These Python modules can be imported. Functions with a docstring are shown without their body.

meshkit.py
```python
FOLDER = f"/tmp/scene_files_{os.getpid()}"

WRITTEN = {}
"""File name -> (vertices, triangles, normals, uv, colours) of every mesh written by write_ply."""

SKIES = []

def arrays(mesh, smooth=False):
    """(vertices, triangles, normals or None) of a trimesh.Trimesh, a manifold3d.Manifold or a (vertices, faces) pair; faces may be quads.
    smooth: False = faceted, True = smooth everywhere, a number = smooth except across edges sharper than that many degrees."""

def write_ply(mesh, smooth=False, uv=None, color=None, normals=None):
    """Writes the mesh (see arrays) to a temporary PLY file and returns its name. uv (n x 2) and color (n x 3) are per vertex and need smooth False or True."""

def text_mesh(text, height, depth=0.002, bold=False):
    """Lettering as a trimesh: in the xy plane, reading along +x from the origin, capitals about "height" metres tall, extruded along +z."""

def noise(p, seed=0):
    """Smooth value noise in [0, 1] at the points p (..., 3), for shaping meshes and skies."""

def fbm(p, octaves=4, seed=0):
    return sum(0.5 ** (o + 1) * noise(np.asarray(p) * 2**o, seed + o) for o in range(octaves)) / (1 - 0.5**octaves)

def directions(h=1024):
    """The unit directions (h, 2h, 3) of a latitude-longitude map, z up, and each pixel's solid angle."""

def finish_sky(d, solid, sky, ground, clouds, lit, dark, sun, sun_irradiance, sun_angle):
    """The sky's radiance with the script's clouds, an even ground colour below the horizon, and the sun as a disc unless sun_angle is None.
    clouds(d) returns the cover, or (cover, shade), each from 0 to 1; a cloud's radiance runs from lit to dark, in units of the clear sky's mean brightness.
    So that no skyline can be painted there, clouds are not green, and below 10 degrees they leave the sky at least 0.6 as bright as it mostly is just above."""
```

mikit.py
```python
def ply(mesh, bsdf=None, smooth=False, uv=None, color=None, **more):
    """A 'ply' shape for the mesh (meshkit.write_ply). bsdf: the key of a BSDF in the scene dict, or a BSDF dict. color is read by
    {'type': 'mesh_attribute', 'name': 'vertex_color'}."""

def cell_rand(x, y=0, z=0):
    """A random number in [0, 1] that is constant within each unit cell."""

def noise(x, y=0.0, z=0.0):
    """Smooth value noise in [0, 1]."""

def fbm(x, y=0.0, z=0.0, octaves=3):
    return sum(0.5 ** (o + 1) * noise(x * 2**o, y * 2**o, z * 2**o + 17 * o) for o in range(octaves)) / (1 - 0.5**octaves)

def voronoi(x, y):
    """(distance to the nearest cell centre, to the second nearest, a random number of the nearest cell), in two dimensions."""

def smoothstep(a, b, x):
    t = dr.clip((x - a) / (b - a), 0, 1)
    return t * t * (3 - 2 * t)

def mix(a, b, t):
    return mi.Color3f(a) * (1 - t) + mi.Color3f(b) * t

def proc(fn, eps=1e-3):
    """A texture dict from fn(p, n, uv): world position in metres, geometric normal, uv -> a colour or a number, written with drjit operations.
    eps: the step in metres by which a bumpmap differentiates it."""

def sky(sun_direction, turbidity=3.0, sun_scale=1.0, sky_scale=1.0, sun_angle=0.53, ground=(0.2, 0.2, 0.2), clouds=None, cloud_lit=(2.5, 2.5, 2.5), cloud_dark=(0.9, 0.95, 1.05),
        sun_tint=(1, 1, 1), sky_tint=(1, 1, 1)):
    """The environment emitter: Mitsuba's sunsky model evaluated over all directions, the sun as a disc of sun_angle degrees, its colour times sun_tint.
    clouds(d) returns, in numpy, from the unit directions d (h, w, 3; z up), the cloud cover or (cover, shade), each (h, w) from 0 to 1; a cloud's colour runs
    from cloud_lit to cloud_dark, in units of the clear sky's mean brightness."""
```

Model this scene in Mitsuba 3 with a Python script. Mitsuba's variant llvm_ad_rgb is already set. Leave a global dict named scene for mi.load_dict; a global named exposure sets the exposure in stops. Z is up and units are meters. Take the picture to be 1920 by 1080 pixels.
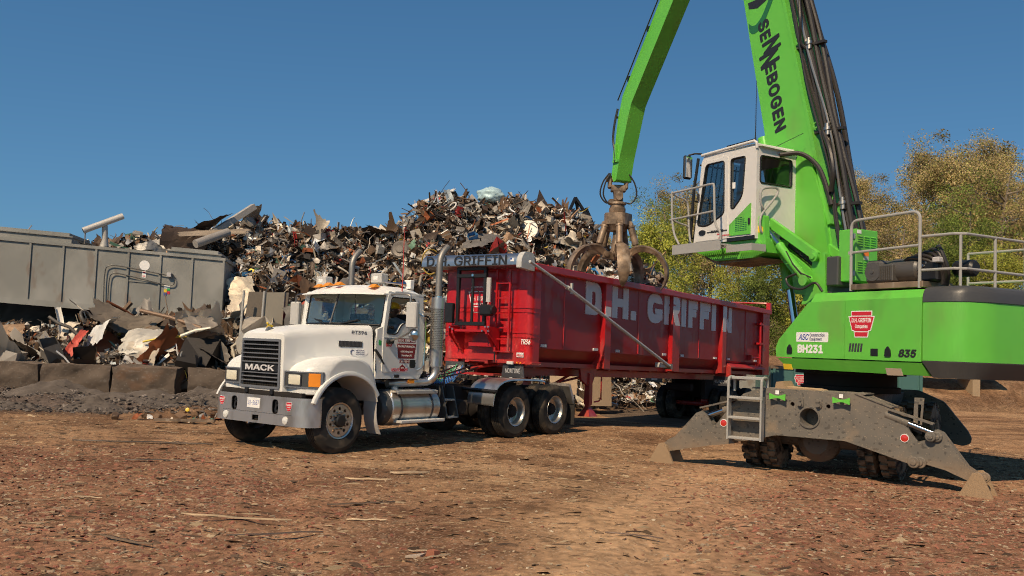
import math
import numpy as np
import drjit as dr
import trimesh
import manifold3d as m3
import mitsuba as mi
from shapely.geometry import Polygon, box as sbox
from shapely import affinity
import mikit, meshkit
from mikit import proc, noise, fbm, voronoi, smoothstep, mix, cell_rand

T4 = mi.ScalarTransform4f
scene, labels = {'type': 'scene'}, {}

# ------------------------------------------------------------------ camera, sun and sky, exposure
FOC, EYE, PITCH, ROLL = 1748.2, 1.778, 0.0639, 0.038
fwd = np.array([0, math.cos(PITCH), math.sin(PITCH)])
upv = np.array([0, -math.sin(PITCH), math.cos(PITCH)])
upv = upv * math.cos(ROLL) - np.array([1.0, 0, 0]) * math.sin(ROLL)
scene['camera'] = {'type': 'perspective', 'fov': math.degrees(2 * math.atan(960 / FOC)), 'fov_axis': 'x', 'near_clip': 0.1, 'far_clip': 2000.0,
                   'to_world': T4().look_at(origin=[0, 0, EYE], target=[0, fwd[1], EYE + fwd[2]], up=upv.tolist())}
SUN_AZ, SUN_EL = math.radians(27), math.radians(43)
SUN = [-math.sin(SUN_AZ) * math.cos(SUN_EL), -math.cos(SUN_AZ) * math.cos(SUN_EL), math.sin(SUN_EL)]
scene['sky'] = mikit.sky(SUN, turbidity=3.9, sun_tint=(1.0, 0.95, 0.88), sky_tint=(0.55, 0.95, 1.16), sky_scale=0.66, ground=(0.2, 0.15, 0.11))
exposure = 1.7

# ------------------------------------------------------------------ materials
def col(c): return {'type': 'rgb', 'value': list(c)}
VC = {'type': 'mesh_attribute', 'name': 'vertex_color'}
def pr(base, rough=0.5, **k):
    return {'type': 'twosided', 'b': {'type': 'principled', 'base_color': base if isinstance(base, dict) else col(base), 'roughness': rough, **k}}
# plain materials whose colour is one constant per part
FAM = {'matte': dict(rough=0.85, specular=0.25), 'satin': dict(rough=0.42, specular=0.5), 'gloss': dict(rough=0.2, specular=0.5, clearcoat=0.6, clearcoat_gloss=0.9),
       'metal': dict(rough=0.4, metallic=1.0), 'dull': dict(rough=0.55, metallic=0.8), 'chrome': dict(rough=0.12, metallic=1.0)}
for k_, v_ in FAM.items():
    v_ = dict(v_); r_ = v_.pop('rough')
    scene['m_' + k_] = pr(VC, r_, **v_)
COL = {}
def flat(name, fam, c): COL[name] = ('m_' + fam, c)
flat('black', 'satin', (0.012, 0.012, 0.013)); flat('black_matte', 'matte', (0.015, 0.014, 0.013)); flat('rubber', 'matte', (0.028, 0.026, 0.024))
flat('chassis', 'matte', (0.022, 0.019, 0.018)); flat('grey_plastic', 'satin', (0.06, 0.06, 0.06)); flat('dark_grey', 'satin', (0.045, 0.045, 0.05))
flat('chrome', 'chrome', (0.62, 0.62, 0.63)); flat('rod', 'chrome', (0.55, 0.58, 0.62)); flat('alu', 'satin', (0.46, 0.45, 0.43)); flat('steel', 'metal', (0.40, 0.37, 0.33)); flat('stack', 'dull', (0.30, 0.285, 0.265)); flat('wheel_alu', 'metal', (0.62, 0.60, 0.57))
flat('galv', 'satin', (0.33, 0.32, 0.30)); flat('amber', 'gloss', (0.80, 0.26, 0.02)); flat('lens', 'gloss', (0.62, 0.58, 0.46)); flat('lens_clear', 'gloss', (0.6, 0.6, 0.57))
flat('red_lens', 'gloss', (0.5, 0.03, 0.02)); flat('sign_red', 'satin', (0.52, 0.02, 0.035)); flat('sign_maroon', 'satin', (0.20, 0.02, 0.025))
flat('white', 'satin', (0.78, 0.77, 0.74)); flat('print_black', 'satin', (0.02, 0.02, 0.022)); flat('print_white', 'satin', (0.76, 0.75, 0.73)); flat('blue', 'satin', (0.03, 0.07, 0.30))
flat('navy', 'satin', (0.02, 0.035, 0.12)); flat('green_sticker', 'satin', (0.03, 0.36, 0.08)); flat('yellow', 'satin', (0.70, 0.48, 0.03)); flat('orange', 'satin', (0.80, 0.20, 0.03))
flat('hose', 'satin', (0.028, 0.024, 0.022)); flat('interior', 'matte', (0.05, 0.05, 0.055)); flat('interior_grey', 'matte', (0.11, 0.11, 0.115)); flat('cloth_seat', 'matte', (0.03, 0.03, 0.035))
flat('letter_grey', 'satin', (0.56, 0.55, 0.55)); flat('cab_cream', 'satin', (0.62, 0.60, 0.57)); flat('green_dark', 'gloss', (0.02, 0.13, 0.04)); flat('grey_tape', 'satin', (0.45, 0.43, 0.42))
flat('charcoal', 'satin', (0.055, 0.055, 0.055)); flat('motor', 'satin', (0.075, 0.07, 0.065)); flat('tarp_silver', 'metal', (0.50, 0.54, 0.58)); flat('sky_blue', 'satin', (0.05, 0.18, 0.55))
flat('tan', 'satin', (0.42, 0.33, 0.25)); flat('teal', 'satin', (0.06, 0.14, 0.13)); flat('green_hose', 'satin', (0.05, 0.35, 0.15)); flat('red_hose', 'satin', (0.45, 0.05, 0.04))
flat('grille_chrome', 'satin', (0.13, 0.14, 0.16)); flat('grille_dark', 'matte', (0.035, 0.03, 0.026))
flat('mud', 'matte', (0.30, 0.205, 0.125))
flat('skin', 'satin', (0.35, 0.20, 0.13)); flat('skin_dark', 'satin', (0.10, 0.05, 0.03)); flat('jacket', 'matte', (0.17, 0.19, 0.23)); flat('hivis', 'matte', (0.75, 0.75, 0.05)); flat('trousers', 'matte', (0.04, 0.05, 0.09)); flat('shirt_red', 'matte', (0.45, 0.14, 0.13))
flat('bark', 'matte', (0.21, 0.17, 0.13)); flat('wood', 'matte', (0.34, 0.25, 0.16)); flat('brick', 'matte', (0.26, 0.10, 0.06))

# weathered paints and surfaces
def dusty(base, dust, amount, scale=2.0, low=None):
    def fn(p, n, uv):
        t = smoothstep(0.42, 0.8, fbm(p.x * scale, p.y * scale, p.z * scale * 0.6, 4)) * amount
        if low is not None:
            t = dr.maximum(t, smoothstep(low, 0.2, p.z) * 0.55 * fbm(p.x * 6, p.y * 6, p.z * 3, 3) * 1.6)
        return mix(base, dust, dr.clip(t, 0, 1))
    return proc(fn)
scene['m_white_paint'] = pr(dusty((0.68, 0.675, 0.645), (0.46, 0.42, 0.36), 0.25, 1.4, 1.5), 0.32, specular=0.5, clearcoat=0.3, clearcoat_gloss=0.6)
def red_fn(p, n, uv):
    f = fbm(p.x * 1.3, p.y * 1.3, p.z * 0.9, 4)
    c = mix((0.39, 0.009, 0.013), (0.42, 0.05, 0.045), smoothstep(0.5, 0.75, f) * 0.55)
    s = smoothstep(0.60, 0.78, fbm(p.x * 3 + 9, p.y * 3, p.z * 1.1, 4))
    c = mix(c, (0.30, 0.17, 0.15), s * 0.35)
    return mix(c, (0.16, 0.09, 0.06), smoothstep(1.75, 1.35, p.z) * 0.5 * fbm(p.x * 5, p.y * 5, p.z * 5, 3))
scene['m_red_paint'] = pr(proc(red_fn), 0.3, specular=0.5, clearcoat=0.35, clearcoat_gloss=0.85)
def green_fn(p, n, uv):
    c = mix((0.105, 0.45, 0.042), (0.135, 0.48, 0.06), fbm(p.x * 2, p.y * 2, p.z * 2, 3))
    d = smoothstep(0.55, 0.80, fbm(p.x * 2.2, p.y * 2.2, p.z * 0.8, 3))
    c = mix(c, (0.16, 0.27, 0.06), d * 0.45)
    sp = smoothstep(0.62, 0.82, fbm(p.x * 1.7 + 3, p.y * 1.7, p.z * 0.7, 3))
    return mix(c, (0.075, 0.22, 0.03), sp * 0.55)
scene['m_green_paint'] = pr(proc(green_fn), 0.3, specular=0.5, clearcoat=0.3, clearcoat_gloss=0.85)
def iron_fn(p, n, uv):
    c = mix((0.095, 0.086, 0.075), (0.165, 0.146, 0.122), fbm(p.x * 4, p.y * 4, p.z * 4, 4))
    big = smoothstep(0.74, 0.80, noise(p.x * 23, p.y * 23, p.z * 23))
    c = mix(c, (0.035, 0.032, 0.029), big * 0.6)
    s = smoothstep(0.82, 0.88, noise(p.x * 52 + 5, p.y * 52, p.z * 52))
    c = mix(c, (0.36, 0.27, 0.18), s * 0.6)
    m = smoothstep(0.58, 0.72, fbm(p.x * 3 + 3, p.y * 3, p.z * 3, 4)) * smoothstep(1.3, 0.0, p.z)
    st = smoothstep(0.52, 0.74, fbm(p.x * 9 + p.y * 9, p.z * 0.8, 1.0, 3)) * smoothstep(0.2, 1.2, p.z)
    c = mix(c, (0.20, 0.165, 0.13), st * 0.5)
    lo = smoothstep(0.55, 0.0, p.z + 0.35 * (fbm(p.x * 5, p.y * 5, p.z * 5, 3) - 0.5))
    c = mix(c, (0.24, 0.165, 0.105), lo * 0.85)
    return mix(c, (0.30, 0.21, 0.13), m * 0.8)
scene['m_muddy_iron'] = pr(proc(iron_fn), 0.62, specular=0.4)
def rust_fn(p, n, uv):
    f = fbm(p.x * 5, p.y * 5, p.z * 5, 4)
    c = mix((0.125, 0.088, 0.060), (0.30, 0.21, 0.14), smoothstep(0.3, 0.7, f))
    return mix(c, (0.42, 0.34, 0.26), smoothstep(0.58, 0.8, fbm(p.x * 11, p.y * 11, p.z * 4, 3)) * 0.6)
scene['m_rusty'] = pr(proc(rust_fn), 0.5, metallic=0.35)
def tyre_fn(p, n, uv):
    f = fbm(p.x * 6, p.y * 6, p.z * 6, 3)
    return mix((0.022, 0.021, 0.020), (0.15, 0.115, 0.08), dr.clip(smoothstep(0.42, 0.8, f) * 0.55 + smoothstep(0.35, 0.0, p.z) * 0.3, 0, 1))
scene['m_tyre'] = pr(proc(tyre_fn), 0.8, specular=0.3)
def tyre_mud_fn(p, n, uv):
    f = fbm(p.x * 8, p.y * 8, p.z * 8, 4)
    return mix((0.03, 0.026, 0.022), (0.22, 0.16, 0.105), smoothstep(0.3, 0.68, f))
scene['m_tyre_muddy'] = pr(proc(tyre_mud_fn), 0.85, specular=0.25)
def alu_fn(p, n, uv):
    return mix((0.66, 0.64, 0.61), (0.40, 0.36, 0.32), smoothstep(0.4, 0.75, fbm(p.x * 7, p.y * 7, p.z * 3, 4)) * 0.8)
scene['m_dull_alu'] = pr(proc(alu_fn), 0.34, metallic=0.9)
def grey_paint_fn(p, n, uv):
    f = fbm(p.x * 0.9, p.y * 0.9, p.z * 0.7, 4)
    c = mix((0.20, 0.20, 0.185), (0.29, 0.285, 0.265), smoothstep(0.35, 0.7, f))
    r = smoothstep(0.64, 0.76, fbm(p.x * 2.6 + 7, p.y * 2.6, p.z * 1.1, 4))
    return mix(c, (0.15, 0.10, 0.07), r * 0.45)
scene['m_grey_steel'] = pr(proc(grey_paint_fn), 0.5, specular=0.4)
def block_fn(p, n, uv):
    f = fbm(p.x * 3, p.y * 3, p.z * 3, 4)
    c = mix((0.058, 0.044, 0.035), (0.150, 0.115, 0.090), f)
    c = mix(c, (0.17, 0.09, 0.05), smoothstep(0.62, 0.75, fbm(p.x * 1.1 + 4, p.y, p.z * 1.6, 3)) * 0.5)
    return mix(c, (0.16, 0.14, 0.12), smoothstep(0.74, 0.8, noise(p.x * 21, p.y * 21, p.z * 21)) * 0.5)
scene['m_block'] = {'type': 'twosided', 'b': {'type': 'bumpmap', 'scale': 0.025, 'tex': proc(lambda p, n, uv: fbm(p.x * 9, p.y * 9, p.z * 9, 4)), 'b': {'type': 'principled', 'base_color': proc(block_fn), 'roughness': 0.9, 'specular': 0.2}}}
def ground_fn(p, n, uv):
    x, y = p.x, p.y
    big = fbm(x * 0.22 + 3, y * 0.22, 0.0, 3)
    mid = fbm(x * 1.1, y * 1.5, 2.0, 4)
    fine = fbm(x * 13, y * 13, 5.0, 4)
    c = mix((0.125, 0.074, 0.043), (0.245, 0.153, 0.088), smoothstep(0.28, 0.72, mid))
    c = mix(c, (0.305, 0.205, 0.120), smoothstep(0.5, 0.75, fbm(x * 0.5 + 8, y * 0.8, 1.0, 3)) * 0.55)
    tr_ = smoothstep(1.5, 0.3, dr.abs(x - 0.6 - 0.36 * (y - 7.0) + 0.8 * (fbm(x * 0.4, y * 0.4, 6.0, 2) - 0.5))) * smoothstep(20.0, 14.0, y)
    c = mix(c, (0.42, 0.285, 0.165), tr_ * 0.68)
    # crushed brick towards the left and right of the yard
    left = smoothstep(1.5, -3.5, x + 0.35 * (y - 8)) * smoothstep(17.0, 11.0, y)
    right = smoothstep(0.4, 3.0, x - 0.12 * (y - 8)) * smoothstep(19.0, 12.0, y)
    b = dr.clip((left + right) * (0.35 + 1.1 * fbm(x * 0.9, y * 0.9, 9.0, 3)), 0, 1)
    brick = mix((0.130, 0.066, 0.044), (0.25, 0.110, 0.074), fine)
    c = mix(c, brick, b * 0.62)
    c = c * (0.42 + 1.12 * fine)
    d1, d2, r = voronoi(x * 26, y * 26)
    c = mix(c, mix((0.13, 0.07, 0.045), (0.46, 0.37, 0.27), r), smoothstep(0.34, 0.2, d1) * 0.5 * smoothstep(0.55, 0.8, noise(x * 2, y * 2, 3) * 0.6 + r * 0.5))
    # dark sooty dirt by the block wall and under the heap
    soot = dr.clip(smoothstep(20.0, 23.0, y + 2.2 * (fbm(x * 0.6, y * 0.6, 4.0, 3) - 0.5) - 0.22 * (x + 7.0)) * smoothstep(1.0, -4.0, x), 0, 1)
    c = mix(c, mix((0.052, 0.043, 0.038), (0.125, 0.108, 0.098), mid) * (0.7 + 0.6 * fine), soot * 0.9)
    return c * mi.Color3f(0.92, 0.87, 0.85)
scene['m_ground'] = {'type': 'twosided', 'b': {'type': 'bumpmap', 'scale': 0.03, 'tex': proc(lambda p, n, uv: fbm(p.x * 15, p.y * 15, 1.0, 5), eps=4e-3), 'b': {'type': 'principled', 'base_color': proc(ground_fn), 'roughness': 0.95, 'specular': 0.12}}}
scene['m_scrap'] = pr(VC, 0.55, metallic=0.25, specular=0.4)
scene['m_red_wall_shaded'] = pr(proc(lambda p, n, uv: mix(red_fn(p, n, uv) * 0.70, (0.27, 0.13, 0.13), smoothstep(0.58, 0.72, fbm(p.x * 1.1 + p.y * 1.1 + 5, p.z * 0.9, 2.0, 4)) * smoothstep(1.7, 2.2, p.z) * 0.30)), 0.4, specular=0.45, clearcoat=0.1, clearcoat_gloss=0.6)  # side wall red darkened, its shade under grazing sun painted in; plus pale scuffs
scene['m_soot'] = {'type': 'twosided', 'b': {'type': 'bumpmap', 'scale': 0.02, 'tex': proc(lambda p, n, uv: fbm(p.x * 14, p.y * 14, p.z * 14, 4), eps=4e-3), 'b': {'type': 'principled', 'base_color': proc(lambda p, n, uv: mix((0.058, 0.048, 0.042), (0.155, 0.130, 0.112), fbm(p.x * 4, p.y * 4, p.z * 4, 4))), 'roughness': 0.95, 'specular': 0.1}}}
scene['m_bumper'] = pr(proc(lambda p, n, uv: mix((0.64, 0.63, 0.615), (0.46, 0.44, 0.41), smoothstep(0.4, 0.7, fbm(p.x * 6, p.y * 6, p.z * 2, 4)))), 0.36, metallic=0.85)
scene['m_pebble'] = pr(VC, 0.9, specular=0.2)
scene['m_heap'] = pr(proc(lambda p, n, uv: mix((0.035, 0.026, 0.020), (0.12, 0.088, 0.064), fbm(p.x * 3, p.y * 3, p.z * 3, 4))), 0.9, specular=0.2)
scene['m_leaf'] = {'type': 'principledthin', 'base_color': VC, 'roughness': 0.7, 'diff_trans': 0.55, 'spec_trans': 0.0}
scene['m_hill'] = pr(proc(lambda p, n, uv: mix((0.07, 0.055, 0.03), (0.14, 0.12, 0.05), fbm(p.x * 0.4, p.y * 0.4, p.z * 0.4, 4))), 0.95, specular=0.1)
scene['m_glass'] = {'type': 'thindielectric', 'int_ior': 1.52, 'specular_transmittance': col((0.56, 0.70, 0.62))}
scene['m_glass_dark'] = {'type': 'thindielectric', 'int_ior': 1.52, 'specular_transmittance': col((0.42, 0.45, 0.45))}
def perf_fn(p, n, uv):
    u, v = uv.x * 46, uv.y * 24
    row = dr.floor(v)
    fu = u + 0.5 * (row - 2 * dr.floor(row / 2))
    fu = fu - dr.floor(fu) - 0.5
    fv = v - row - 0.5
    hole = smoothstep(0.16, 0.10, fu * fu + fv * fv * 0.7)
    return mix((0.62, 0.58, 0.52), (0.02, 0.018, 0.016), hole)
scene['m_perforated'] = pr(proc(perf_fn), 0.3, metallic=0.8)

# ------------------------------------------------------------------ helpers: frames, mesh builder, naming
class Frame:
    """local (s, Y, Z): s along the direction yaw (from +y towards +x), Y to its right, Z up"""
    def __init__(self, ox, oy, yaw, oz=0.0, pitch=0.0):
        u = np.array([math.sin(yaw), math.cos(yaw), pitch]); n = np.array([math.cos(yaw), -math.sin(yaw), 0])
        self.A = np.stack([u, n, [0, 0, 1]], 1); self.o = np.array([ox, oy, oz])
        self.flip = np.linalg.det(self.A) < 0
    def __call__(self, v): return np.asarray(v, float) @ self.A.T + self.o
TR = Frame(-3.5743, 15.579, 0.6467)          # tractor: s backwards from the front axle, Y towards the driver's side
TL = Frame(-0.5583, 20.2073, 0.617, 0, -0.0156)   # trailer: s backwards from its front wall
PF = Frame(4.83, 15.0, 0.6)                  # undercarriage of the material handler: s backwards from its end plate
UF = Frame(6.2, 17.0, -math.radians(29))     # its upper carriage: s forwards from the slewing centre
WF = Frame(0, 0, math.pi / 2)                # world x, -y ... see W below
class World:
    flip = False
    def __call__(self, v): return np.asarray(v, float)
W = World()

def nrm(v): v = np.asarray(v, float); return v / max(np.linalg.norm(v), 1e-12)
def perp(d, up=None):
    up = np.array([0, 0, 1.0]) if up is None else np.asarray(up, float)
    a = np.cross(d, up)
    if np.linalg.norm(a) < 1e-3: a = np.cross(d, [1.0, 0, 0])
    a = nrm(a); return a, nrm(np.cross(a, d))
BOXF = np.array([[0, 2, 3], [0, 3, 1], [4, 5, 7], [4, 7, 6], [0, 1, 5], [0, 5, 4], [2, 6, 7], [2, 7, 3], [0, 4, 6], [0, 6, 2], [1, 3, 7], [1, 7, 5]])
class MB:
    """collects pieces given in a frame's local coordinates"""
    def __init__(self, frame=W): self.V, self.F, self.n, self.fr = [], [], 0, frame
    def add(self, v, f):
        v, f = np.asarray(v, float), np.asarray(f, int)
        if len(v) == 0: return self
        # outward winding, judged in local space by signed volume
        a, b, c = v[f[:, 0]], v[f[:, 1]], v[f[:, 2]]
        self.V.append(v); self.F.append(f + self.n); self.n += len(v); return self
    def mesh(self, m):
        if hasattr(m, 'to_mesh'):
            mm = m.to_mesh(); return self.add(mm.vert_properties[:, :3], mm.tri_verts)
        return self.add(m.vertices, m.faces)
    def box(self, x0, x1, y0, y1, z0, z1, b=0.0):
        if b <= 0:
            v = np.array([[x, y, z] for x in (x0, x1) for y in (y0, y1) for z in (z0, z1)], float)
            return self.add(v, BOXF)
        pts = []
        for x, sx in ((x0, 1), (x1, -1)):
            for y, sy in ((y0, 1), (y1, -1)):
                for z, sz in ((z0, 1), (z1, -1)):
                    pts += [(x, y + sy * b, z + sz * b), (x + sx * b, y, z + sz * b), (x + sx * b, y + sy * b, z)]
        return self.hull(pts)
    def hull(self, pts):
        return self.mesh(m3.Manifold.hull_points(np.asarray(pts, float)))
    def bar(self, p, q, w, h, up=None, b=0.0):
        p, q = np.asarray(p, float), np.asarray(q, float); d = nrm(q - p); a, c = perp(d, up)
        A = np.stack([a, d, c], 1)
        sub = MB(); sub.box(-w / 2, w / 2, 0, np.linalg.norm(q - p), -h / 2, h / 2, b)
        for v, f in zip(sub.V, sub.F): self.add(v @ A.T + p, f)
        return self
    def tube(self, pts, r, n=8, caps=True, smooth_pts=0):
        P = np.asarray(pts, float)
        if smooth_pts: P = spline(P, smooth_pts)
        R = np.broadcast_to(np.asarray(r, float), (len(P),))
        t = np.gradient(P, axis=0); t /= np.linalg.norm(t, axis=1, keepdims=True) + 1e-12
        a, b = perp(t[0]); rings = []
        ang = np.arange(n) * 2 * np.pi / n
        for i in range(len(P)):
            a = nrm(a - t[i] * (a @ t[i])); b = np.cross(t[i], a)
            rings.append(P[i] + R[i] * (np.cos(ang)[:, None] * a + np.sin(ang)[:, None] * b))
        v = np.concatenate(rings); f = []
        i = np.arange(n); j = (i + 1) % n
        for k in range(len(P) - 1):
            o = k * n
            f += [np.stack([o + i, o + j, o + n + j], 1), np.stack([o + i, o + n + j, o + n + i], 1)]
        if caps:
            m = len(v); v = np.vstack([v, P[0], P[-1]]); o = (len(P) - 1) * n
            f += [np.stack([j, i, i * 0 + m], 1), np.stack([o + i, o + j, i * 0 + m + 1], 1)]
        return self.add(v, np.vstack(f))
    def cyl(self, p, q, r, n=20): return self.tube([p, q], r, n)
    def lathe(self, p, axis, prof, n=40, a0=0.0, a1=2 * np.pi):
        """prof: (distance along the axis, radius)"""
        d = nrm(axis); a, b = perp(d); prof = np.asarray(prof, float); full = abs(a1 - a0 - 2 * np.pi) < 1e-6
        m = n if full else n + 1
        ang = a0 + np.arange(m) * (a1 - a0) / n
        v = np.concatenate([np.asarray(p) + d * h + r * (np.cos(ang)[:, None] * a + np.sin(ang)[:, None] * b) for h, r in prof]); f = []
        i = np.arange(n); j = (i + 1) % m
        for k in range(len(prof) - 1):
            o, o2 = k * m, (k + 1) * m
            f += [np.stack([o + i, o + j, o2 + j], 1), np.stack([o + i, o2 + j, o2 + i], 1)]
        f = np.vstack(f)
        return self.add(v, f)
    def prism(self, poly, o, ea, eb, en, holes=()):
        """extrude the 2-d polygon (coordinates along ea, eb from o) by the vector en"""
        P = poly if isinstance(poly, Polygon) else Polygon(poly, holes)
        if not P.is_valid: P = P.buffer(0)
        for g in getattr(P, 'geoms', [P]):
            m = trimesh.creation.extrude_polygon(g, 1.0, engine='earcut')
            A = np.stack([ea, eb, en], 1).astype(float); v = m.vertices @ A.T + np.asarray(o, float)
            self.add(v, m.faces if np.linalg.det(A) > 0 else m.faces[:, ::-1])
        return self
    def text(self, s, h, o, ea, eb, depth=0.004, bold=False, width=None, center=False, slant=0.0):
        m = meshkit.text_mesh(s, h, 1.0, bold); v = np.array(m.vertices); ea, eb = nrm(ea), nrm(eb)
        if width: v[:, 0] *= width / (v[:, 0].max())
        if center: v[:, 0] -= v[:, 0].max() / 2
        v[:, 0] += v[:, 1] * slant
        en = np.cross(ea, eb); fl = self.fr.flip
        en = (-en if fl else en) * depth
        A = np.stack([ea, eb, en], 1); v = v @ A.T + np.asarray(o, float)
        return self.add(v, m.faces if np.linalg.det(A) > 0 else m.faces[:, ::-1])
    def quad(self, a, b, c, d): return self.add([a, b, c, d], [[0, 1, 2], [0, 2, 3]])
    def loft(self, rings, close=True, caps=True):
        R = [np.asarray(r, float) for r in rings]; n = len(R[0]); v = np.concatenate(R); f = []
        i = np.arange(n if close else n - 1); j = (i + 1) % n
        for k in range(len(R) - 1):
            o, o2 = k * n, (k + 1) * n
            f += [np.stack([o + i, o + j, o2 + j], 1), np.stack([o + i, o2 + j, o2 + i], 1)]
        if caps:
            for o, r, s in ((0, R[0], -1), ((len(R) - 1) * n, R[-1], 1)):
                c = len(v); v = np.vstack([v, r.mean(0)]); i2 = np.arange(n); j2 = (i2 + 1) % n
                f.append(np.stack([o + i2, o + j2, i2 * 0 + c], 1)[:, ::s])
        return self.add(v, np.vstack(f))
    def baked(self):
        v = self.fr(np.concatenate(self.V)); f = np.concatenate(self.F)
        return v, (f[:, ::-1] if self.fr.flip else f)
def manifold(mb):
    m = trimesh.Trimesh(np.concatenate(mb.V), np.concatenate(mb.F), process=True)
    trimesh.repair.fix_normals(m)
    return m3.Manifold(m3.Mesh(np.asarray(m.vertices, np.float32), np.asarray(m.faces, np.uint32)))
def spline(P, k=6):
    P = np.asarray(P, float); Q = np.vstack([2 * P[0] - P[1], P, 2 * P[-1] - P[-2]]); out = []
    for i in range(1, len(Q) - 2):
        for t in np.arange(k) / k:
            a, b, c, d = Q[i - 1], Q[i], Q[i + 1], Q[i + 2]
            out.append(0.5 * (2 * b + (c - a) * t + (2 * a - 5 * b + 4 * c - d) * t * t + (3 * b - a - 3 * c + d) * t ** 3))
    return np.array(out + [P[-1]])
def rounded(poly, r, n=4):
    """polygon with its corners rounded; r a number or one per corner"""
    P = [np.asarray(p, float) for p in poly]; out = []; R = np.broadcast_to(r, (len(P),))
    for i, p in enumerate(P):
        a, b = P[i - 1] - p, P[(i + 1) % len(P)] - p; rr = min(R[i], np.linalg.norm(a) * 0.48, np.linalg.norm(b) * 0.48)
        if rr < 1e-4: out.append(p); continue
        a, b = p + nrm(a) * rr, p + nrm(b) * rr
        for t in np.linspace(0, 1, n + 1): out.append((1 - t) ** 2 * a + 2 * t * (1 - t) * p + t * t * b)
    return np.array(out)
def circle(x, y, r, n=24): return [(x + r * math.cos(a), y + r * math.sin(a)) for a in np.arange(n) * 2 * math.pi / n]

def key(base):
    k, i = base, 0
    while k in scene or k in labels or k in RES: i += 1; k = f'{base}_{i:03d}'
    RES.add(k); return k
RES = set()
def thing(name, label, cat, group=None):
    k = key(name); labels[k] = {'label': label, 'category': cat}
    if group: labels[k]['group'] = group
    return k
SHD = {}
def entry(v, f, mat, smooth=30, color=None, uv=None):
    m = trimesh.Trimesh(v, f, process=False)
    if mat in COL: mat, color = COL[mat]
    if color is not None:
        if smooth not in (False, True): m = trimesh.graph.smooth_shade(m, angle=math.radians(smooth), facet_minarea=None); smooth = True
        c = np.asarray(color, float); c = np.tile(c, (len(m.vertices), 1)) if c.ndim == 1 else c
        return mikit.ply(m, mat, smooth=smooth, color=c)
    return mikit.ply(m, mat, smooth=smooth, uv=uv)
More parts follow.
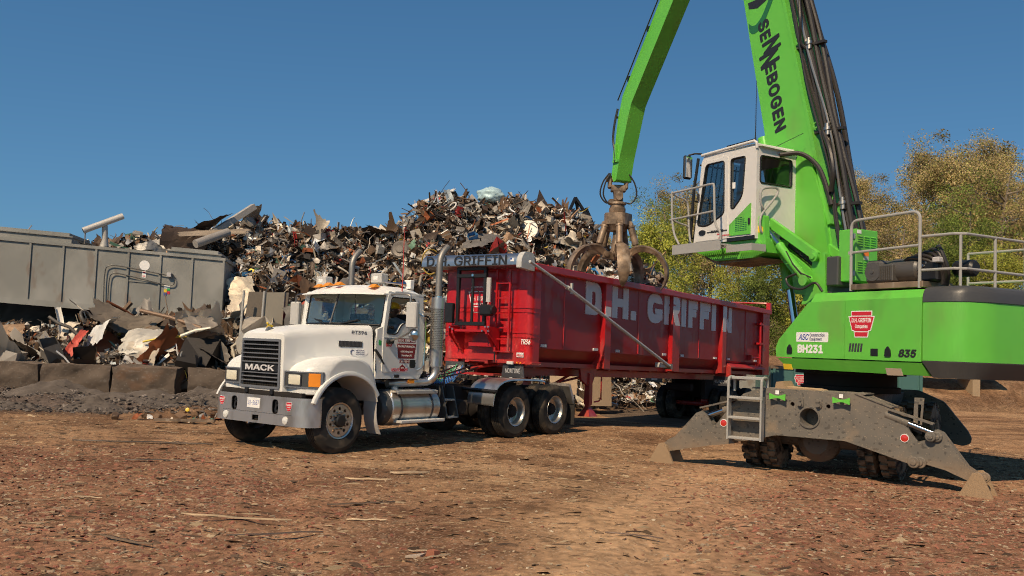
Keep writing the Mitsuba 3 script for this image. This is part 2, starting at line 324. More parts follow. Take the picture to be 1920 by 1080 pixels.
def part(parent, name, mb, mat, smooth=30, label=None, kind=None, color=None, uv=None):
    k = key(parent + '__' + name if parent else name)
    v, f = mb.baked() if isinstance(mb, MB) else mb
    scene[k] = entry(v, f, mat, smooth, color, uv)
    if label or kind:
        labels[k] = {}
        if label: labels[k]['label'] = label
        if kind: labels[k]['kind'] = kind
    return k
def solid(name, label, cat, mb, mat, smooth=30, group=None, color=None):
    k = thing(name, label, cat, group); v, f = mb.baked() if isinstance(mb, MB) else mb
    scene[k] = entry(v, f, mat, smooth, color); return k
def structure(name, mb, mat, smooth=30, kind='structure', color=None, label=None):
    k = key(name); v, f = mb.baked() if isinstance(mb, MB) else mb
    scene[k] = entry(v, f, mat, smooth, color); labels[k] = {'kind': kind}
    if label: labels[k]['label'] = label
    return k
def ground_z(x, y):
    x, y = np.asarray(x, float), np.asarray(y, float)
    s = lambda a, b, t: (lambda q: q * q * (3 - 2 * q))(np.clip((t - a) / (b - a), 0, 1))
    dip = -0.10 * s(5.5, 3.0, np.hypot((x - 5.3), (y - 15.6) * 0.9))
    z = dip - 0.26 * s(8.5, 3.0, np.hypot(x - 6.6, (y - 30.2) * 0.8))
    q = np.stack([x * 0.5, y * 0.5, 0 * x], -1)
    calm = s(20.0, 26.0, y)
    z = z + 0.05 * (meshkit.fbm(q, 3, 5) - 0.5) * s(13.5, 11.0, y)
    soot = s(1.0, -3.0, x) * s(19.5, 22.0, y - 0.22 * (x + 7))
    z = z + soot * 0.32 * np.maximum(meshkit.fbm(np.stack([x * 0.55, y * 0.8, 0 * x], -1), 3, 11) - 0.42, 0) * 2.0
    return z
# ------------------------------------------------------------------ the yard
def grid_mesh(xs, ys, zf):
    X, Y = np.meshgrid(xs, ys); Z = zf(X, Y); v = np.stack([X, Y, Z], -1).reshape(-1, 3); nx = len(xs)
    i = (np.arange(len(ys) - 1)[:, None] * nx + np.arange(nx - 1)).ravel()
    f = np.vstack([np.stack([i, i + 1, i + nx + 1], 1), np.stack([i, i + nx + 1, i + nx], 1)]); return v, f
ys_ = np.concatenate([np.linspace(-120, 2, 10), np.arange(3, 16, 0.07), np.arange(16, 30, 0.2), np.arange(30, 60, 1.5), np.linspace(60, 420, 20)])
xs_ = np.concatenate([np.linspace(-300, -26, 16), np.arange(-25, -12, 0.4), np.arange(-12, 11, 0.085), np.arange(11, 30, 0.6), np.linspace(30, 300, 20)])
def yard_z(X, Y):
    z = ground_z(X, Y); near = np.clip((17.0 - Y) / 5, 0, 1) * (Y > 2)
    q = np.stack([X * 2.2, Y * 2.2, 0 * X], -1)
    for (x0, y0, dx, dy, w) in ((0.9, 7.0, 0.40, 0.92, 0.24), (2.6, 7.0, 0.40, 0.92, 0.24), (-1.2, 6.5, -0.30, 0.95, 0.22), (-4.0, 15.6, 0.97, 0.24, 0.22), (-4.0, 17.2, 0.97, 0.20, 0.22)):
        d = (X - x0) * dy - (Y - y0) * dx; al = (X - x0) * dx + (Y - y0) * dy; d = d + 0.12 * np.sin(al * 0.7)
        z = z - near * (0.035 * np.exp(-(d / w) ** 2) - 0.018 * np.exp(-((np.abs(d) - 1.7 * w) / (0.5 * w)) ** 2) + 0.012 * np.exp(-(d / w) ** 4) * (np.sin(al * 38 + 6 * np.abs(d)) > 0.2))
    return z + near * (0.045 * (meshkit.fbm(q, 3, 21) - 0.5) + 0.03 * np.maximum(meshkit.fbm(q * 3.1, 2, 31) - 0.5, 0))
structure('ground', grid_mesh(xs_, ys_, yard_z), 'm_ground', True)
# ------------------------------------------------------------------ shared builders: signs, wheels
def keystone(w, h):
    return [(-0.5 * w, 0.30 * h), (-0.40 * w, 0.30 * h), (-0.40 * w, 0.5 * h), (0.40 * w, 0.5 * h), (0.40 * w, 0.30 * h), (0.5 * w, 0.30 * h),
            (0.36 * w, -0.26 * h), (0.29 * w, -0.26 * h), (0.25 * w, -0.5 * h), (-0.25 * w, -0.5 * h), (-0.29 * w, -0.26 * h), (-0.36 * w, -0.26 * h)]
def sign(parent, frame, o, ea, eb, w, h, lines, name='sign', backmat='print_white', mat='sign_red'):
    """red keystone with a white edge and white lettering"""
    o = np.asarray(o, float); ea, eb = nrm(ea), nrm(eb); en = np.cross(ea, eb) * (-1 if frame.flip else 1)
    b = MB(frame).prism(keystone(w, h), o, ea, eb, en * 0.004); k = part(parent, name, b, backmat, False)
    nest = k if k.count('__') < 2 else parent
    P = Polygon(keystone(w, h)).buffer(-0.028 * w, join_style=2)
    bands = P.difference(sbox(-w, 0.285 * h, w, 0.32 * h)).difference(sbox(-w, -0.30 * h, w, -0.265 * h))
    part(nest, 'red_panel', MB(frame).prism(bands, o + en * 0.004, ea, eb, en * 0.003) if bands.geom_type == 'Polygon' else multi(MB(frame), bands, o + en * 0.004, ea, eb, en * 0.003), mat, False)
    t = MB(frame)
    for s_, hh, y_, ww in lines:
        t.text(s_, hh, o + en * 0.007 + eb * y_, ea, eb, 0.002, True, ww, True)
    part(nest, 'lettering', t, 'print_white', False)
    return k
def multi(mb, g, o, ea, eb, en):
    for q in getattr(g, 'geoms', [g]): mb.prism(q, o, ea, eb, en)
    return mb
def tyre_mesh(frame, c, ax, r, w, rim, grooves=4):
    """c: centre of the outer face, ax: outward axis"""
    pf = [(-w + 0.012, rim - 0.012), (-w, rim + 0.02), (-w - 0.006, (rim + r) / 2), (-w + 0.012, r - 0.045), (-w + 0.04, r - 0.010)]
    n = grooves; xs = np.linspace(-w + 0.045, -0.045, 2 * n + 2)
    for i in range(n + 1):
        pf += [(xs[2 * i], r), (xs[2 * i + 1] - 0.002, r)]
        if i < n: pf += [(xs[2 * i + 1], r - 0.012), (xs[2 * i + 2] - 0.002, r - 0.012)]
    pf += [(-0.04, r - 0.010), (-0.012, r - 0.045), (0.004, r - 0.075), (0.006, (rim + r) / 2 + 0.02), (0.002, (rim + r) / 2 - 0.02), (0.0, rim + 0.02), (-0.012, rim - 0.012)]
    return MB(frame).lathe(c, ax, pf, 56)
def wheel(parent, frame, s, y, z, side, r=0.52, w=0.28, kind='steer', tmat='m_tyre', name='wheel'):
    ax = np.array([0, side, 0.0]); c = np.array([s, y, z]); rim = 0.295
    wk = key(parent + '__' + name)
    def sub(nm, mb, mat, sm=30): part(wk, nm, mb, mat, sm)
    sub('tyre', tyre_mesh(frame, c, ax, r, w, rim), tmat, 35)
    ea, eb = np.array([1.0, 0, 0]), np.array([0, 0, 1.0])
    if kind == 'steer':
        sub('rim', MB(frame).lathe(c, ax, [(-w, rim), (-0.02, rim), (0.0, rim - 0.008), (-0.01, rim - 0.03), (-0.05, rim - 0.045), (-0.055, rim - 0.06)], 40), 'wheel_alu')
        disc = Polygon(circle(0, 0, rim - 0.04, 40), [circle(0, 0, 0.105, 24)] + [circle(0.19 * math.cos(a), 0.19 * math.sin(a), 0.028, 12) for a in np.arange(10) * math.pi / 5 + 0.3])
        sub('disc', MB(frame).prism(disc, c - ax * 0.04, ea, eb, ax * 0.025), 'wheel_alu', 30)
        hub = MB(frame).lathe(c, ax, [(-0.02, 0.105), (0.03, 0.10), (0.045, 0.085), (0.05, 0.0)], 24); sub('hub', hub, 'black')
        nuts = MB(frame)
        for a in np.arange(10) * math.pi / 5: nuts.cyl(c + [0.135 * math.cos(a), -side * 0.02, 0.135 * math.sin(a)], c + [0.135 * math.cos(a), side * 0.025, 0.135 * math.sin(a)], 0.016, 6)
        part(wk, 'lug_nuts', nuts, 'steel', 30, kind='stuff')
    else:
        sub('rim', MB(frame).lathe(c, ax, [(-w, rim), (-0.02, rim), (0.0, rim - 0.008), (-0.012, rim - 0.028), (-0.10, rim - 0.055), (-0.15, rim - 0.06), (-0.17, rim - 0.09), (-0.175, 0.13), (-0.15, 0.12)], 40), 'm_dull_alu' if kind == 'drive' else 'chassis')
        disc = MB(frame).prism(Polygon(circle(0, 0, rim - 0.07, 40), [circle(0.165 * math.cos(a), 0.165 * math.sin(a), 0.03, 10) for a in np.arange(5) * 2 * math.pi / 5]), c - ax * 0.185, ea, eb, ax * 0.012)
        sub('disc', disc, 'chassis')
        sub('hub', MB(frame).lathe(c, ax, [(-0.17, 0.125), (-0.08, 0.11), (-0.06, 0.095), (-0.055, 0.0)], 24), 'chassis')
        sub('inner_tyre', tyre_mesh(frame, c - ax * (w + 0.06), ax, r, w, rim), tmat, 35)
    return wk

# ------------------------------------------------------------------ the white road tractor
LX, LZ = np.array([1.0, 0, 0]), np.array([0, 0, 1.0]); LY = np.array([0, 1.0, 0])
tk = thing('road_tractor', 'white day cab semi tractor with chrome grille bars and twin exhaust stacks', 'truck')
hood = key(tk + '__hood')
def hood_ring(s, w, zt, zb, wt, r):
    P = rounded([(-w, zb), (-wt, zt), (wt, zt), (w, zb)], [0.01, r, r, 0.01], 8)
    P = [(a, b + 0.022 * (1 - (a / wt) ** 2) if abs(a) < wt * 0.75 and b > zt - 0.05 else b) for a, b in P]
    return [(s, a, b) for a, b in P]
hs = [(-0.665, 0.50, 1.82, 0.98, 0.49, 0.08), (-0.66, 0.535, 1.86, 0.95, 0.52, 0.10), (-0.61, 0.555, 1.895, 0.94, 0.53, 0.13), (-0.45, 0.59, 1.935, 0.94, 0.545, 0.15),
      (-0.1, 0.68, 1.975, 0.98, 0.60, 0.15), (0.35, 0.83, 2.02, 1.05, 0.74, 0.13), (0.70, 0.975, 2.05, 1.1, 0.89, 0.12), (0.84, 1.025, 2.06, 1.15, 0.94, 0.12)]
core = MB().loft([hood_ring(*h) for h in hs])
fout = rounded([(-0.63, 0.93), (-0.63, 1.31), (-0.52, 1.42), (-0.22, 1.525), (0.38, 1.54), (0.60, 1.44), (0.76, 1.20), (0.865, 0.80), (0.3, 0.80)], [0.02, 0.10, 0.15, 0.2, 0.25, 0.2, 0.2, 0.02, 0.02], 6)
fc = np.array([0.05, 1.1])
def sweep(y, s): return 0.26 * max(0, (abs(y) - 0.92) / 0.285) ** 1.6 * min(1, max(0, -s / 0.55))
def frow(y, d): return [(p[0] + (fc[0] - p[0]) * d * 0.9 + sweep(y, p[0]), y, p[1] + (fc[1] - p[1]) * d if p[1] > 0.99 else p[1]) for p in fout]
solids = [manifold(core)]
for sgn in (1, -1):
    f_ = MB().loft([frow(sgn * 0.35, 0.18), frow(sgn * 0.7, 0.06), frow(sgn * 0.92, 0.0), frow(sgn * 1.02, 0.0), frow(sgn * 1.10, 0.005), frow(sgn * 1.165, 0.04), frow(sgn * 1.20, 0.10), frow(sgn * 1.205, 0.16)])
    solids.append(manifold(f_))
hb = m3.Manifold.batch_boolean(solids, m3.OpType.Add)
arch = MB()
arch.cyl((0.12, -1.5, 0.50), (0.12, 1.5, 0.50), 0.735, 56)
inner = MB().box(-0.60, 0.95, -0.47, 0.47, 0.5, 1.74); mouth = MB().box(-0.80, -0.55, -0.492, 0.452, 1.0, 1.757)
hb = hb - manifold(arch) - manifold(inner) - manifold(mouth)
part(hood, 'shell', MB(TR).mesh(hb), 'm_white_paint', 30)
for sgn in (1, -1):   # raised lip round the wheel arch
    a_ = np.radians(np.linspace(32, 157, 34)) if True else 0
    lip = MB(TR).loft([[(0.12 + rr * math.cos(t), sgn * yy, 0.50 + rr * math.sin(t)) for rr, yy in ((0.735, 1.19), (0.735, 1.235), (0.765, 1.24), (0.80, 1.225), (0.805, 1.17))] for t in a_])
    part(hood, 'arch_lip', lip, 'm_white_paint', 40)
    for j, t in enumerate(np.linspace(0.05, 1, 1)):
        pass
# grille
gr = key(tk + '__grille')
part(gr, 'surround', MB(TR).prism(Polygon(rounded([(-0.50, 0.985), (-0.475, 1.775), (0.475, 1.775), (0.50, 0.985)], 0.03, 3), [rounded([(-0.465, 1.02), (-0.445, 1.735), (0.445, 1.735), (0.465, 1.02)], 0.02, 3)]), (-0.69, -0.02, 0), LY, LZ, (0.03, 0, 0)), 'grille_chrome', 25)
part(gr, 'core', MB(TR).box(-0.63, -0.60, -0.49, 0.45, 1.0, 1.76), 'grille_dark', False)
mesh_ = MB(TR)
for z_ in np.arange(1.04, 1.74, 0.033): mesh_.box(-0.645, -0.63, -0.48, 0.44, z_, z_ + 0.010)
for y_ in np.arange(-0.45, 0.44, 0.06): mesh_.box(-0.65, -0.64, y_, y_ + 0.012, 1.02, 1.735)
part(gr, 'mesh', mesh_, 'grille_dark', False)
for z_ in (1.675, 1.605, 1.535, 1.465, 1.395, 1.225, 1.16, 1.095):
    w_ = 0.462 - (z_ - 1.02) * 0.028
    part(gr, 'bar', MB(TR).box(-0.692, -0.655, -w_ - 0.02, w_ - 0.02, z_ - 0.009, z_ + 0.009, 0.005), 'grille_chrome')
part(gr, 'name_plate', MB(TR).box(-0.69, -0.66, -0.475, 0.435, 1.25, 1.37), 'black', False)
part(gr, 'lettering', MB(TR).text('MACK', 0.088, (-0.692, -0.02, 1.268), LY, LZ, 0.012, True, 0.74, True), 'letter_grey', False)
# hood ornament: a small gilt dog on a plated wedge
orn = key(tk + '__hood_ornament')
part(orn, 'base', MB(TR).hull([(-0.60, -0.05, 1.905), (-0.60, 0.01, 1.905), (-0.44, -0.05, 1.93), (-0.44, 0.01, 1.93), (-0.57, -0.03, 1.965), (-0.57, -0.01, 1.965), (-0.46, -0.02, 1.955)]), 'grille_chrome')
dog = m3.Manifold.batch_hull([m3.Manifold.sphere(0.022, 10).translate([-0.55, -0.02, 1.995]), m3.Manifold.sphere(0.017, 10).translate([-0.48, -0.02, 1.98])])
dog = dog + m3.Manifold.sphere(0.021, 10).translate([-0.578, -0.02, 2.022]) + m3.Manifold.batch_hull([m3.Manifold.sphere(0.011, 8).translate([-0.56, -0.035, 1.985]), m3.Manifold.sphere(0.009, 8).translate([-0.575, -0.04, 1.955])]) + m3.Manifold.batch_hull([m3.Manifold.sphere(0.012, 8).translate([-0.485, -0.03, 1.98]), m3.Manifold.sphere(0.009, 8).translate([-0.475, -0.035, 1.95])])
part(orn, 'dog', MB(TR).mesh(dog), 'yellow')
# headlights
for sgn in (1, -1):
    hl = key(tk + '__headlight')
    def hp_(y, z, d=0.0): return (-0.635 + sweep(y, -0.6) - d, sgn * y, z)
    ysr = (0.55, 0.70, 0.85, 0.92, 1.0, 1.06, 1.12, 1.16, 1.185)
    for z0_, z1_ in ((1.03, 1.05), (1.265, 1.285)): part(hl, 'bezel', MB(TR).loft([[hp_(y, z0_, -0.02), hp_(y, z0_, 0.016), hp_(y, z1_, 0.016), hp_(y, z1_, -0.02)] for y in ysr]), 'grille_chrome', 25)
    for y0_, y1_ in ((0.55, 0.57), (1.168, 1.188)): part(hl, 'bezel', MB(TR).loft([[hp_(y, 1.05, -0.02), hp_(y, 1.05, 0.016), hp_(y, 1.265, 0.016), hp_(y, 1.265, -0.02)] for y in (y0_, y1_)]), 'grille_chrome', 25)
    part(hl, 'housing', MB(TR).loft([[hp_(y, 1.045, -0.02), hp_(y, 1.045, 0.004), hp_(y, 1.27, 0.004), hp_(y, 1.27, -0.02)] for y in ysr]), 'charcoal', 25)
    a, b = sorted((sgn * 0.65, sgn * 0.93))
    part(hl, 'frame', MB(TR).prism(Polygon(rounded([(a - 0.02, 1.06), (a - 0.02, 1.25), (b + 0.02, 1.25), (b + 0.02, 1.06)], 0.02, 3), [rounded([(a, 1.08), (a, 1.235), (b, 1.235), (b, 1.08)], 0.02, 3)]), (-0.652, 0, 0), LY, LZ, (0.02, 0, 0)), 'dark_grey')
    part(hl, 'lamp', MB(TR).hull([(-0.645, a, 1.078), (-0.645, b, 1.078), (-0.645, a, 1.238), (-0.645, b, 1.238), (-0.655, a + 0.03, 1.10), (-0.655, b - 0.03, 1.10), (-0.655, a + 0.03, 1.215), (-0.655, b - 0.03, 1.215)]), 'lens')
    part(hl, 'turn_signal', MB(TR).loft([[hp_(y, 1.055, -0.02), hp_(y, 1.055, 0.014), hp_(y, 1.26, 0.014), hp_(y, 1.26, -0.02)] for y in (1.045, 1.08, 1.12, 1.165)]), 'amber', 35, label='orange turn signal at the fender corner')
# bumper
bp = key(tk + '__bumper')
plate = Polygon([(-0.86, 0.43), (-0.86, 0.875), (0.86, 0.875), (0.86, 0.43)], [rounded([(y - 0.075, 0.60), (y - 0.075, 0.83), (y + 0.075, 0.83), (y + 0.075, 0.60)], 0.07, 5) for y in (-0.57, 0.46)] + [[(-0.10, 0.47), (-0.10, 0.555), (0.06, 0.555), (0.06, 0.47)]])
bm = MB(TR).prism(plate, (-0.725, 0, 0), LY, LZ, (0.015, 0, 0))
for sgn in (1, -1):
    arc = spline([(-0.71, 0.86), (-0.70, 0.98), (-0.64, 1.10), (-0.54, 1.175), (-0.42, 1.20)], 5)
    bm.loft([[(p[0] - 0.015, sgn * p[1], 0.43), (p[0] - 0.015, sgn * p[1], 0.60), (p[0] - 0.018, sgn * p[1], 0.605), (p[0] - 0.015, sgn * p[1], 0.61), (p[0] - 0.015, sgn * p[1], 0.875), (p[0] + 0.01, sgn * (p[1] - 0.01), 0.875), (p[0] + 0.01, sgn * (p[1] - 0.01), 0.43)] for p in arc])
part(bp, 'face', bm, 'm_bumper', 25)
part(bp, 'crease', MB(TR).box(-0.727, -0.72, -0.86, 0.86, 0.598, 0.604), 'dark_grey', False)
part(bp, 'backing', MB(TR).box(-0.66, -0.58, -1.0, 1.0, 0.46, 0.95), 'chassis', False)
for y_ in (-0.57, 0.46):
    th = MB(TR).lathe((-0.69, y_, 0.765), (1, 0, 0), [(0, 0.018), (0, 0.045), (0.03, 0.045), (0.03, 0.018), (0, 0.018)], 16)
    th.tube([(-0.69, y_, 0.73), (-0.70, y_ - 0.012, 0.68), (-0.70, y_ + 0.005, 0.635), (-0.69, y_ + 0.04, 0.655)], 0.019, 8, smooth_pts=4)
    part(bp, 'tow_hook', th, 'black')
for y_ in (-0.78, 0.72):
    part(bp, 'fog_light', MB(TR).lathe((-0.725, y_, 0.515), (-1, 0, 0), [(0, 0.062), (0.012, 0.06), (0.014, 0.05), (0.016, 0.046), (0.026, 0.0)], 24), 'lens_clear')
pl = part(bp, 'number_plate', MB(TR).prism(rounded([(-0.225, 0.665), (-0.225, 0.825), (0.09, 0.825), (0.09, 0.665)], 0.012, 3), (-0.735, 0, 0), LY, LZ, (0.008, 0, 0)), 'print_white', False)
t_ = MB(TR).text('LX-5657', 0.075, (-0.735, -0.068, 0.71), LY, LZ, 0.002, False, 0.275, True); part(bp, 'plate_lettering', t_, 'blue', False)
for y_ in (-0.885, 0.80):
    sign(bp, TR, (-0.73, y_, 0.735), LY, LZ, 0.15, 0.135, [('D.H. GRIFFIN', 0.02, 0.012, 0.115), ('Companies', 0.016, -0.016, 0.075)])
for y_ in (-0.33, 0.30): part(tk, 'hood_latch', MB(TR).box(-0.70, -0.62, y_ - 0.035, y_ + 0.035, 0.89, 0.98, 0.01), 'black')
# hood side: vent, lettering, oval sticker, latch strap
def hood_y(s, z=1.70):
    H_ = np.array([(h[0], h[1], h[2], h[3], h[4]) for h in hs]); w, zt, zb, wt = (np.interp(s, H_[:, 0], H_[:, i]) for i in (1, 2, 3, 4)); return float(w - (w - wt) * (z - zb) / (zt - zb))
vo = np.array([0.28, hood_y(0.28, 1.72) + 0.004, 1.69]); ve = nrm([0.4, hood_y(0.68, 1.72) - hood_y(0.28, 1.72), 0])
vent = key(tk + '__hood_vent')
part(vent, 'recess', MB(TR).prism([(0, 0), (0, 0.095), (0.40, 0.095), (0.40, 0)], vo, ve, LZ, LY * 0.012), 'black', False)
fins = MB(TR)
for i in range(17): fins.prism([(0.008 + i * 0.0235, 0.006), (0.008 + i * 0.0235, 0.089), (0.016 + i * 0.0235, 0.089), (0.016 + i * 0.0235, 0.006)], vo + [0, 0.012, 0], ve, LZ, LY * 0.006)
part(vent, 'fins', fins, 'dark_grey', False)
part(tk, 'unit_number', MB(TR).text('RT396', 0.062, (0.49, hood_y(0.49, 1.95) + 0.004, 1.90), nrm([1, hood_y(0.69, 1.95) - hood_y(0.49, 1.95) , 0]) if False else nrm([0.2, hood_y(0.69, 1.93) - hood_y(0.49, 1.93), 0]), LZ, 0.006), 'print_black', False)
oc = np.array([0.60, hood_y(0.60, 1.58) + 0.008, 1.60])
ov = MB(TR).prism([(0.15 * math.cos(a), 0.068 * math.sin(a)) for a in np.arange(28) * math.pi / 14], oc, ve, LZ, LY * 0.004); ovk = part(tk, 'oval_sticker', ov, 'print_white', False)
ot = MB(TR)
for i, w_ in enumerate(('NATIONAL', 'DEMOLITION', 'ASSOCIATION')): ot.text(w_, 0.021, oc + ve * 0.02 + [0, 0.005, 0.025 - i * 0.033], ve, LZ, 0.002, True, 0.15, True)
ot.tube([oc + ve * (-0.115 + 0.03 * math.cos(a)) + [0, 0.006, 0.04 * math.sin(a)] for a in np.linspace(0.6, 4.6, 14)], [0.004 + 0.006 * math.sin(i / 13 * math.pi) for i in range(14)], 6)
part(ovk, 'lettering', ot, 'navy', False)
st = MB(TR).bar((0.80, 1.065, 1.665), (0.93, 1.09, 1.52), 0.05, 0.035, b=0.008); st.bar((0.90, 1.085, 1.55), (1.0, 1.09, 1.42), 0.03, 0.02, b=0.004)
part(tk, 'hood_strap', st, 'black')
part(tk, 'hood_gasket', MB(TR).tube([(0.845, 0.93, 2.04), (0.85, 1.0, 1.95), (0.85, 1.03, 1.80), (0.85, 1.045, 1.3)], 0.006, 6), 'black')

# cab
cab = key(tk + '__cab')
win = rounded([(1.07, 1.935), (1.155, 2.56), (1.74, 2.56), (1.76, 2.14), (1.44, 2.13), (1.32, 1.925)], [0.05, 0.06, 0.05, 0.06, 0.12, 0.09], 6)
side = Polygon([(0.86, 1.17), (0.86, 2.0), (1.02, 2.06), (1.09, 2.65), (1.95, 2.65), (2.02, 2.0), (2.02, 1.28), (1.93, 1.17)], [win])
for sgn in (1, -1):
    part(cab, 'side_panel', MB(TR).prism(side, (0, sgn * 1.04, 0), LX, LZ, (0, -sgn * 0.05, 0)), 'm_white_paint', 25)
    dr_ = key(tk + '__door')
    dpoly = Polygon(rounded([(0.995, 1.285), (0.995, 1.98), (1.075, 2.62), (1.80, 2.62), (1.835, 2.0), (1.83, 1.38), (1.76, 1.285)], [0.03, 0.05, 0.08, 0.08, 0.05, 0.05, 0.10], 5), [win])
    part(dr_, 'skin', MB(TR).prism(dpoly, (0, sgn * 1.04, 0), LX, LZ, (0, sgn * 0.014, 0)), 'm_white_paint', 25)
    ring = np.array(win); part(dr_, 'window_seal', MB(TR).tube([(p[0], sgn * 1.052, p[1]) for p in np.vstack([ring, ring[:1]])], 0.012, 6), 'black')
    part(dr_, 'crease', MB(TR).box(1.0, 1.83, *sorted((sgn * 1.054, sgn * 1.060)), 1.868, 1.876), 'm_white_paint', False)
    part(dr_, 'handle', MB(TR).prism(rounded([(1.66, 1.36), (1.66, 1.50), (1.80, 1.50), (1.80, 1.36)], 0.03, 4), (0, sgn * 1.054, 0), LX, LZ, (0, sgn * 0.012, 0)), 'black')
    part(tk, 'grab_rail', MB(TR).tube([(1.86, sgn * 1.05, 2.32), (1.90, sgn * 1.12, 2.26), (1.955, sgn * 1.12, 2.15), (1.955, sgn * 1.12, 1.5), (1.92, sgn * 1.11, 1.38), (1.86, sgn * 1.05, 1.32)], 0.016, 8, smooth_pts=4), 'chrome')
    part(cab, 'pillar', MB(TR).hull([(1.02, sgn * 0.955, 2.04), (1.02, sgn * 1.035, 2.04), (1.075, sgn * 1.035, 2.04), (1.11, sgn * 0.955, 2.66), (1.11, sgn * 1.035, 2.66), (1.165, sgn * 1.035, 2.66)]), 'm_white_paint')
rear = Polygon([(-1.0, 1.2), (-1.0, 2.65), (1.0, 2.65), (1.0, 1.2)], [rounded([(a, 2.06), (a, 2.48), (a + 0.68, 2.48), (a + 0.68, 2.06)], 0.08, 5) for a in (-0.84, 0.16)])
part(cab, 'rear_wall', MB(TR).prism(rear, (1.96, 0, 0), LY, LZ, (0.05, 0, 0)), 'm_white_paint', 25)
part(cab, 'floor', MB(TR).box(0.86, 1.98, -1.0, 1.0, 1.17, 1.25), 'interior', False)
part(cab, 'cowl', MB(TR).hull([(0.72, -0.90, 1.93), (0.72, 0.90, 1.93), (0.72, -0.3, 2.065), (0.72, 0.3, 2.065), (1.04, -0.98, 2.05), (1.04, 0.98, 2.05), (1.04, -0.98, 1.6), (1.04, 0.98, 1.6)]), 'charcoal')
def roof_ring(y):
    q = (y / 1.02) ** 2; s0 = 0.72 + 0.24 * q; c = -0.05 * q - 0.05 * q ** 6; e = 1.0
    return [(s0, y, 2.592), (s0 + 0.006, y, 2.615), (s0 + 0.10, y, 2.682 + c), (s0 + 0.24, y, 2.742 + c), (1.25, y, 2.785 + c), (1.55, y, 2.79 + c), (1.8, y, 2.768 + c), (1.95, y, 2.71 + c * 0.8), (2.02, y, 2.66), (2.02, y, 2.635), (1.14, y, 2.635), (s0 + 0.16, y, 2.62), (s0 + 0.05, y, 2.59)]
part(cab, 'roof', MB(TR).loft([roof_ring(y) for y in np.concatenate([[-1.045], np.linspace(-1.03, 1.03, 25), [1.045]])]), 'm_white_paint', 40)
# windscreen in two panes
for sgn in (1, -1):
    a, b, c_, d_ = np.array([0.745, sgn * 0.015, 2.085]), np.array([1.03, sgn * 0.955, 2.075]), np.array([1.115, sgn * 0.955, 2.625]), np.array([0.93, sgn * 0.015, 2.635])
    part(cab, 'windscreen', MB(TR).quad(a, b, c_, d_), 'm_glass', False)
    part(cab, 'windscreen_seal', MB(TR).tube([a, b - [0, sgn * 0.03, 0], b + [0.008, 0, 0.05], c_ - [0.004, 0, 0.05], c_ - [0, sgn * 0.03, 0], d_], 0.018, 8), 'black')
    wb = MB(TR).tube([(0.77, sgn * 0.18, 2.07), (0.83, sgn * 0.40, 2.12), (0.87, sgn * 0.55, 2.16)], 0.010, 6); wb.bar((0.81, sgn * 0.10, 2.115), (0.90, sgn * 0.56, 2.145), 0.014, 0.02)
    part(tk, 'wiper', wb, 'black')
part(cab, 'windscreen_bar', MB(TR).tube([(0.74, 0, 2.07), (0.925, 0, 2.64)], 0.018, 8), 'dark_grey')
# interior
ins = key(tk + '__interior')
part(ins, 'dashboard', MB(TR).hull([(0.95, -0.94, 2.03), (0.95, 0.94, 2.03), (1.18, -0.94, 1.98), (1.18, 0.94, 1.98), (1.22, -0.94, 1.6), (1.22, 0.94, 1.6), (1.0, -0.94, 1.5), (1.0, 0.94, 1.5)]), 'interior_grey')
part(ins, 'instrument_hood', MB(TR).lathe((1.15, 0.50, 2.0), (-1, 0, 0), [(0, 0.0), (0, 0.16), (0.16, 0.15), (0.2, 0.0)], 20, 0, 2 * math.pi), 'interior')
part(ins, 'gauge', MB(TR).box(1.0, 1.1, -0.02, 0.14, 2.03, 2.14, 0.02), 'black')
sw = MB(TR); sc, sa = np.array([1.30, 0.52, 1.98]), nrm([0.75, 0, 0.66]); e1, e2 = perp(sa)
sw.tube([sc + 0.225 * (math.cos(t) * e1 + math.sin(t) * e2) for t in np.linspace(0, 2 * math.pi, 30)], 0.015, 8, caps=False)
for t in (0.5, 2.6, 4.7): sw.tube([sc, sc + 0.225 * (math.cos(t) * e1 + math.sin(t) * e2)], 0.011, 6)
sw.tube([sc, sc - sa * 0.35], 0.03, 8); part(ins, 'steering_wheel', sw, 'black')
for sgn in (1, -1):
    st = MB(TR).box(1.42, 1.86, sgn * 0.52 - 0.24, sgn * 0.52 + 0.24, 1.50, 1.66, 0.05); st.hull([(1.82, sgn * 0.52 - 0.23, 1.6), (1.82, sgn * 0.52 + 0.23, 1.6), (1.92, sgn * 0.52 - 0.23, 1.6), (1.92, sgn * 0.52 + 0.23, 1.6), (1.88, sgn * 0.52 - 0.19, 2.3), (1.88, sgn * 0.52 + 0.19, 2.3), (1.95, sgn * 0.52 - 0.19, 2.3), (1.95, sgn * 0.52 + 0.19, 2.3)]); st.box(1.5, 1.8, sgn * 0.52 - 0.15, sgn * 0.52 + 0.15, 1.25, 1.5)
    part(ins, 'seat', st, 'cloth_seat', 30)
part(ins, 'cb_cord', MB(TR).tube([(1.2, 0.12, 2.62), (1.2, 0.12, 2.2)], 0.006, 5), 'black')
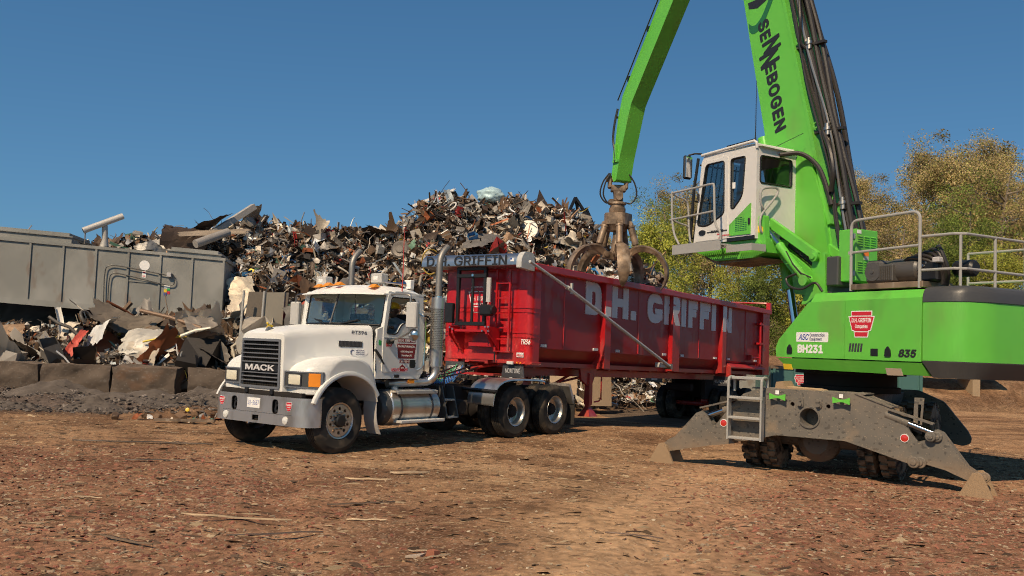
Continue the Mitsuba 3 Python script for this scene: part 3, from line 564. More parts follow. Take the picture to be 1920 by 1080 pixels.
# lamps, horn boxes and aerial on the roof
for y_, s_, z_ in ((-0.62, 0.98, 2.745), (-0.30, 0.90, 2.762), (0.0, 0.88, 2.768), (0.72, 1.02, 2.735)):
    part(tk, 'roof_light', MB(TR).hull([(s_ - 0.06, y_ - 0.075, z_ - 0.02), (s_ - 0.06, y_ + 0.075, z_ - 0.02), (s_ + 0.12, y_ - 0.07, z_ - 0.0), (s_ + 0.12, y_ + 0.07, z_ - 0.0), (s_ + 0.03, y_ - 0.05, z_ + 0.045), (s_ + 0.03, y_ + 0.05, z_ + 0.045)]), 'amber', label=None)
for y_, s_ in ((-0.84, 1.30), (0.56, 1.32)):
    sp = key(tk + '__spot_lamp'); zz = 2.90 if y_ > 0 else 2.865
    part(sp, 'case', MB(TR).box(s_ - 0.08, s_ + 0.10, y_ - 0.13, y_ + 0.13, zz - 0.085, zz + 0.085, 0.015), 'alu')
    part(sp, 'stay', MB(TR).cyl((s_, y_, zz - 0.2), (s_, y_, zz - 0.08), 0.015, 8), 'alu')
    part(sp, 'badge', MB(TR).box(s_ - 0.087, s_ - 0.078, y_ - 0.055, y_ + 0.055, zz - 0.03, zz + 0.035), 'print_white', False)
hn = MB(TR).tube([(1.3, 0.72, 2.83), (1.62, 0.80, 2.825), (1.70, 0.80, 2.825)], [0.012, 0.025, 0.055], 10); part(tk, 'air_horn', hn, 'chrome')
part(tk, 'lamp_bracket', MB(TR).box(1.72, 1.82, 0.78, 0.94, 2.74, 2.90, 0.01), 'white')
part(tk, 'aerial', MB(TR).tube([(1.42, 1.03, 2.6), (1.42, 1.035, 3.05), (1.41, 1.03, 3.75)], [0.012, 0.008, 0.004], 6), 'red_lens')
# mirrors
for sgn in (1, -1):
    mi_ = key(tk + '__mirror')
    part(mi_, 'arm', MB(TR).tube([(1.14, sgn * 1.05, 2.60), (1.16, sgn * 1.20, 2.62), (1.18, sgn * 1.42, 2.60), (1.19, sgn * 1.46, 2.50), (1.19, sgn * 1.46, 2.05), (1.17, sgn * 1.40, 1.93), (1.12, sgn * 1.06, 1.80)], 0.017, 8, smooth_pts=4), 'steel')
    part(mi_, 'bracket', MB(TR).box(1.05, 1.22, *sorted((sgn * 1.05, sgn * 1.11)), 1.765, 1.835, 0.02), 'black')
    part(mi_, 'head', MB(TR).box(1.17, 1.26, *sorted((sgn * 1.37, sgn * 1.60)), 2.04, 2.48, 0.02), 'alu')
    part(mi_, 'glass', MB(TR).box(1.26, 1.266, *sorted((sgn * 1.385, sgn * 1.585)), 2.06, 2.46), 'chrome', False)
    part(mi_, 'spot_mirror', MB(TR).lathe((1.26, sgn * 1.50, 1.93), (-1, 0, 0), [(0, 0.0), (0, 0.105), (0.02, 0.105), (0.05, 0.08), (0.075, 0.03), (0.10, 0.02), (0.10, 0.0)], 28), 'chrome')
# door signs
def dsign(name, pts, z, mat, lines):
    o = np.array([0, 1.054, 0]); k = part(tk, name, MB(TR).prism(pts, o, LX, LZ, LY * 0.003), mat, False)
    if lines:
        t = MB(TR)
        for s_, h_, x_, z_, w_ in lines: t.text(s_, h_, (x_, 1.057, z_), LX, LZ, 0.002, True, w_, True)
        part(k, 'lettering', t, 'print_white', False)
    return k
dsign('door_sign', [(1.36, 1.80), (1.36, 1.865), (1.79, 1.865), (1.79, 1.80)], 0, 'sign_maroon', [('D.H. GRIFFIN', 0.042, 1.575, 1.812, 0.40)])
dsign('door_sign', [(1.33, 1.775), (1.81, 1.775), (1.77, 1.52), (1.375, 1.52)], 0, 'sign_maroon', [('Wrecking Company, Inc.', 0.036, 1.57, 1.715, 0.43), ('4716 Hilltop Road', 0.03, 1.575, 1.625, 0.30), ('Greensboro, NC', 0.03, 1.575, 1.56, 0.27)])
dsign('door_sign', [(1.41, 1.44), (1.41, 1.50), (1.74, 1.50), (1.74, 1.44)], 0, 'sign_maroon', [('336-855-7030', 0.034, 1.575, 1.453, 0.28)])
dsign('pentagon_sticker', [(1.43, 1.28 + 0.02), (1.415, 1.375), (1.485, 1.42), (1.555, 1.375), (1.54, 1.30)], 0, 'sign_maroon', [('OSHA', 0.022, 1.485, 1.35, 0.075)])
dsign('red_sticker', [(1.07, 1.72), (1.07, 1.80), (1.20, 1.80), (1.20, 1.72)], 0, 'sign_red', [('TIME', 0.03, 1.135, 1.742, 0.09)])
part(tk, 'green_sticker', MB(TR).prism([(0.905, 1.74), (0.905, 1.83), (0.965, 1.81), (0.965, 1.73)], (0, 1.04, 0), LX, LZ, LY * 0.004), 'green_sticker', False)
nk = MB(TR).text('00670', 0.035, (1.045, 1.056, 1.835), LX, LZ, 0.002, False, 0.16); part(tk, 'fleet_number', nk, 'print_black', False)
part(tk, 'dot_number', MB(TR).text('USDOT171399', 0.05, (1.22, 1.055, 1.30), LX, LZ, 0.003, True, 0.40), 'sign_red', False)
part(tk, 'cab_step', MB(TR).box(1.30, 1.42, 1.03, 1.06, 1.19, 1.245, 0.01), 'black')
part(tk, 'side_marker', MB(TR).box(1.70, 1.84, 0.98, 1.03, 1.09, 1.155, 0.01), 'amber', label='orange marker lamp under the cab door')
# stacks
def stack(y, tall):
    ek = key(tk + '__exhaust_stack'); s0 = 2.27
    part(ek, 'pipe', MB(TR).tube([(s0, y, 2.55), (s0, y, 3.0), (s0, y, 3.25), (s0 + 0.035, y, 3.38), (s0 + 0.11, y, 3.48), (s0 + 0.20, y, 3.56)], 0.058, 16, smooth_pts=5, caps=False), 'stack')
    part(ek, 'pipe_inside', MB(TR).lathe((s0 + 0.185, y, 3.545), nrm([0.1, 0, 0.09]), [(0, 0.0), (0, 0.055)], 14), 'black')
    part(ek, 'clamp', MB(TR).lathe((s0, y, 2.60), (0, 0, 1), [(0, 0.06), (0, 0.066), (0.05, 0.066), (0.05, 0.06)], 20), 'chrome')
    mf = MB(TR).lathe((s0, y, 1.39), (0, 0, 1), [(0, 0.05), (0, 0.122), (0.30, 0.122), (0.303, 0.118)], 32); mf2 = MB(TR).lathe((s0, y, 2.42), (0, 0, 1), [(0, 0.118), (0.003, 0.122), (0.19, 0.122), (0.20, 0.115), (0.20, 0.05)], 32)
    part(ek, 'muffler_band', mf, 'm_dull_alu'); part(ek, 'muffler_band', mf2, 'm_dull_alu')
    n = 40; ang = np.arange(n + 1) / n * 2 * np.pi
    v = np.array([(s0 + 0.121 * math.cos(a), y + 0.121 * math.sin(a), z) for z in (1.69, 2.425) for a in ang]); uv = np.array([(i / n, q) for q in (0, 1) for i in range(n + 1)])
    f = [[i, i + 1, n + 2 + i] for i in range(n)] + [[i, n + 2 + i, n + 1 + i] for i in range(n)]
    part(ek, 'heat_shield', (TR(v), np.array(f)), 'm_perforated', True, uv=uv)
    part(ek, 'elbow', MB(TR).tube([(s0, y, 1.42), (s0, y, 1.28), (s0 - 0.06, y - 0.03 * np.sign(y), 1.17), (s0 - 0.2, y - 0.12 * np.sign(y), 1.11), (s0 - 0.9, y - 0.3 * np.sign(y), 1.08)], 0.075, 14, smooth_pts=5), 'tan' if y < 0 else 'm_dull_alu')
stack(1.12, 1); stack(-1.15, 1)
part(tk, 'stack_post', MB(TR).box(2.08, 2.16, -1.0, 1.0, 1.1, 1.3), 'chassis', False)
# fuel tanks and steps
for sgn in (1, -1):
    ft = key(tk + '__fuel_tank'); c = (1.12, sgn * 0.88, 0.68)
    part(ft, 'barrel', MB(TR).lathe(c, (1, 0, 0), [(0.0, 0.0), (0.0, 0.20), (0.02, 0.27), (0.05, 0.30), (0.07, 0.312), (1.24, 0.312), (1.27, 0.29), (1.30, 0.20), (1.30, 0)], 44), 'm_dull_alu', 30)
    part(ft, 'front_guard', MB(TR).lathe((1.0, sgn * 0.88, 0.68), (1, 0, 0), [(0, 0.0), (0, 0.22), (0.05, 0.285), (0.16, 0.305)], 36), 'charcoal')
    for s_ in (1.36, 2.14): part(ft, 'strap', MB(TR).lathe((s_, sgn * 0.88, 0.68), (1, 0, 0), [(0, 0.312), (0.0, 0.319), (0.045, 0.319), (0.045, 0.312)], 40), 'dark_grey')
    part(ft, 'top_step', MB(TR).box(1.26, 2.28, *sorted((sgn * 0.80, sgn * 1.17)), 0.935, 0.985, 0.012), 'm_dull_alu')
    part(ft, 'step_edge', MB(TR).box(1.26, 2.28, *sorted((sgn * 1.172, sgn * 1.20)), 0.915, 0.975, 0.008), 'galv')
    part(ft, 'cap', MB(TR).lathe((1.42, sgn * 0.95, 0.985), (0, 0, 1), [(0, 0.06), (0.035, 0.06), (0.045, 0.05), (0.05, 0)], 18), 'alu')
    part(ft, 'lower_step', MB(TR).box(1.30, 2.42, *sorted((sgn * 1.06, sgn * 1.27)), 0.425, 0.475, 0.01), 'alu')
    part(ft, 'step_hanger', MB(TR).box(1.36, 1.42, *sorted((sgn * 0.95, sgn * 1.10)), 0.38, 0.43), 'galv', False)
    rs = key(tk + '__rear_steps')
    for s_ in (2.60, 2.90): part(rs, 'cheek', MB(TR).prism([(s_, 0.47), (s_ - 0.06, 1.04), (s_ + 0.07, 1.04), (s_ + 0.14, 0.47)], (0, sgn * (1.08 if s_ > 2.7 else 1.08), 0), LX, LZ, (0, -sgn * 0.30, 0)) if False else MB(TR).hull([(s_, sgn * 1.16, 0.47), (s_, sgn * 0.95, 0.47), (s_ + 0.025, sgn * 1.16, 0.47), (s_ + 0.025, sgn * 0.95, 0.47), (s_, sgn * 1.0, 1.04), (s_, sgn * 0.85, 1.04), (s_ + 0.025, sgn * 1.0, 1.04), (s_ + 0.025, sgn * 0.85, 1.04)]), 'charcoal')
    for z_, y_ in ((0.49, 1.05), (0.80, 0.97)): part(rs, 'tread', MB(TR).box(2.62, 2.90, sgn * y_ - 0.10, sgn * y_ + 0.10, z_ - 0.03, z_), 'galv', False)
    part(rs, 'rail', MB(TR).tube([(2.75, sgn * 0.92, 1.0), (2.75, sgn * 0.92, 1.28), (2.68, sgn * 0.90, 1.42), (2.60, sgn * 0.85, 1.46), (2.50, sgn * 0.80, 1.40), (2.50, sgn * 0.80, 1.1)], 0.016, 8, smooth_pts=3), 'charcoal')
# frame, axles, running gear
fr = key(tk + '__chassis')
for sgn in (1, -1): part(fr, 'rail', MB(TR).box(-0.5, 6.75, sgn * 0.43 - 0.04, sgn * 0.43 + 0.04, 0.72, 0.99), 'chassis', False)
part(fr, 'engine_block', MB(TR).box(-0.42, 0.8, -0.36, 0.36, 0.55, 1.5, 0.06), 'chassis')
part(fr, 'sump', MB(TR).box(-0.35, 0.3, -0.30, 0.30, 0.36, 0.6, 0.05), 'chassis')
part(fr, 'front_axle', MB(TR).tube([(0, -1.0, 0.5), (0, -0.6, 0.42), (0, 0.6, 0.42), (0, 1.0, 0.5)], 0.06, 10), 'chassis')
for s_ in (4.64, 6.01): part(fr, 'drive_axle', MB(TR).tube([(s_, -0.95, 0.52), (s_, -0.25, 0.52), (s_, -0.15, 0.52), (s_, 0.15, 0.52), (s_, 0.25, 0.52), (s_, 0.95, 0.52)], [0.08, 0.1, 0.22, 0.22, 0.1, 0.08], 14), 'chassis')
part(fr, 'deck', MB(TR).box(2.1, 3.6, -0.5, 0.5, 1.0, 1.03), 'chassis', False)
part(fr, 'air_tank', MB(TR).lathe((3.3, 0.62, 0.62), (0, 1, 0), [(0, 0), (0, 0.13), (0.03, 0.15), (0.28, 0.15), (0.31, 0.12), (0.31, 0)], 20), 'chassis')
part(fr, 'cross_tank', MB(TR).lathe((2.95, -0.9, 0.62), (1, 0, 0), [(0, 0), (0, 0.2), (0.03, 0.24), (0.9, 0.24), (0.95, 0.2), (0.95, 0)], 20), 'chassis')
part(fr, 'fifth_wheel', MB(TR).hull([(4.8, -0.45, 1.10), (4.8, 0.45, 1.10), (5.75, -0.3, 1.05), (5.75, 0.3, 1.05), (4.8, -0.45, 1.17), (4.8, 0.45, 1.17), (5.75, -0.3, 1.13), (5.75, 0.3, 1.13)]), 'chassis')
for sgn in (1, -1):
    wheel(tk, TR, 0.0, sgn * 1.165, 0.52, sgn, kind='steer')
    for s_ in (4.64, 6.01): wheel(tk, TR, s_, sgn * 1.20, 0.52, sgn, kind='drive')
    qf = spline([(3.80, 0.68), (3.83, 0.86), (3.95, 1.04), (4.2, 1.145), (4.65, 1.165), (5.3, 1.15), (5.5, 1.12)], 6)
    fk = part(tk, 'rear_fender', MB(TR).loft([[(p[0], sgn * 0.62, p[1]), (p[0], sgn * 1.27, p[1]), (p[0] + 0.004, sgn * 1.275, p[1] - 0.03), (p[0] + 0.01, sgn * 1.26, p[1] - 0.028), (p[0] + 0.012, sgn * 0.62, p[1] - 0.012)] for p in qf]), 'm_dull_alu', 40)
    part(fk, 'stay', MB(TR).tube([(3.83, sgn * 0.45, 0.95), (3.84, sgn * 1.30, 0.93)], 0.034, 10), 'black')
    mk = key(tk + '__mud_flap')
    part(mk, 'flap', MB(TR).box(6.66, 6.68, sgn * 0.93 - 0.32, sgn * 0.93 + 0.32, 0.18, 0.72), 'rubber', False)
    part(mk, 'bracket', MB(TR).hull([(6.50, sgn * 1.23, 1.06), (6.70, sgn * 1.23, 0.68), (6.64, sgn * 1.23, 0.62), (6.50, sgn * 0.6, 1.06), (6.70, sgn * 0.6, 0.68), (6.64, sgn * 0.6, 0.62), (6.46, sgn * 1.23, 1.0), (6.46, sgn * 0.6, 1.0)]), 'm_dull_alu')
    ff = MB(TR).loft([[(p[0], sgn * yy, p[1]) for yy, dd in ((0.86, 0), (1.16, 0))] + [(p[0] + 0.012, sgn * 1.16, p[1]), (p[0] + 0.012, sgn * 0.86, p[1])] for p in spline([(0.80, 0.86), (0.80, 0.66), (0.83, 0.45), (0.92, 0.26)], 4)])
    part(tk, 'splash_guard', ff, 'grey_tape')
# air and electric lines behind the cab
for i, (c_, y_, zz) in enumerate((('sky_blue', 0.25, 1.34), ('red_hose', -0.05, 1.26), ('green_hose', 0.1, 1.38))):
    a = np.array([2.15, y_ + 0.25, 1.62]); b = np.array([4.6, y_ - 0.45, 1.42]); n = 300; P = []
    for k in range(n + 1):
        t = k / n; base = a * (1 - t) + b * t - np.array([0, 0, 0.42 * math.sin(math.pi * t) ** 0.8 + (1.42 - zz) * 0.6])
        ph = t * 2 * math.pi * 26; rr = 0.055 * min(1, 8 * t, 8 * (1 - t))
        P.append(base + rr * np.array([0, math.cos(ph), math.sin(ph)]) )
    part(tk, 'coiled_hose', MB(TR).tube(P, 0.009, 5), c_)
bh = MB(TR)
for y_ in (0.2, -0.1, 0.45): bh.tube([(2.06, y_, 1.75), (2.3, y_, 1.5), (2.9, y_ - 0.1, 1.18), (3.8, y_ - 0.2, 1.2), (4.8, y_ - 0.4, 1.35)], 0.016, 6, smooth_pts=5)
part(tk, 'hose_bundle', bh, 'black')
# ------------------------------------------------------------------ the red dump trailer
def glyph(c, w, h, t):
    """heavy block capital in the box (0..w, 0..h), strokes t wide"""
    if c == 'I': return sbox(0, 0, w, h)
    if c == '.': return sbox(0, 0, w, t * 0.85)
    if c == 'H': return sbox(0, 0, t, h).union(sbox(w - t, 0, w, h)).union(sbox(0, h * 0.5 - t * 0.38, w, h * 0.5 + t * 0.38))
    if c == 'F': return sbox(0, 0, t, h).union(sbox(0, h - t * 0.85, w, h)).union(sbox(0, h * 0.44 - t * 0.1, w * 0.86, h * 0.44 + t * 0.7))
    if c == 'N': return sbox(0, 0, t * 0.92, h).union(sbox(w - t * 0.92, 0, w, h)).union(Polygon([(0, h), (t * 1.0, h), (w, 0), (w - t * 1.0, 0)]))
    if c == 'D':
        o = Polygon(rounded([(0, 0), (0, h), (w, h), (w, 0)], [0, 0, w * 0.5, w * 0.5], 10)); return o.difference(Polygon(rounded([(t, t * 0.8), (t, h - t * 0.8), (w - t, h - t * 0.8), (w - t, t * 0.8)], [0, 0, w * 0.25, w * 0.25], 8)))
    if c == 'R':
        o = Polygon(rounded([(0, h * 0.40), (0, h), (w * 0.96, h), (w * 0.96, h * 0.40)], [0, 0, w * 0.3, w * 0.3], 8)).difference(Polygon(rounded([(t, h * 0.40 + t * 0.75), (t, h - t * 0.75), (w * 0.96 - t, h - t * 0.75), (w * 0.96 - t, h * 0.40 + t * 0.75)], [0, 0, 0.06, 0.06], 6)))
        return o.union(sbox(0, 0, t, h)).union(Polygon([(w * 0.38, h * 0.45), (w * 0.38 + t, h * 0.45), (w, 0), (w - t * 1.1, 0)]))
    if c == 'G':
        o = Polygon(rounded([(0, 0), (0, h), (w, h), (w, 0)], w * 0.5, 10)).difference(Polygon(rounded([(t, t * 0.85), (t, h - t * 0.85), (w - t, h - t * 0.85), (w - t, t * 0.85)], w * 0.22, 8)))
        return o.difference(sbox(w * 0.5, h * 0.49, w * 1.1, h * 0.68)).union(sbox(w * 0.5, h * 0.33, w, h * 0.50)).union(sbox(w - t * 0.9, 0.12 * h, w, h * 0.5))
tl = thing('dump_trailer', 'long red open top scrap trailer with white lettering behind the tractor', 'trailer')
body = key(tl + '__body'); LEN = 14.05
def wall_sheet(sgn, s0, s1):
    y = lambda a: sgn * a
    pr_ = [(1.13, 3.42), (1.13, 1.80), (1.10, 1.74), (0.90, 1.50), (0.90, 1.46), (0.86, 1.46), (0.86, 1.52), (1.05, 1.76), (1.08, 1.82), (1.08, 3.42)]
    ss = np.linspace(s0, s1, 30); rng = np.random.RandomState(3 + int(sgn > 0)); R = []
    for s in ss:
        b = 0.012 * math.sin(s * 1.7) * math.sin(s * 0.83) + rng.uniform(-0.006, 0.006)
        R.append([(s, y(a + (b if 1.8 < z_ < 3.3 else b * 0.4)), z_) for a, z_ in pr_])
    return MB(TL).loft(R)
for sgn in (1, -1):
    wk_ = part(body, 'side_wall', wall_sheet(sgn, 0.05, LEN - 0.05), 'm_red_wall_shaded', 25)
    part(body, 'top_rim', MB(TL).box(-0.02, LEN + 0.02, *sorted((sgn * 1.06, sgn * 1.32)), 3.42, 3.565, 0.012), 'm_red_paint')
    part(body, 'bottom_rail', MB(TL).box(0.1, LEN - 0.1, *sorted((sgn * 0.88, sgn * 1.02)), 1.40, 1.50), 'm_red_paint', False)
    for s0, s1 in ((3.05, 3.33), (6.70, 7.14), (10.10, 10.38), (13.44, 14.04)):
        v = [(s, sgn * yy, z_) for s in (s0, s1) for yy, z_ in ((1.12, 3.43), (1.255, 3.43), (1.255, 1.40), (0.86, 1.40), (0.88, 1.50), (1.10, 1.76))]
        p_ = part(body, 'post', MB(TL).hull([(s, sgn * yy, z_) for s in (s0, s1) for yy, z_ in ((1.10, 3.425), (1.255, 3.425), (1.255, 1.42), (1.10, 1.42))]), 'm_red_paint', False)
        part(body, 'gusset', MB(TL).prism([(1.12, 1.80), (1.12, 1.40), (0.84, 1.40), (0.86, 1.5)], (s0 - 0.02, 0, 0), (0, sgn, 0), LZ, (0.05, 0, 0)).prism([(1.12, 1.80), (1.12, 1.40), (0.84, 1.40), (0.86, 1.5)], (s1 - 0.04, 0, 0), (0, sgn, 0), LZ, (0.05, 0, 0)), 'm_red_paint', False)
    bead = MB(TL)
    for s_ in (1.40, 4.95, 8.65, 12.2):
        part(body, 'seam', MB(TL).hull([(s_ - 0.012, sgn * 1.12, 3.40), (s_ + 0.012, sgn * 1.12, 3.40), (s_, sgn * 1.150, 3.40), (s_ - 0.012, sgn * 1.12, 1.82), (s_ + 0.012, sgn * 1.12, 1.82), (s_, sgn * 1.150, 1.82)]), 'm_red_paint', False)
    for s_ in (0.60, 2.82, 3.88, 6.45, 7.55, 9.85, 10.85, 13.1):
        part(body, 'reflector', MB(TL).box(s_ - 0.10, s_ + 0.10, *sorted((sgn * 1.125, sgn * 1.156)), 1.825, 1.885), 'letter_grey', False)
# lettering painted over wall and posts alike
LET = [('D', 2.31, 0.72), ('.', 3.04, 0.27), ('H', 3.54, 0.83), ('.', 4.52, 0.26), ('G', 5.42, 0.85), ('R', 6.38, 0.76), ('I', 7.44, 0.30), ('F', 7.90, 0.60), ('F', 8.68, 0.72), ('I', 9.52, 0.30), ('N', 10.10, 0.94)]
for c_, s_, w_ in LET:
    g = affinity.translate(glyph(c_, w_, 0.76, 0.27), s_, 2.65)
    on_post = sbox(3.045, 2, 3.335, 4).union(sbox(6.695, 2, 7.145, 4)).union(sbox(10.095, 2, 10.385, 4))
    a, b = g.difference(on_post.buffer(0.003)), g.intersection(on_post)
    mb = MB(TL)
    if not a.is_empty: multi(mb, a, (0, 1.115, 0), LX, LZ, LY * 0.034)
    if not b.is_empty: multi(mb, b, (0, 1.252, 0), LX, LZ, LY * 0.007)
    part(body, 'letter', mb, 'letter_grey', False)
# front wall with rounded corners and ribs
plan = rounded([(0.35, -1.14), (0.0, -1.14), (0.0, 1.20), (0.35, 1.20)], [0.0, 0.22, 0.22, 0.0], 8)
pin = [(p[0] + 0.05, p[1] * 0.955) for p in plan]
part(body, 'front_wall', MB(TL).prism(np.vstack([plan, pin[::-1]]), (0, 0, 1.50), LX, LY, LZ * 1.93), 'm_red_paint', 25)
for z_ in (3.07, 2.58, 2.05):
    rp = [(p[0] - 0.02 if p[0] < 0.2 else p[0], p[1] * 1.015) for p in plan]
    part(body, 'rib', MB(TL).prism(np.vstack([rp, pin[::-1]]), (0, 0, z_ - 0.05), LX, LY, LZ * (0.012)).prism(np.vstack([rp, pin[::-1]]), (0, 0, z_ + 0.04), LX, LY, LZ * 0.012), 'm_red_paint', 25)
part(body, 'front_cap', MB(TL).box(-0.03, 0.12, -1.2, 1.28, 3.42, 3.56, 0.01), 'm_red_paint')
part(body, 'front_sill', MB(TL).box(-0.06, 0.30, 0.30, 1.30, 1.44, 1.50, 0.01), 'm_red_paint')
teeth = MB(TL)
part(body, 'sill_plate', MB(TL).prism([(-1.1, 1.52), (1.0, 1.52), (1.0, 1.43), (0.33, 1.43), (0.33, 1.50), (0.10, 1.50), (0.10, 1.42), (0.02, 1.42), (0.02, 1.46), (-0.42, 1.46), (-0.42, 1.43), (-0.52, 1.43), (-0.52, 1.50), (-0.72, 1.50), (-0.72, 1.43), (-1.1, 1.43)], (0.02, 0, 0), LY, LZ, (0.03, 0, 0)), 'm_red_paint', False)
part(body, 'rear_wall', MB(TL).box(LEN - 0.08, LEN, -1.10, 1.10, 1.46, 3.42), 'm_red_paint', False)
part(body, 'floor', MB(TL).box(0.1, LEN - 0.1, -0.92, 0.92, 1.44, 1.50), 'm_red_paint', False)
part(body, 'rear_post', MB(TL).box(LEN - 0.10, LEN + 0.02, 1.16, 1.30, 3.56, 3.80), 'm_red_paint', False)
part(body, 'rear_bar', MB(TL).tube([(LEN - 0.05, 1.2, 3.78), (LEN - 0.3, 0.2, 3.79), (LEN - 0.05, -1.2, 3.79)], 0.03, 8), 'm_red_paint')
lt_ = MB(TL).tube([(13.20, 1.26, 1.65), (13.20, 1.26, 3.1)], 0.035, 8)
for z_ in (1.72, 2.42, 3.05): lt_.box(13.12, 13.44, 1.15, 1.29, z_ - 0.03, z_ + 0.03)
part(tl, 'gate_latch_rod', lt_, 'm_red_paint')
hb_ = MB(TL).tube([(12.5, 1.20, 1.95), (13.2, 1.24, 1.95)], 0.022, 6); hb_.box(12.47, 12.54, 1.13, 1.26, 1.86, 2.03); part(tl, 'gate_handle', hb_, 'm_red_paint')
part(tl, 'unit_number', MB(TL).text('TR36', 0.10, (-0.024, 0.965, 1.86), LY, LZ, 0.004, True, 0.25, False, 0.2), 'print_white', False)
dk = part(tl, 'decal', MB(TL).prism([(0.88, 1.585), (0.88, 1.68), (1.06, 1.68), (1.06, 1.585)], (-0.026, 0, 0), LY, LZ, (0.004, 0, 0)), 'letter_grey', False)
part(dk, 'lettering', MB(TL).text('Alliance', 0.05, (-0.026, 0.97, 1.60), LY, LZ, 0.003, True, 0.16, True), 'sign_red', False)
for y_ in (0.93, 1.02): part(tl, 'marker_light', MB(TL).box(-0.075, -0.05, y_ - 0.015, y_ + 0.015, 1.455, 1.485), 'amber', False)
part(tl, 'lamp', MB(TL).box(-0.10, -0.05, 0.68, 0.84, 1.42, 1.49, 0.01), 'lens_clear')
# tarp housing with lettering
tp = key(tk[:0] + tl + '__tarp_housing')
hp = rounded([(-0.52, 3.47), (-0.52, 3.62), (-0.40, 3.74), (-0.10, 3.74), (-0.06, 3.60), (-0.06, 3.45)], [0.02, 0.08, 0.1, 0.1, 0.05, 0.02], 5)
part(tp, 'shell', MB(TL).prism(hp, (0, -1.42, 0), LX, LZ, LY * 2.58), 'tarp_silver', 35)
cap = [(a * 1.06 + 0.0, (b - 3.58) * 1.3 + 3.555) for a, b in hp]
part(tp, 'end_cap', MB(TL).prism(cap, (0, 1.16, 0), LX, LZ, LY * 0.13), 'alu', 35)
part(tp, 'lettering', MB(TL).text('D.H. GRIFFIN', 0.20, (-0.522, -1.30, 3.487), LY, LZ + np.array([0.0, 0, 0]), 0.006, True, 2.20), 'print_black', False)
part(tp, 'flag_sticker', MB(TL).box(-0.528, -0.515, 0.99, 1.08, 3.55, 3.62), 'print_white', False)
part(tp, 'flag_canton', MB(TL).box(-0.531, -0.528, 0.99, 1.03, 3.585, 3.62), 'blue', False)
# tarp arm
ta = key(tl + '__tarp_arm')
part(ta, 'tube', MB(TL).tube([(-0.44, 1.42, 3.55), (1.16, 1.42, 3.115)], 0.030, 12).tube([(1.10, 1.42, 3.13), (6.24, 1.42, 1.535)], 0.039, 12), 'alu')
part(ta, 'collar', MB(TL).lathe((1.05, 1.42, 3.145), (5.08, 0, -1.57), [(0, 0.035), (0, 0.05), (0.06, 0.05), (0.06, 0.04)], 16).box(1.20, 1.25, 1.40, 1.44, 3.02, 3.26), 'alu')
part(ta, 'pivot', MB(TL).box(5.75, 6.20, 1.22, 1.38, 1.50, 1.63, 0.02), 'alu')
part(ta, 'pivot_boss', MB(TL).cyl((6.24, 1.25, 1.54), (6.24, 1.47, 1.54), 0.075, 16), 'steel')
# front frame, motor, bracket, ladder
ff = key(tl + '__tarp_frame')
for y_ in (-0.51, 0.22): part(ff, 'upright', MB(TL).box(-0.36, -0.28, y_ - 0.035, y_ + 0.035, 2.22, 3.46, 0.008), 'black')
for z_ in (3.44, 3.28, 2.25): part(ff, 'cross_bar', MB(TL).box(-0.375, -0.28, -0.54, 0.26, z_ - 0.04, z_ + 0.04, 0.008), 'black')
part(ff, 'centre_tube', MB(TL).cyl((-0.32, -0.12, 2.25), (-0.32, -0.12, 3.3), 0.032, 10), 'black')
part(ff, 'hose', MB(TL).tube([(-0.34, -0.12, 3.1), (-0.40, 0.0, 3.0), (-0.36, 0.1, 2.9), (-0.38, 0.14, 2.7)], 0.01, 6, smooth_pts=5), 'black')
part(ff, 'control_box', MB(TL).box(-0.46, -0.34, -0.86, -0.56, 2.26, 2.69, 0.015), 'black')
part(ff, 'motor', MB(TL).box(-0.52, -0.32, 0.20, 0.50, 2.42, 2.66, 0.04), 'black')
part(ff, 'motor_cover', MB(TL).cyl((-0.42, 0.5, 2.54), (-0.42, 0.55, 2.54), 0.09, 18), 'black')
part(ff, 'chain_guard', MB(TL).box(-0.34, -0.30, 0.26, 0.36, 2.72, 3.24), 'grey_tape', False)
part(ff, 'bolt', MB(TL).cyl((-0.40, -0.08, 3.29), (-0.37, -0.08, 3.29), 0.03, 8), 'chrome')
bk = key(tl + '__bracket')
for y_ in (-0.56, 0.36):
    part(bk, 'cheek', MB(TL).prism([(-0.42, 2.16), (-0.42, 2.04), (-0.02, 1.62), (-0.02, 2.12)], (0, y_ - 0.03, 0), LX, LZ, LY * 0.05), 'm_red_paint', False)
    part(bk, 'side_plate', MB(TL).prism([(-0.44, 2.2), (-0.44, 2.02), (-0.05, 1.70), (-0.05, 2.2)], (0, y_ + (0.06 if y_ > 0 else -0.10), 0), LX, LZ, LY * 0.02), 'm_red_paint', False)
part(bk, 'shelf', MB(TL).box(-0.40, -0.04, -0.56, 0.36, 2.08, 2.13), 'm_red_paint', False)
part(bk, 'toe_plate', MB(TL).box(-0.16, -0.02, -0.30, 0.34, 1.78, 1.86), 'm_red_paint', False)
for y_, z_ in ((-0.52, 2.13), (-0.60, 2.16), (0.44, 2.19), (0.44, 2.10), (0.36, 2.19), (0.28, 2.10)): part(bk, 'bolt', MB(TL).cyl((-0.47, y_, z_), (-0.42, y_, z_), 0.02, 8), 'chrome')
ld = key(tl + '__ladder')
for y_ in (0.40, 0.74): part(ld, 'rail', MB(TL).box(-0.165, -0.125, y_ - 0.02, y_ + 0.02, 1.70, 3.42), 'm_red_paint', False)
for z_ in (3.14, 2.82, 2.50, 2.19, 1.95): part(ld, 'rung', MB(TL).box(-0.16, -0.13, 0.41, 0.73, z_ - 0.014, z_ + 0.014), 'm_red_paint', False)
part(ld, 'foot_plate', MB(TL).box(-0.17, -0.03, 0.37, 0.78, 1.68, 1.70), 'm_red_paint', False)
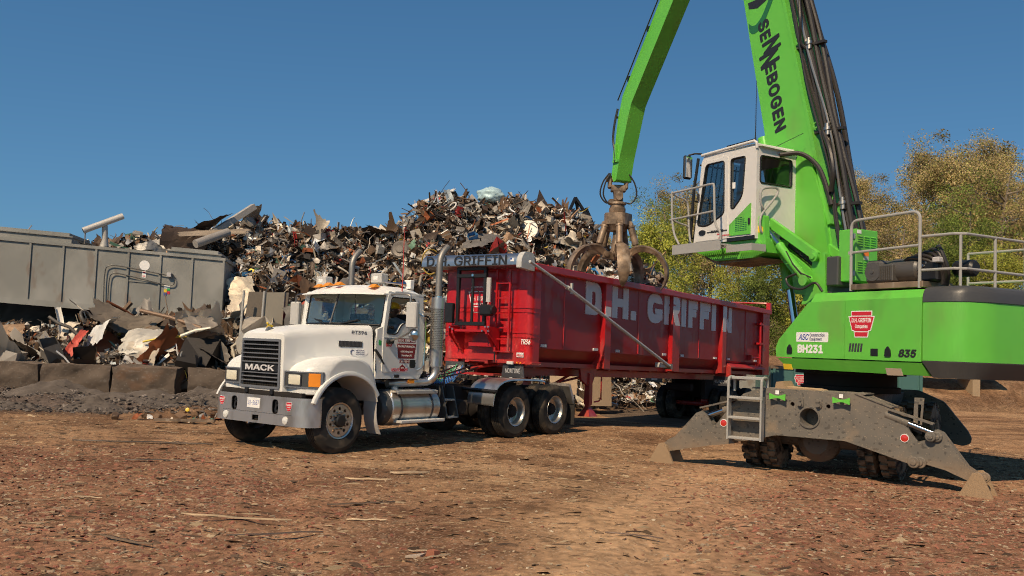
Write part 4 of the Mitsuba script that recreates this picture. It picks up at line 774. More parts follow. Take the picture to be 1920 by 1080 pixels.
part(ld, 'stop_rod', MB(TL).cyl((-0.15, 0.40, 1.45), (-0.15, 0.40, 1.72), 0.015, 8), 'black')
sign(tl, TL, (-0.008, -0.16, 2.80), LY, LZ, 0.62, 0.56, [('D.H. GRIFFIN', 0.085, -0.02, 0.50), ('Wrecking Company', 0.05, -0.12, 0.40)], 'sign', 'print_white', 'sign_red')
# frame below, landing gear, fenders, flaps, wheels
ch_ = key(tl + '__frame')
for sgn in (1, -1): part(ch_, 'beam', MB(TL).box(0.4, 13.9, sgn * 0.50 - 0.05, sgn * 0.50 + 0.05, 1.20, 1.42), 'm_red_paint', False)
for s_ in np.arange(0.6, 13.8, 1.1): part(ch_, 'cross_member', MB(TL).box(s_, s_ + 0.08, -0.9, 0.9, 1.36, 1.44), 'm_red_paint', False)
part(ch_, 'kingpin_plate', MB(TL).box(-0.3, 1.3, -0.5, 0.5, 1.17, 1.21), 'm_red_paint', False)
part(ch_, 'hoist', MB(TL).cyl((-0.1, -0.25, 1.30), (0.5, 0.05, 1.42), 0.03, 10), 'm_red_paint')
lg = key(tl + '__landing_gear')
for sgn in (1, -1):
    y_ = sgn * 0.88
    part(lg, 'leg', MB(TL).box(2.93, 3.07, y_ - 0.07, y_ + 0.07, 0.55, 1.30), 'm_red_paint', False)
    part(lg, 'inner_leg', MB(TL).box(2.95, 3.05, y_ - 0.05, y_ + 0.05, 0.34, 0.6), 'm_red_paint', False)
    part(lg, 'shoe', MB(TL).hull([(2.80, y_ - 0.16, 0.28), (3.2, y_ - 0.16, 0.28), (2.80, y_ + 0.16, 0.28), (3.2, y_ + 0.16, 0.28), (2.93, y_ - 0.06, 0.48), (3.07, y_ - 0.06, 0.48), (2.93, y_ + 0.06, 0.48), (3.07, y_ + 0.06, 0.48)]), 'm_red_paint', False)
    part(lg, 'bracket', MB(TL).prism([(2.55, 1.42), (2.62, 1.14), (2.9, 1.0), (3.1, 1.0), (3.35, 1.42)], (0, y_ - 0.03, 0), LX, LZ, LY * 0.06), 'm_red_paint', False)
    part(lg, 'crank', MB(TL).tube([(3.12, y_ + 0.10, 0.62), (3.30, y_ + 0.12, 0.64), (3.36, y_ + 0.14, 0.70), (3.36, y_ + 0.14, 1.22)], 0.018, 8), 'm_red_paint')
part(lg, 'cross_brace', MB(TL).bar((3.0, -0.88, 0.8), (3.0, 0.88, 1.25), 0.05, 0.05).bar((2.95, 0.5, 1.3), (1.9, 0.5, 0.95), 0.05, 0.05), 'm_red_paint', False)
for y0 in (0.49, -1.08):
    mf_ = key(tl + '__mud_flap')
    part(mf_, 'flap', MB(TL).prism([(y0, 1.15), (y0 + 0.04, 1.43), (y0 + 0.55, 1.43), (y0 + 0.59, 1.15)], (0.0, 0, 0), LY, LZ, (0.02, 0, 0)), 'dark_grey', False)
    part(mf_, 'lettering', MB(TL).text('MONTONE', 0.095, (-0.004, y0 + 0.10, 1.245), LY, LZ, 0.003, False, 0.38), 'letter_grey', False)
for sgn in (1, -1):
    fd = key(tl + '__fender')
    part(fd, 'top_plate', MB(TL).hull([(10.55, sgn * 1.0, 1.72), (10.55, sgn * 1.25, 1.72), (13.25, sgn * 1.0, 1.70), (13.25, sgn * 1.25, 1.70), (10.45, sgn * 1.40, 1.62), (13.40, sgn * 1.40, 1.60), (10.45, sgn * 1.40, 1.585), (13.40, sgn * 1.40, 1.565), (10.5, sgn * 1.0, 1.6), (13.3, sgn * 1.0, 1.6)]), 'm_red_paint', False)
    part(fd, 'front_plate', MB(TL).box(10.44, 10.50, *sorted((sgn * 0.9, sgn * 1.39)), 1.30, 1.60), 'm_red_paint', False)
    part(fd, 'flap', MB(TL).prism([(0.84, 1.04), (0.86, 1.32), (1.36, 1.32), (1.42, 1.04)], (10.42, 0, 0), (0, sgn, 0), LZ, (0.02, 0, 0)), 'dark_grey', False)
    part(fd, 'lettering', MB(TL).text('MONTONE', 0.095, (10.415, 0.90, 1.12), (0, 1, 0), LZ, 0.003, False, 0.42) if sgn > 0 else MB(TL).box(10.41, 10.42, -1.2, -1.0, 1.1, 1.2), 'letter_grey', False)
    for s_ in (11.2, 12.55):
        wheel(tl, TL, s_, sgn * 1.20, 0.26 + 0.0156 * s_, sgn, kind='trailer')
        part(ch_, 'hanger', MB(TL).box(s_ - 0.7, s_ + 0.7, sgn * 0.5 - 0.06, sgn * 0.5 + 0.06, 0.60, 1.2), 'chassis', False)
for s_ in (11.2, 12.55): part(ch_, 'axle', MB(TL).cyl((s_, -1.0, 0.26 + 0.0156 * s_), (s_, 1.0, 0.26 + 0.0156 * s_), 0.07, 12), 'm_red_paint')
for s_ in (10.9, 12.2): part(ch_, 'brake_chamber', MB(TL).lathe((s_, 0.3, 0.55), (0, 1, 0), [(0, 0), (0, 0.09), (0.12, 0.1), (0.2, 0.07), (0.2, 0)], 16), 'm_red_paint')
part(ch_, 'air_tank', MB(TL).lathe((9.9, -0.4, 0.95), (0, 1, 0), [(0, 0), (0, 0.12), (0.8, 0.12), (0.8, 0)], 16), 'chassis')
# ------------------------------------------------------------------ the green material handler
mh = thing('material_handler', 'bright green wheeled scrap handler with raised white cab and tall boom', 'excavator')
uc = key(mh + '__undercarriage')
GZ = -0.10
# end plate with its hole
top = [(-1.10, 1.16), (-0.85, 1.255), (0.80, 1.255), (1.26, 1.06), (1.68, 0.53), (1.74, 0.40), (1.71, 0.30), (1.60, 0.255), (1.47, 0.27), (0.56, 0.52), (-0.54, 0.52), (-0.97, 0.40), (-1.62, 0.27), (-1.70, 0.36), (-1.66, 0.55), (-1.58, 0.60), (-1.33, 0.92)]
plate = Polygon(rounded(top, 0.03, 3), [circle(0.0, 0.845, 0.145, 32), circle(-0.275, 1.04, 0.035, 14), circle(0.295, 1.04, 0.035, 14)])
part(uc, 'end_plate', MB(PF).prism(plate, (0, 0, 0), LY, LZ, LX * 0.05), 'm_muddy_iron', 25)
part(uc, 'tow_ring', MB(PF).lathe((0.06, 0.0, 0.845), (-1, 0, 0), [(-0.6, 0.14), (0.06, 0.14), (0.085, 0.15), (0.085, 0.172), (0.0, 0.175)], 36), 'm_muddy_iron')
part(uc, 'tow_pipe_end', MB(PF).lathe((0.66, 0, 0.845), (-1, 0, 0), [(0, 0), (0, 0.15)], 20), 'black_matte')
part(uc, 'beam_box', MB(PF).prism([(-1.05, 1.14), (-0.85, 1.235), (0.80, 1.235), (1.2, 1.05), (1.45, 0.7), (1.4, 0.4), (0.56, 0.56), (-0.54, 0.56), (-1.4, 0.40), (-1.45, 0.62)], (0.30, 0, 0), LY, LZ, LX * 0.14), 'm_muddy_iron', 25)
part(uc, 'top_plate', MB(PF).box(0.0, 0.55, -0.95, 0.86, 1.255, 1.275), 'm_muddy_iron', False)
part(uc, 'top_tread', MB(PF).hull([(-0.02, 0.70, 1.262), (-0.02, 1.25, 1.075), (0.5, 0.70, 1.262), (0.5, 1.25, 1.075), (-0.02, 0.70, 1.285), (-0.02, 1.25, 1.095), (0.5, 0.70, 1.285), (0.5, 1.25, 1.095)]), 'm_muddy_iron', False)
part(uc, 'frame', MB(PF).hull([(s, y, z) for s in (0.4, 4.3) for y, z in ((-0.55, 1.2), (0.55, 1.2), (-0.4, 0.5), (0.4, 0.5))]), 'm_muddy_iron', False)
part(uc, 'far_beam', MB(PF).prism(plate, (4.35, 0, 0), LY, LZ, LX * 0.06), 'm_muddy_iron', 25)
part(uc, 'axle_hub', MB(PF).lathe((0.8, -0.05, 0.42), (1, 0, 0), [(-0.28, 0), (-0.26, 0.2), (-0.1, 0.34), (0.1, 0.34), (0.26, 0.2), (0.28, 0)], 24), 'm_muddy_iron')
for s_ in (0.85, 3.65): part(uc, 'axle', MB(PF).cyl((s_, -1.2, 0.47), (s_, 1.2, 0.47), 0.16, 16), 'm_muddy_iron')
def boss(o, r=0.07, d=0.05):
    return MB(PF).lathe(o, (-1, 0, 0), [(0, r), (d, r), (d + 0.008, r * 0.85), (d + 0.008, r * 0.55), (d + 0.03, r * 0.5), (d + 0.035, 0)], 22)
for y_ in (-0.14, 0.15):
    b_ = MB(PF).prism(rounded([(y_ - 0.05, 1.0), (y_ - 0.05, 1.16), (y_ + 0.05, 1.16), (y_ + 0.05, 1.0)], 0.05, 5), (-0.03, 0, 0), LY, LZ, LX * 0.03); b_.cyl((-0.07, y_, 1.05), (-0.03, y_, 1.05), 0.03, 12).cyl((-0.06, y_, 1.11), (-0.03, y_, 1.11), 0.018, 10)
    part(uc, 'lug', b_, 'm_muddy_iron')
for y_ in (-0.49, 0.52):
    part(uc, 'green_bracket', MB(PF).prism([(y_ - 0.135, 1.20), (y_ - 0.03, 1.165), (y_ + 0.03, 1.165), (y_ + 0.135, 1.20), (y_ + 0.13, 1.09), (y_ + 0.03, 1.125), (y_ - 0.03, 1.125), (y_ - 0.13, 1.10)], (-0.115, 0, 0), LY, LZ, LX * 0.02), 'm_green_paint', False)
    part(uc, 'bracket_stud', MB(PF).cyl((-0.10, y_, 1.145), (0.0, y_, 1.145), 0.02, 10), 'm_muddy_iron')
    part(uc, 'tag', MB(PF).box(-0.118, -0.108, y_ - 0.03, y_ + 0.03, 1.19, 1.25), 'print_white', False)
for y_, z_ in ((-1.405, 0.655), (1.435, 0.64)):
    part(uc, 'red_reflector', MB(PF).lathe((-0.06 if y_ < 0 else 0.0, y_, z_), (-1, 0, 0), [(0, 0.055), (0.012, 0.055), (0.016, 0.04), (0.02, 0.0)], 22), 'red_lens')
    part(uc, 'reflector_ring', MB(PF).lathe((-0.06 if y_ < 0 else 0.0, y_, z_), (-1, 0, 0), [(0, 0.055), (0.016, 0.055), (0.016, 0.062), (0, 0.064)], 22), 'print_white')
# stabilisers
for sgn in (-1, 1):
    sb = key(mh + '__stabiliser'); g = lambda pts: [(sgn * -a if sgn > 0 else a, b) for a, b in pts]
    arm = [(-1.50, 0.62), (-1.60, 0.60), (-1.72, 0.78), (-1.80, 0.83), (-1.90, 0.79), (-2.28, 0.36), (-2.40, 0.30), (-2.52, 0.20), (-2.44, 0.08), (-2.28, 0.12), (-2.06, 0.17), (-1.68, 0.25), (-1.22, 0.33), (-1.28, 0.6)]
    if sgn > 0: arm = [(-1.62, 0.60), (-1.74, 0.64), (-1.86, 0.80), (-1.96, 0.76), (-2.3, 0.30), (-2.50, 0.17), (-2.40, 0.06), (-2.0, 0.22), (-1.72, 0.28), (-1.64, 0.40)]
    for d_ in (-0.062, 0.10): part(sb, 'arm_plate', MB(PF).prism(g(arm), (d_ + (0.06 if sgn > 0 else 0), 0, 0), LY, LZ, LX * 0.045), 'm_muddy_iron', 25)
    for (a, b), r in (((-1.81, 0.70), 0.075), ((-1.58, 0.30), 0.085), ((-2.45, 0.17), 0.075)):
        if sgn > 0: a = a - 0.08
        part(sb, 'pin', boss((-0.06 + (0.06 if sgn > 0 else 0), -sgn * -a if sgn < 0 else -a, b), r, 0.04), 'm_muddy_iron')
    y_ = sgn * 2.45; z0 = GZ - 0.03
    ft = MB(PF).hull([(-0.26, y_ - 0.27, z0), (0.42, y_ - 0.27, z0), (-0.26, y_ + 0.27, z0), (0.42, y_ + 0.27, z0), (-0.27, y_ - 0.27, z0 + 0.02), (0.43, y_ - 0.27, z0 + 0.02), (-0.27, y_ + 0.27, z0 + 0.02), (0.43, y_ + 0.27, z0 + 0.02)])
    part(sb, 'foot_plate', ft, 'mud', False)
    for d_ in (-0.22, 0.20): part(sb, 'foot_cheek', MB(PF).prism([(y_ - 0.25, z0 + 0.02), (y_ - 0.06, 0.23), (y_ + 0.02, 0.25), (y_ + 0.08, 0.2), (y_ + 0.22, z0 + 0.02)], (d_, 0, 0), LY, LZ, LX * 0.05), 'mud', False)
    a = np.array([0.05, sgn * (1.81 if sgn < 0 else 1.89), 0.72]); b = np.array([0.05, sgn * 1.15, 0.98])
    part(sb, 'rod', MB(PF).cyl(a, a * 0.35 + b * 0.65, 0.045, 16), 'rod')
    part(sb, 'cylinder', MB(PF).cyl(a * 0.45 + b * 0.55, b, 0.07, 16), 'm_muddy_iron')
    part(sb, 'guard', MB(PF).bar((0.02, sgn * 1.84, 0.88), (0.02, sgn * 1.2, 1.06), 0.16, 0.025), 'm_muddy_iron', False)
# ladder on the end plate
la = key(mh + '__ladder')
for y_ in (-1.275, -0.715): part(la, 'stringer', MB(PF).box(-0.24, -0.10, y_ - 0.014, y_ + 0.014, 0.41, 1.13), 'galv', False); part(la, 'handrail', MB(PF).tube([(-0.22, y_, 1.08), (-0.22, y_, 1.34), (-0.20, y_, 1.41), (-0.12, y_, 1.435), (0.02, y_, 1.43), (0.06, y_, 1.36), (0.06, y_, 1.2)], 0.024, 10, smooth_pts=3), 'galv')
for z_ in (1.10, 0.77, 0.44): part(la, 'step', MB(PF).box(-0.25, -0.08, -1.26, -0.73, z_ - 0.02, z_ + 0.02, 0.006), 'galv')
part(la, 'platform', MB(PF).box(-0.16, 0.16, -1.25, -0.74, 1.40, 1.445, 0.006), 'galv')
part(uc, 'tool_box', MB(PF).prism([(-0.62, 1.276), (-0.60, 1.38), (-0.50, 1.40), (-0.45, 1.31), (-0.20, 1.30), (0.0, 1.30), (0.12, 1.276)], (0.15, 0, 0), LY, LZ, LX * 0.5), 'mud', False)
part(uc, 'far_post', MB(PF).prism(Polygon([(1.50, 0.75), (1.52, 1.25), (1.66, 1.25), (1.62, 0.7)], [[(1.57, 0.85), (1.57, 1.15), (1.62, 1.15), (1.60, 0.85)]]), (0.25, 0, 0), LY, LZ, LX * 0.03), 'm_muddy_iron', False)
# twin tyres
def big_wheel(s, y, sgn):
    wk = key(mh + '__wheel')
    for k in (0, 1):
        yo = y + sgn * (0.02 + k * 0.33); c = (s, yo + sgn * 0.29, 0.49); r = 0.565; ax = np.array([0, sgn, 0.0])
        part(wk, 'tyre', MB(PF).lathe(c, ax, [(-0.28, 0.26), (-0.29, 0.33), (-0.285, 0.44), (-0.25, 0.535), (-0.21, r - 0.02), (-0.08, r - 0.02), (-0.04, 0.535), (-0.005, 0.44), (0.0, 0.33), (-0.01, 0.26)], 40), 'm_tyre_muddy', 40)
        tr_ = MB(PF)
        for i in range(22):
            a = i * 2 * math.pi / 22 + k * 0.1
            for h0, h1, da in ((-0.265, -0.15, 0.0), (-0.14, -0.025, 0.14)):
                P = [np.array([math.cos(a + da + t) * rr, 0, math.sin(a + da + t) * rr]) + ax * h for t in (-0.085, 0.085) for rr in (r - 0.035, r + 0.018) for h in (h0, h1)]
                tr_.hull([np.asarray(c) + p for p in P])
        part(wk, 'tread', tr_, 'm_tyre_muddy', False, kind='stuff')
    part(wk, 'rim', MB(PF).lathe((s, y + sgn * 0.64, 0.49), (0, sgn, 0), [(0.0, 0.262), (-0.02, 0.24), (-0.12, 0.22), (-0.14, 0.12), (-0.05, 0.10), (-0.04, 0)], 30), 'tan')
for s_ in (0.85, 3.65):
    for sgn in (-1, 1): big_wheel(s_, sgn * 0.62, sgn)
# slewing ring and upper carriage
up = key(mh + '__upper_carriage')
part(up, 'slewing_ring', MB(UF).lathe((0, 0, 1.22), (0, 0, 1), [(0, 0.0), (0, 0.86), (0.10, 0.86), (0.11, 0.80), (0.30, 0.80), (0.31, 0.95), (0.40, 0.95), (0.40, 0)], 64), 'chassis')
part(up, 'platform', MB(UF).box(-2.7, 0.15, -1.30, 1.30, 1.60, 1.82), 'm_green_paint', False)
flank = rounded([(0.38, 1.80), (0.40, 1.96), (0.33, 2.10), (-0.30, 2.70), (-0.36, 2.752), (-2.59, 2.775), (-2.58, 1.80)], [0.01, 0.05, 0.05, 0.03, 0.02, 0.01, 0.01], 4)
skirt = [(0.36, 1.78), (0.18, 1.60), (-2.69, 1.59), (-2.58, 1.78)]
for sgn in (-1, 1):
    a, b = (flank, -1.12)
    for s0, s1 in ((-1.136, 0.5), (-2.6, -1.142)):
        g = Polygon(flank).intersection(sbox(s0, 1.0, s1, 4.0))
        part(up, 'side_door', MB(UF).prism(g, (0, sgn * 1.45, 0), LX, LZ, LY * -sgn * 0.06), 'm_green_paint', 20)
    part(up, 'shoulder', MB(UF).loft([[(s, sgn * 1.45, 2.752 + (-0.36 - s) * 0.0103), (s - (0.0 if s < -1 else 0.0), sgn * 1.33, 2.905), (s, sgn * 1.1, 2.91), (s, sgn * 1.1, 2.80)] for s in (-0.40, -2.59)]), 'm_green_paint', False)
    part(up, 'skirt', MB(UF).loft([[(p[0], sgn * (1.445 if p[1] > 1.7 else 1.36), p[1]) for p in skirt], [(p[0], sgn * (1.40 if p[1] > 1.7 else 1.30), p[1]) for p in skirt]]), 'm_green_paint', False)
part(up, 'top_deck', MB(UF).box(-2.6, -0.42, -1.12, 1.33, 2.84, 2.905), 'm_green_paint', False)
part(up, 'front_wall', MB(UF).hull([(0.34, -1.40, 1.8), (0.34, 1.40, 1.8), (0.30, -1.40, 2.1), (0.30, 1.40, 2.1), (-0.35, -1.40, 2.74), (-0.35, 1.40, 2.74), (-0.6, -1.40, 2.74), (-0.6, 1.40, 2.74), (-0.6, -1.4, 1.8), (-0.6, 1.4, 1.8)]), 'm_green_paint', False)
def cw(z0, z1, o=0.0, i=0.0):
    P = [(-2.605, -1.46 - o), (-2.95, -1.46 - o), (-3.2, -1.36), (-3.38 - o, -1.0), (-3.45 - o, 0.0), (-3.38 - o, 1.0), (-3.2, 1.36), (-2.95, 1.46 + o), (-2.605, 1.46 + o)]
    return MB(UF).prism(rounded(P, [0.02] + [0.25] * 7 + [0.02], 6), (0, 0, z0), LX, LY, LZ * (z1 - z0))
part(up, 'counterweight', cw(1.82, 2.695), 'm_green_paint', 25)
part(up, 'counterweight_base', MB(UF).loft([[(a, b, z) for a, b in rounded([(-2.605 - d, -1.47 + d * 0.5), (-2.95, -1.47 + d * 0.5), (-3.2, -1.38 + d), (-3.4 + d, -1.0), (-3.47 + d, 0.0), (-3.4 + d, 1.0), (-3.2, 1.38 - d), (-2.95, 1.47 - d * 0.5), (-2.605 - d, 1.47 - d * 0.5)], [0.02] + [0.25] * 7 + [0.02], 6)] for z, d in ((1.57, 0.14), (1.80, 0.0), (1.818, 0.0))]), 'charcoal', 30)
part(up, 'counterweight_top', MB(UF).loft([[(a, b, z) for a, b in rounded([(-2.605, -1.47 + d), (-2.95, -1.47 + d), (-3.2, -1.38 + d), (-3.4 + d, -1.0), (-3.47 + d, 0.0), (-3.4 + d, 1.0), (-3.2, 1.38 - d), (-2.95, 1.47 - d), (-2.605, 1.47 - d)], [0.02] + [0.25] * 7 + [0.02], 6)] for z, d in ((2.70, 0.0), (2.82, 0.01), (2.90, 0.05), (2.94, 0.14))]), 'charcoal', 40)
EA, EN = np.array([-1.0, 0, 0]), np.array([0, -1.0, 0])
sign(mh, UF, (-1.475, -1.452, 2.37), EA, LZ, 0.52, 0.43, [('D.H. GRIFFIN', 0.066, 0.03, 0.385), ('Companies', 0.056, -0.063, 0.25)], 'company_sign')
dk = part(mh, 'dealer_sticker', MB(UF).prism(rounded([(0.085, 2.07), (0.085, 2.235), (0.795, 2.235), (0.795, 2.07)], 0.025, 4), (0, -1.450, 0), EA, LZ, EN * 0.004), 'print_white', False)
part(dk, 'lettering', MB(UF).text('Construction', 0.05, (-0.39, -1.454, 2.163), EA, LZ, 0.003, True, 0.33).text('Equipment', 0.05, (-0.39, -1.454, 2.095), EA, LZ, 0.003, True, 0.27), 'navy', False)
part(dk, 'logo', MB(UF).text('ASC', 0.095, (-0.14, -1.454, 2.105), EA, LZ, 0.003, True, 0.215, False, 0.25), 'blue', False)
def fat(s_, h_, o_, w_, d_, sl=0.0):
    m_ = MB(UF)
    for dx_, dz_, k_ in ((0, 0, 0), (d_, 0, 1), (-d_, 0, 2), (0, d_, 3), (0, -d_, 4)): m_.text(s_, h_, np.array(o_) + [dx_, 0, dz_], EA, LZ, 0.004 + 0.0006 * k_, True, w_, False, sl)
    return m_
part(mh, 'fleet_number', fat('BH231', 0.125, (-0.115, -1.451, 1.888), 0.565, 0.006), 'print_white', False)
part(mh, 'model_number', fat('835', 0.105, (-2.17, -1.451, 1.868), 0.31, 0.006, 0.22), 'print_black', False)
vt = key(mh + '__vent')
for i in range(5): part(vt, 'slot', MB(UF).prism([(1.225 + i * 0.056, 1.925), (1.245 + i * 0.056, 2.06), (1.28 + i * 0.056, 2.06), (1.26 + i * 0.056, 1.925)], (0, -1.450, 0), EA, LZ, EN * 0.006), 'dark_grey', False)
for s_ in (0.06, -1.99):
    part(mh, 'door_latch', MB(UF).prism(rounded([(-s_ - 0.06, 1.86), (-s_ - 0.05, 1.965), (-s_, 2.03), (-s_ + 0.05, 1.965), (-s_ + 0.06, 1.86)], 0.02, 3), (0, -1.450, 0), EA, LZ, EN * 0.02), 'black', 25)
part(mh, 'door_lock', MB(UF).box(-1.80, -1.66, -1.462, -1.449, 1.865, 1.98, 0.004), 'black')
part(mh, 'warning_sticker', MB(UF).prism([(0.21, 1.64), (0.20, 1.735), (0.38, 1.735), (0.40, 1.64)], (0, -1.43, 0), EA, np.array([0, -0.25, 0.97]), EN * 0.012), 'yellow', False)
part(mh, 'warning_sticker', MB(UF).prism([(2.30, 1.63), (2.29, 1.74), (2.56, 1.74), (2.58, 1.63)], (0, -1.43, 0), EA, np.array([0, -0.25, 0.97]), EN * 0.012), 'tan', False)
# deck equipment: cabinet, motor, guard rails
cbx = key(mh + '__switch_cabinet')
part(cbx, 'case', MB(UF).box(-0.97, -0.60, -1.02, -0.48, 3.12, 4.01, 0.012), 'm_green_paint')
for y_ in (-0.92, -0.76, -0.60):
    for z_ in (3.72, 3.28):
        lv = MB(UF)
        for i in range(5): lv.hull([(-0.97, y_ - 0.06, z_ + i * 0.04), (-0.97, y_ + 0.06, z_ + i * 0.04), (-0.99, y_ - 0.06, z_ + i * 0.04), (-0.99, y_ + 0.06, z_ + i * 0.04), (-0.97, y_ - 0.06, z_ + 0.02 + i * 0.04), (-0.97, y_ + 0.06, z_ + 0.02 + i * 0.04)])
        part(cbx, 'louvre', lv, 'm_green_paint', False, kind='stuff')
part(cbx, 'danger_sticker', MB(UF).box(-0.978, -0.972, -0.83, -0.71, 3.56, 3.66), 'orange', False)
part(cbx, 'sticker', MB(UF).box(-0.978, -0.972, -0.83, -0.71, 3.49, 3.555), 'grey_tape', False)
part(cbx, 'sticker', MB(UF).box(-0.978, -0.972, -1.0, -0.90, 3.93, 3.99), 'print_white', False)
for z_ in (3.25, 3.88): part(cbx, 'hinge', MB(UF).box(-0.965, -0.90, -1.045, -1.018, z_ - 0.05, z_ + 0.05, 0.008), 'steel')
part(cbx, 'foot', MB(UF).box(-0.80, -0.74, -0.9, -0.84, 2.9, 3.12), 'black', False)
mo = key(mh + '__generator_motor')
part(mo, 'tray', MB(UF).box(-2.50, -1.12, -1.32, -0.60, 2.94, 3.035, 0.006), 'm_rusty')
part(mo, 'gearbox', MB(UF).box(-1.66, -1.32, -1.22, -0.80, 3.04, 3.42, 0.05), 'motor')
part(mo, 'cover_disc', MB(UF).lathe((-1.49, -1.20, 3.23), (0, -1, 0), [(0, 0.155), (0.03, 0.15), (0.03, 0.10), (0.035, 0.09), (0.035, 0.035), (0.05, 0.03), (0.05, 0)], 30), 'motor')
part(mo, 'fin_box', MB(UF).box(-1.88, -1.62, -1.24, -0.85, 3.06, 3.34, 0.02), 'motor')
for i in range(7): part(mo, 'fin', MB(UF).box(-1.87 + i * 0.035, -1.86 + i * 0.035, -1.265, -1.24, 3.09, 3.31), 'motor', False)
part(mo, 'barrel', MB(UF).lathe((-1.60, -1.0, 3.25), (-1, 0, 0), [(0, 0.15), (0.2, 0.185), (0.62, 0.185), (0.66, 0.16), (0.72, 0.16), (0.72, 0)], 28), 'motor')
jn = MB(UF).box(-2.62, -2.32, -1.15, -0.85, 3.04, 3.34, 0.03); part(mo, 'pump', jn, 'black')
rr_ = np.random.RandomState(5); fit = MB(UF)
for i in range(9): fit.tube([(-2.30 - 0.03 * (i % 3), -1.17 + 0.03 * i, 3.20 + 0.05 * (i % 4)), (-2.36 - 0.03 * (i % 3), -1.2 + 0.03 * i, 3.25 + 0.04 * (i % 3))], 0.022, 8)
part(mo, 'fittings', fit, 'chrome', kind='stuff')
for i in range(5):
    z_ = 3.3 + 0.04 * i; part(mo, 'hose', MB(UF).tube([(-2.0 - 0.08 * i, -1.1 + 0.05 * i, 3.38), (-2.15 - 0.08 * i, -1.15 + 0.05 * i, z_ + 0.12), (-2.45 - 0.05 * i, -1.1, z_ + 0.06), (-2.62 - 0.03 * i, -1.05, 3.2), (-2.6, -1.0 + 0.03 * i, 3.0)], 0.028, 8, smooth_pts=5), 'hose')
part(mo, 'air_filter', MB(UF).lathe((-2.62, -0.7, 3.25), (-1, 0, 0), [(0, 0), (0, 0.11), (0.03, 0.13), (0.3, 0.13), (0.34, 0.1), (0.34, 0)], 20), 'black')
part(mo, 'lamp', MB(UF).box(-2.70, -2.58, -1.22, -1.10, 3.32, 3.40, 0.01), 'grey_tape')
rl = key(mh + '__guard_rail'); y_ = -1.30
part(rl, 'hoop', MB(UF).tube(rounded([(-1.12, 2.93), (-1.115, 4.09), (-2.43, 4.12), (-2.43, 2.93)], [0, 0.14, 0.14, 0], 6)[:, [0, 0, 1]] * np.array([1, 0, 1]) + np.array([0, y_, 0]), 0.026, 10), 'galv')
part(rl, 'mid_rail', MB(UF).tube([(-1.12, y_, 3.56), (-2.43, y_, 3.59)], 0.022, 8), 'galv')
part(rl, 'bracket', MB(UF).box(-1.16, -1.07, y_ - 0.02, y_ + 0.02, 3.535, 3.585), 'galv', False)
r2 = key(mh + '__guard_rail')
for zz in (3.20, 3.72): part(r2, 'rail', MB(UF).tube(rounded([(-1.5, 1.20, zz), (-3.1, 1.20, zz), (-3.1, -1.25, zz), (-2.46, -1.28, zz)], [0, 0.1, 0.1, 0], 4) if False else [(-1.5, 1.20, zz), (-3.0, 1.20, zz), (-3.1, 1.1, zz), (-3.1, -1.15, zz), (-3.0, -1.27, zz), (-2.46, -1.29, zz)], 0.022, 8), 'galv')
for s_, yy in ((-1.5, 1.2), (-3.05, 1.15), (-3.1, 0.3), (-3.1, -0.45), (-3.05, -1.2)): part(r2, 'post', MB(UF).cyl((s_, yy, 2.9), (s_, yy, 3.72), 0.022, 8), 'galv')
# boom, arch plate and lettering
bo = key(mh + '__boom')
bpoly = [(3.42, 12.6), (2.62, 9.24), (1.87, 6.05), (1.42, 4.5), (0.85, 2.95), (0.55, 2.55), (0.15, 2.45), (-0.05, 2.75), (0.05, 3.5), (0.22, 4.25), (0.66, 5.85), (1.52, 9.0), (2.45, 12.9), (2.9, 13.1)]
part(bo, 'box_section', MB(UF).prism(rounded(bpoly, 0.05, 3), (0, -0.35, 0), LX, LZ, LY * 0.70), 'm_green_paint', 20)
part(bo, 'flange', MB(UF).prism([(0.66, 5.85), (1.52, 9.0), (2.45, 12.9), (2.38, 12.92), (1.45, 9.02), (0.585, 5.87), (0.15, 4.27), (0.22, 4.25)], (0, -0.40, 0), LX, LZ, LY * 0.80), 'm_green_paint', False)
ap = rounded([(0.95, 3.0), (1.20, 4.3), (1.22, 5.45), (0.95, 5.66), (0.62, 5.56), (0.30, 4.6), (0.10, 3.4), (0.12, 2.9)], [0.05, 0.3, 0.35, 0.35, 0.35, 0.3, 0.1, 0.05], 8)
for sgn in (-1, 1): part(bo, 'foot_plate', MB(UF).prism(ap, (0, sgn * 0.35, 0), LX, LZ, LY * sgn * 0.10), 'm_green_paint', 25)
dvec, evec = nrm([-0.229, 0, -0.973]), nrm([-0.973, 0, 0.229]); o0 = np.array([2.165, -0.352, 8.60])
lt = key(bo + '__lettering') if False else None
pos = 0.0; tb = MB(UF)
for c_, w_, h_, off in (('S', 0.22, 0.25, 0.0), ('E', 0.19, 0.25, 0.0), ('N', 0.30, 0.42, 0.03), ('N', 0.32, 0.46, -0.10), ('E', 0.21, 0.25, 0.0), ('B', 0.23, 0.25, 0), ('O', 0.24, 0.25, 0), ('G', 0.24, 0.25, 0), ('E', 0.21, 0.25, 0), ('N', 0.24, 0.25, 0)):
    w_ *= 0.97
    for dx_, dy_, th_ in ((0, 0, 0.006), (-0.010, 0.006, 0.0066), (0.010, -0.006, 0.0072), (0.0, 0.011, 0.0078), (0.0, -0.011, 0.0084)): tb.text(c_, h_ * 1.04, o0 + dvec * (pos + dx_) + evec * (off + dy_), dvec, evec, th_, True, w_)
    pos += w_ + (0.032 if c_ != 'N' or h_ < 0.3 else -0.055)
part(bo, 'lettering', tb, 'print_black', False)
arc = [o0 + dvec * -0.52 + evec * (-0.42)] ; sw_ = []
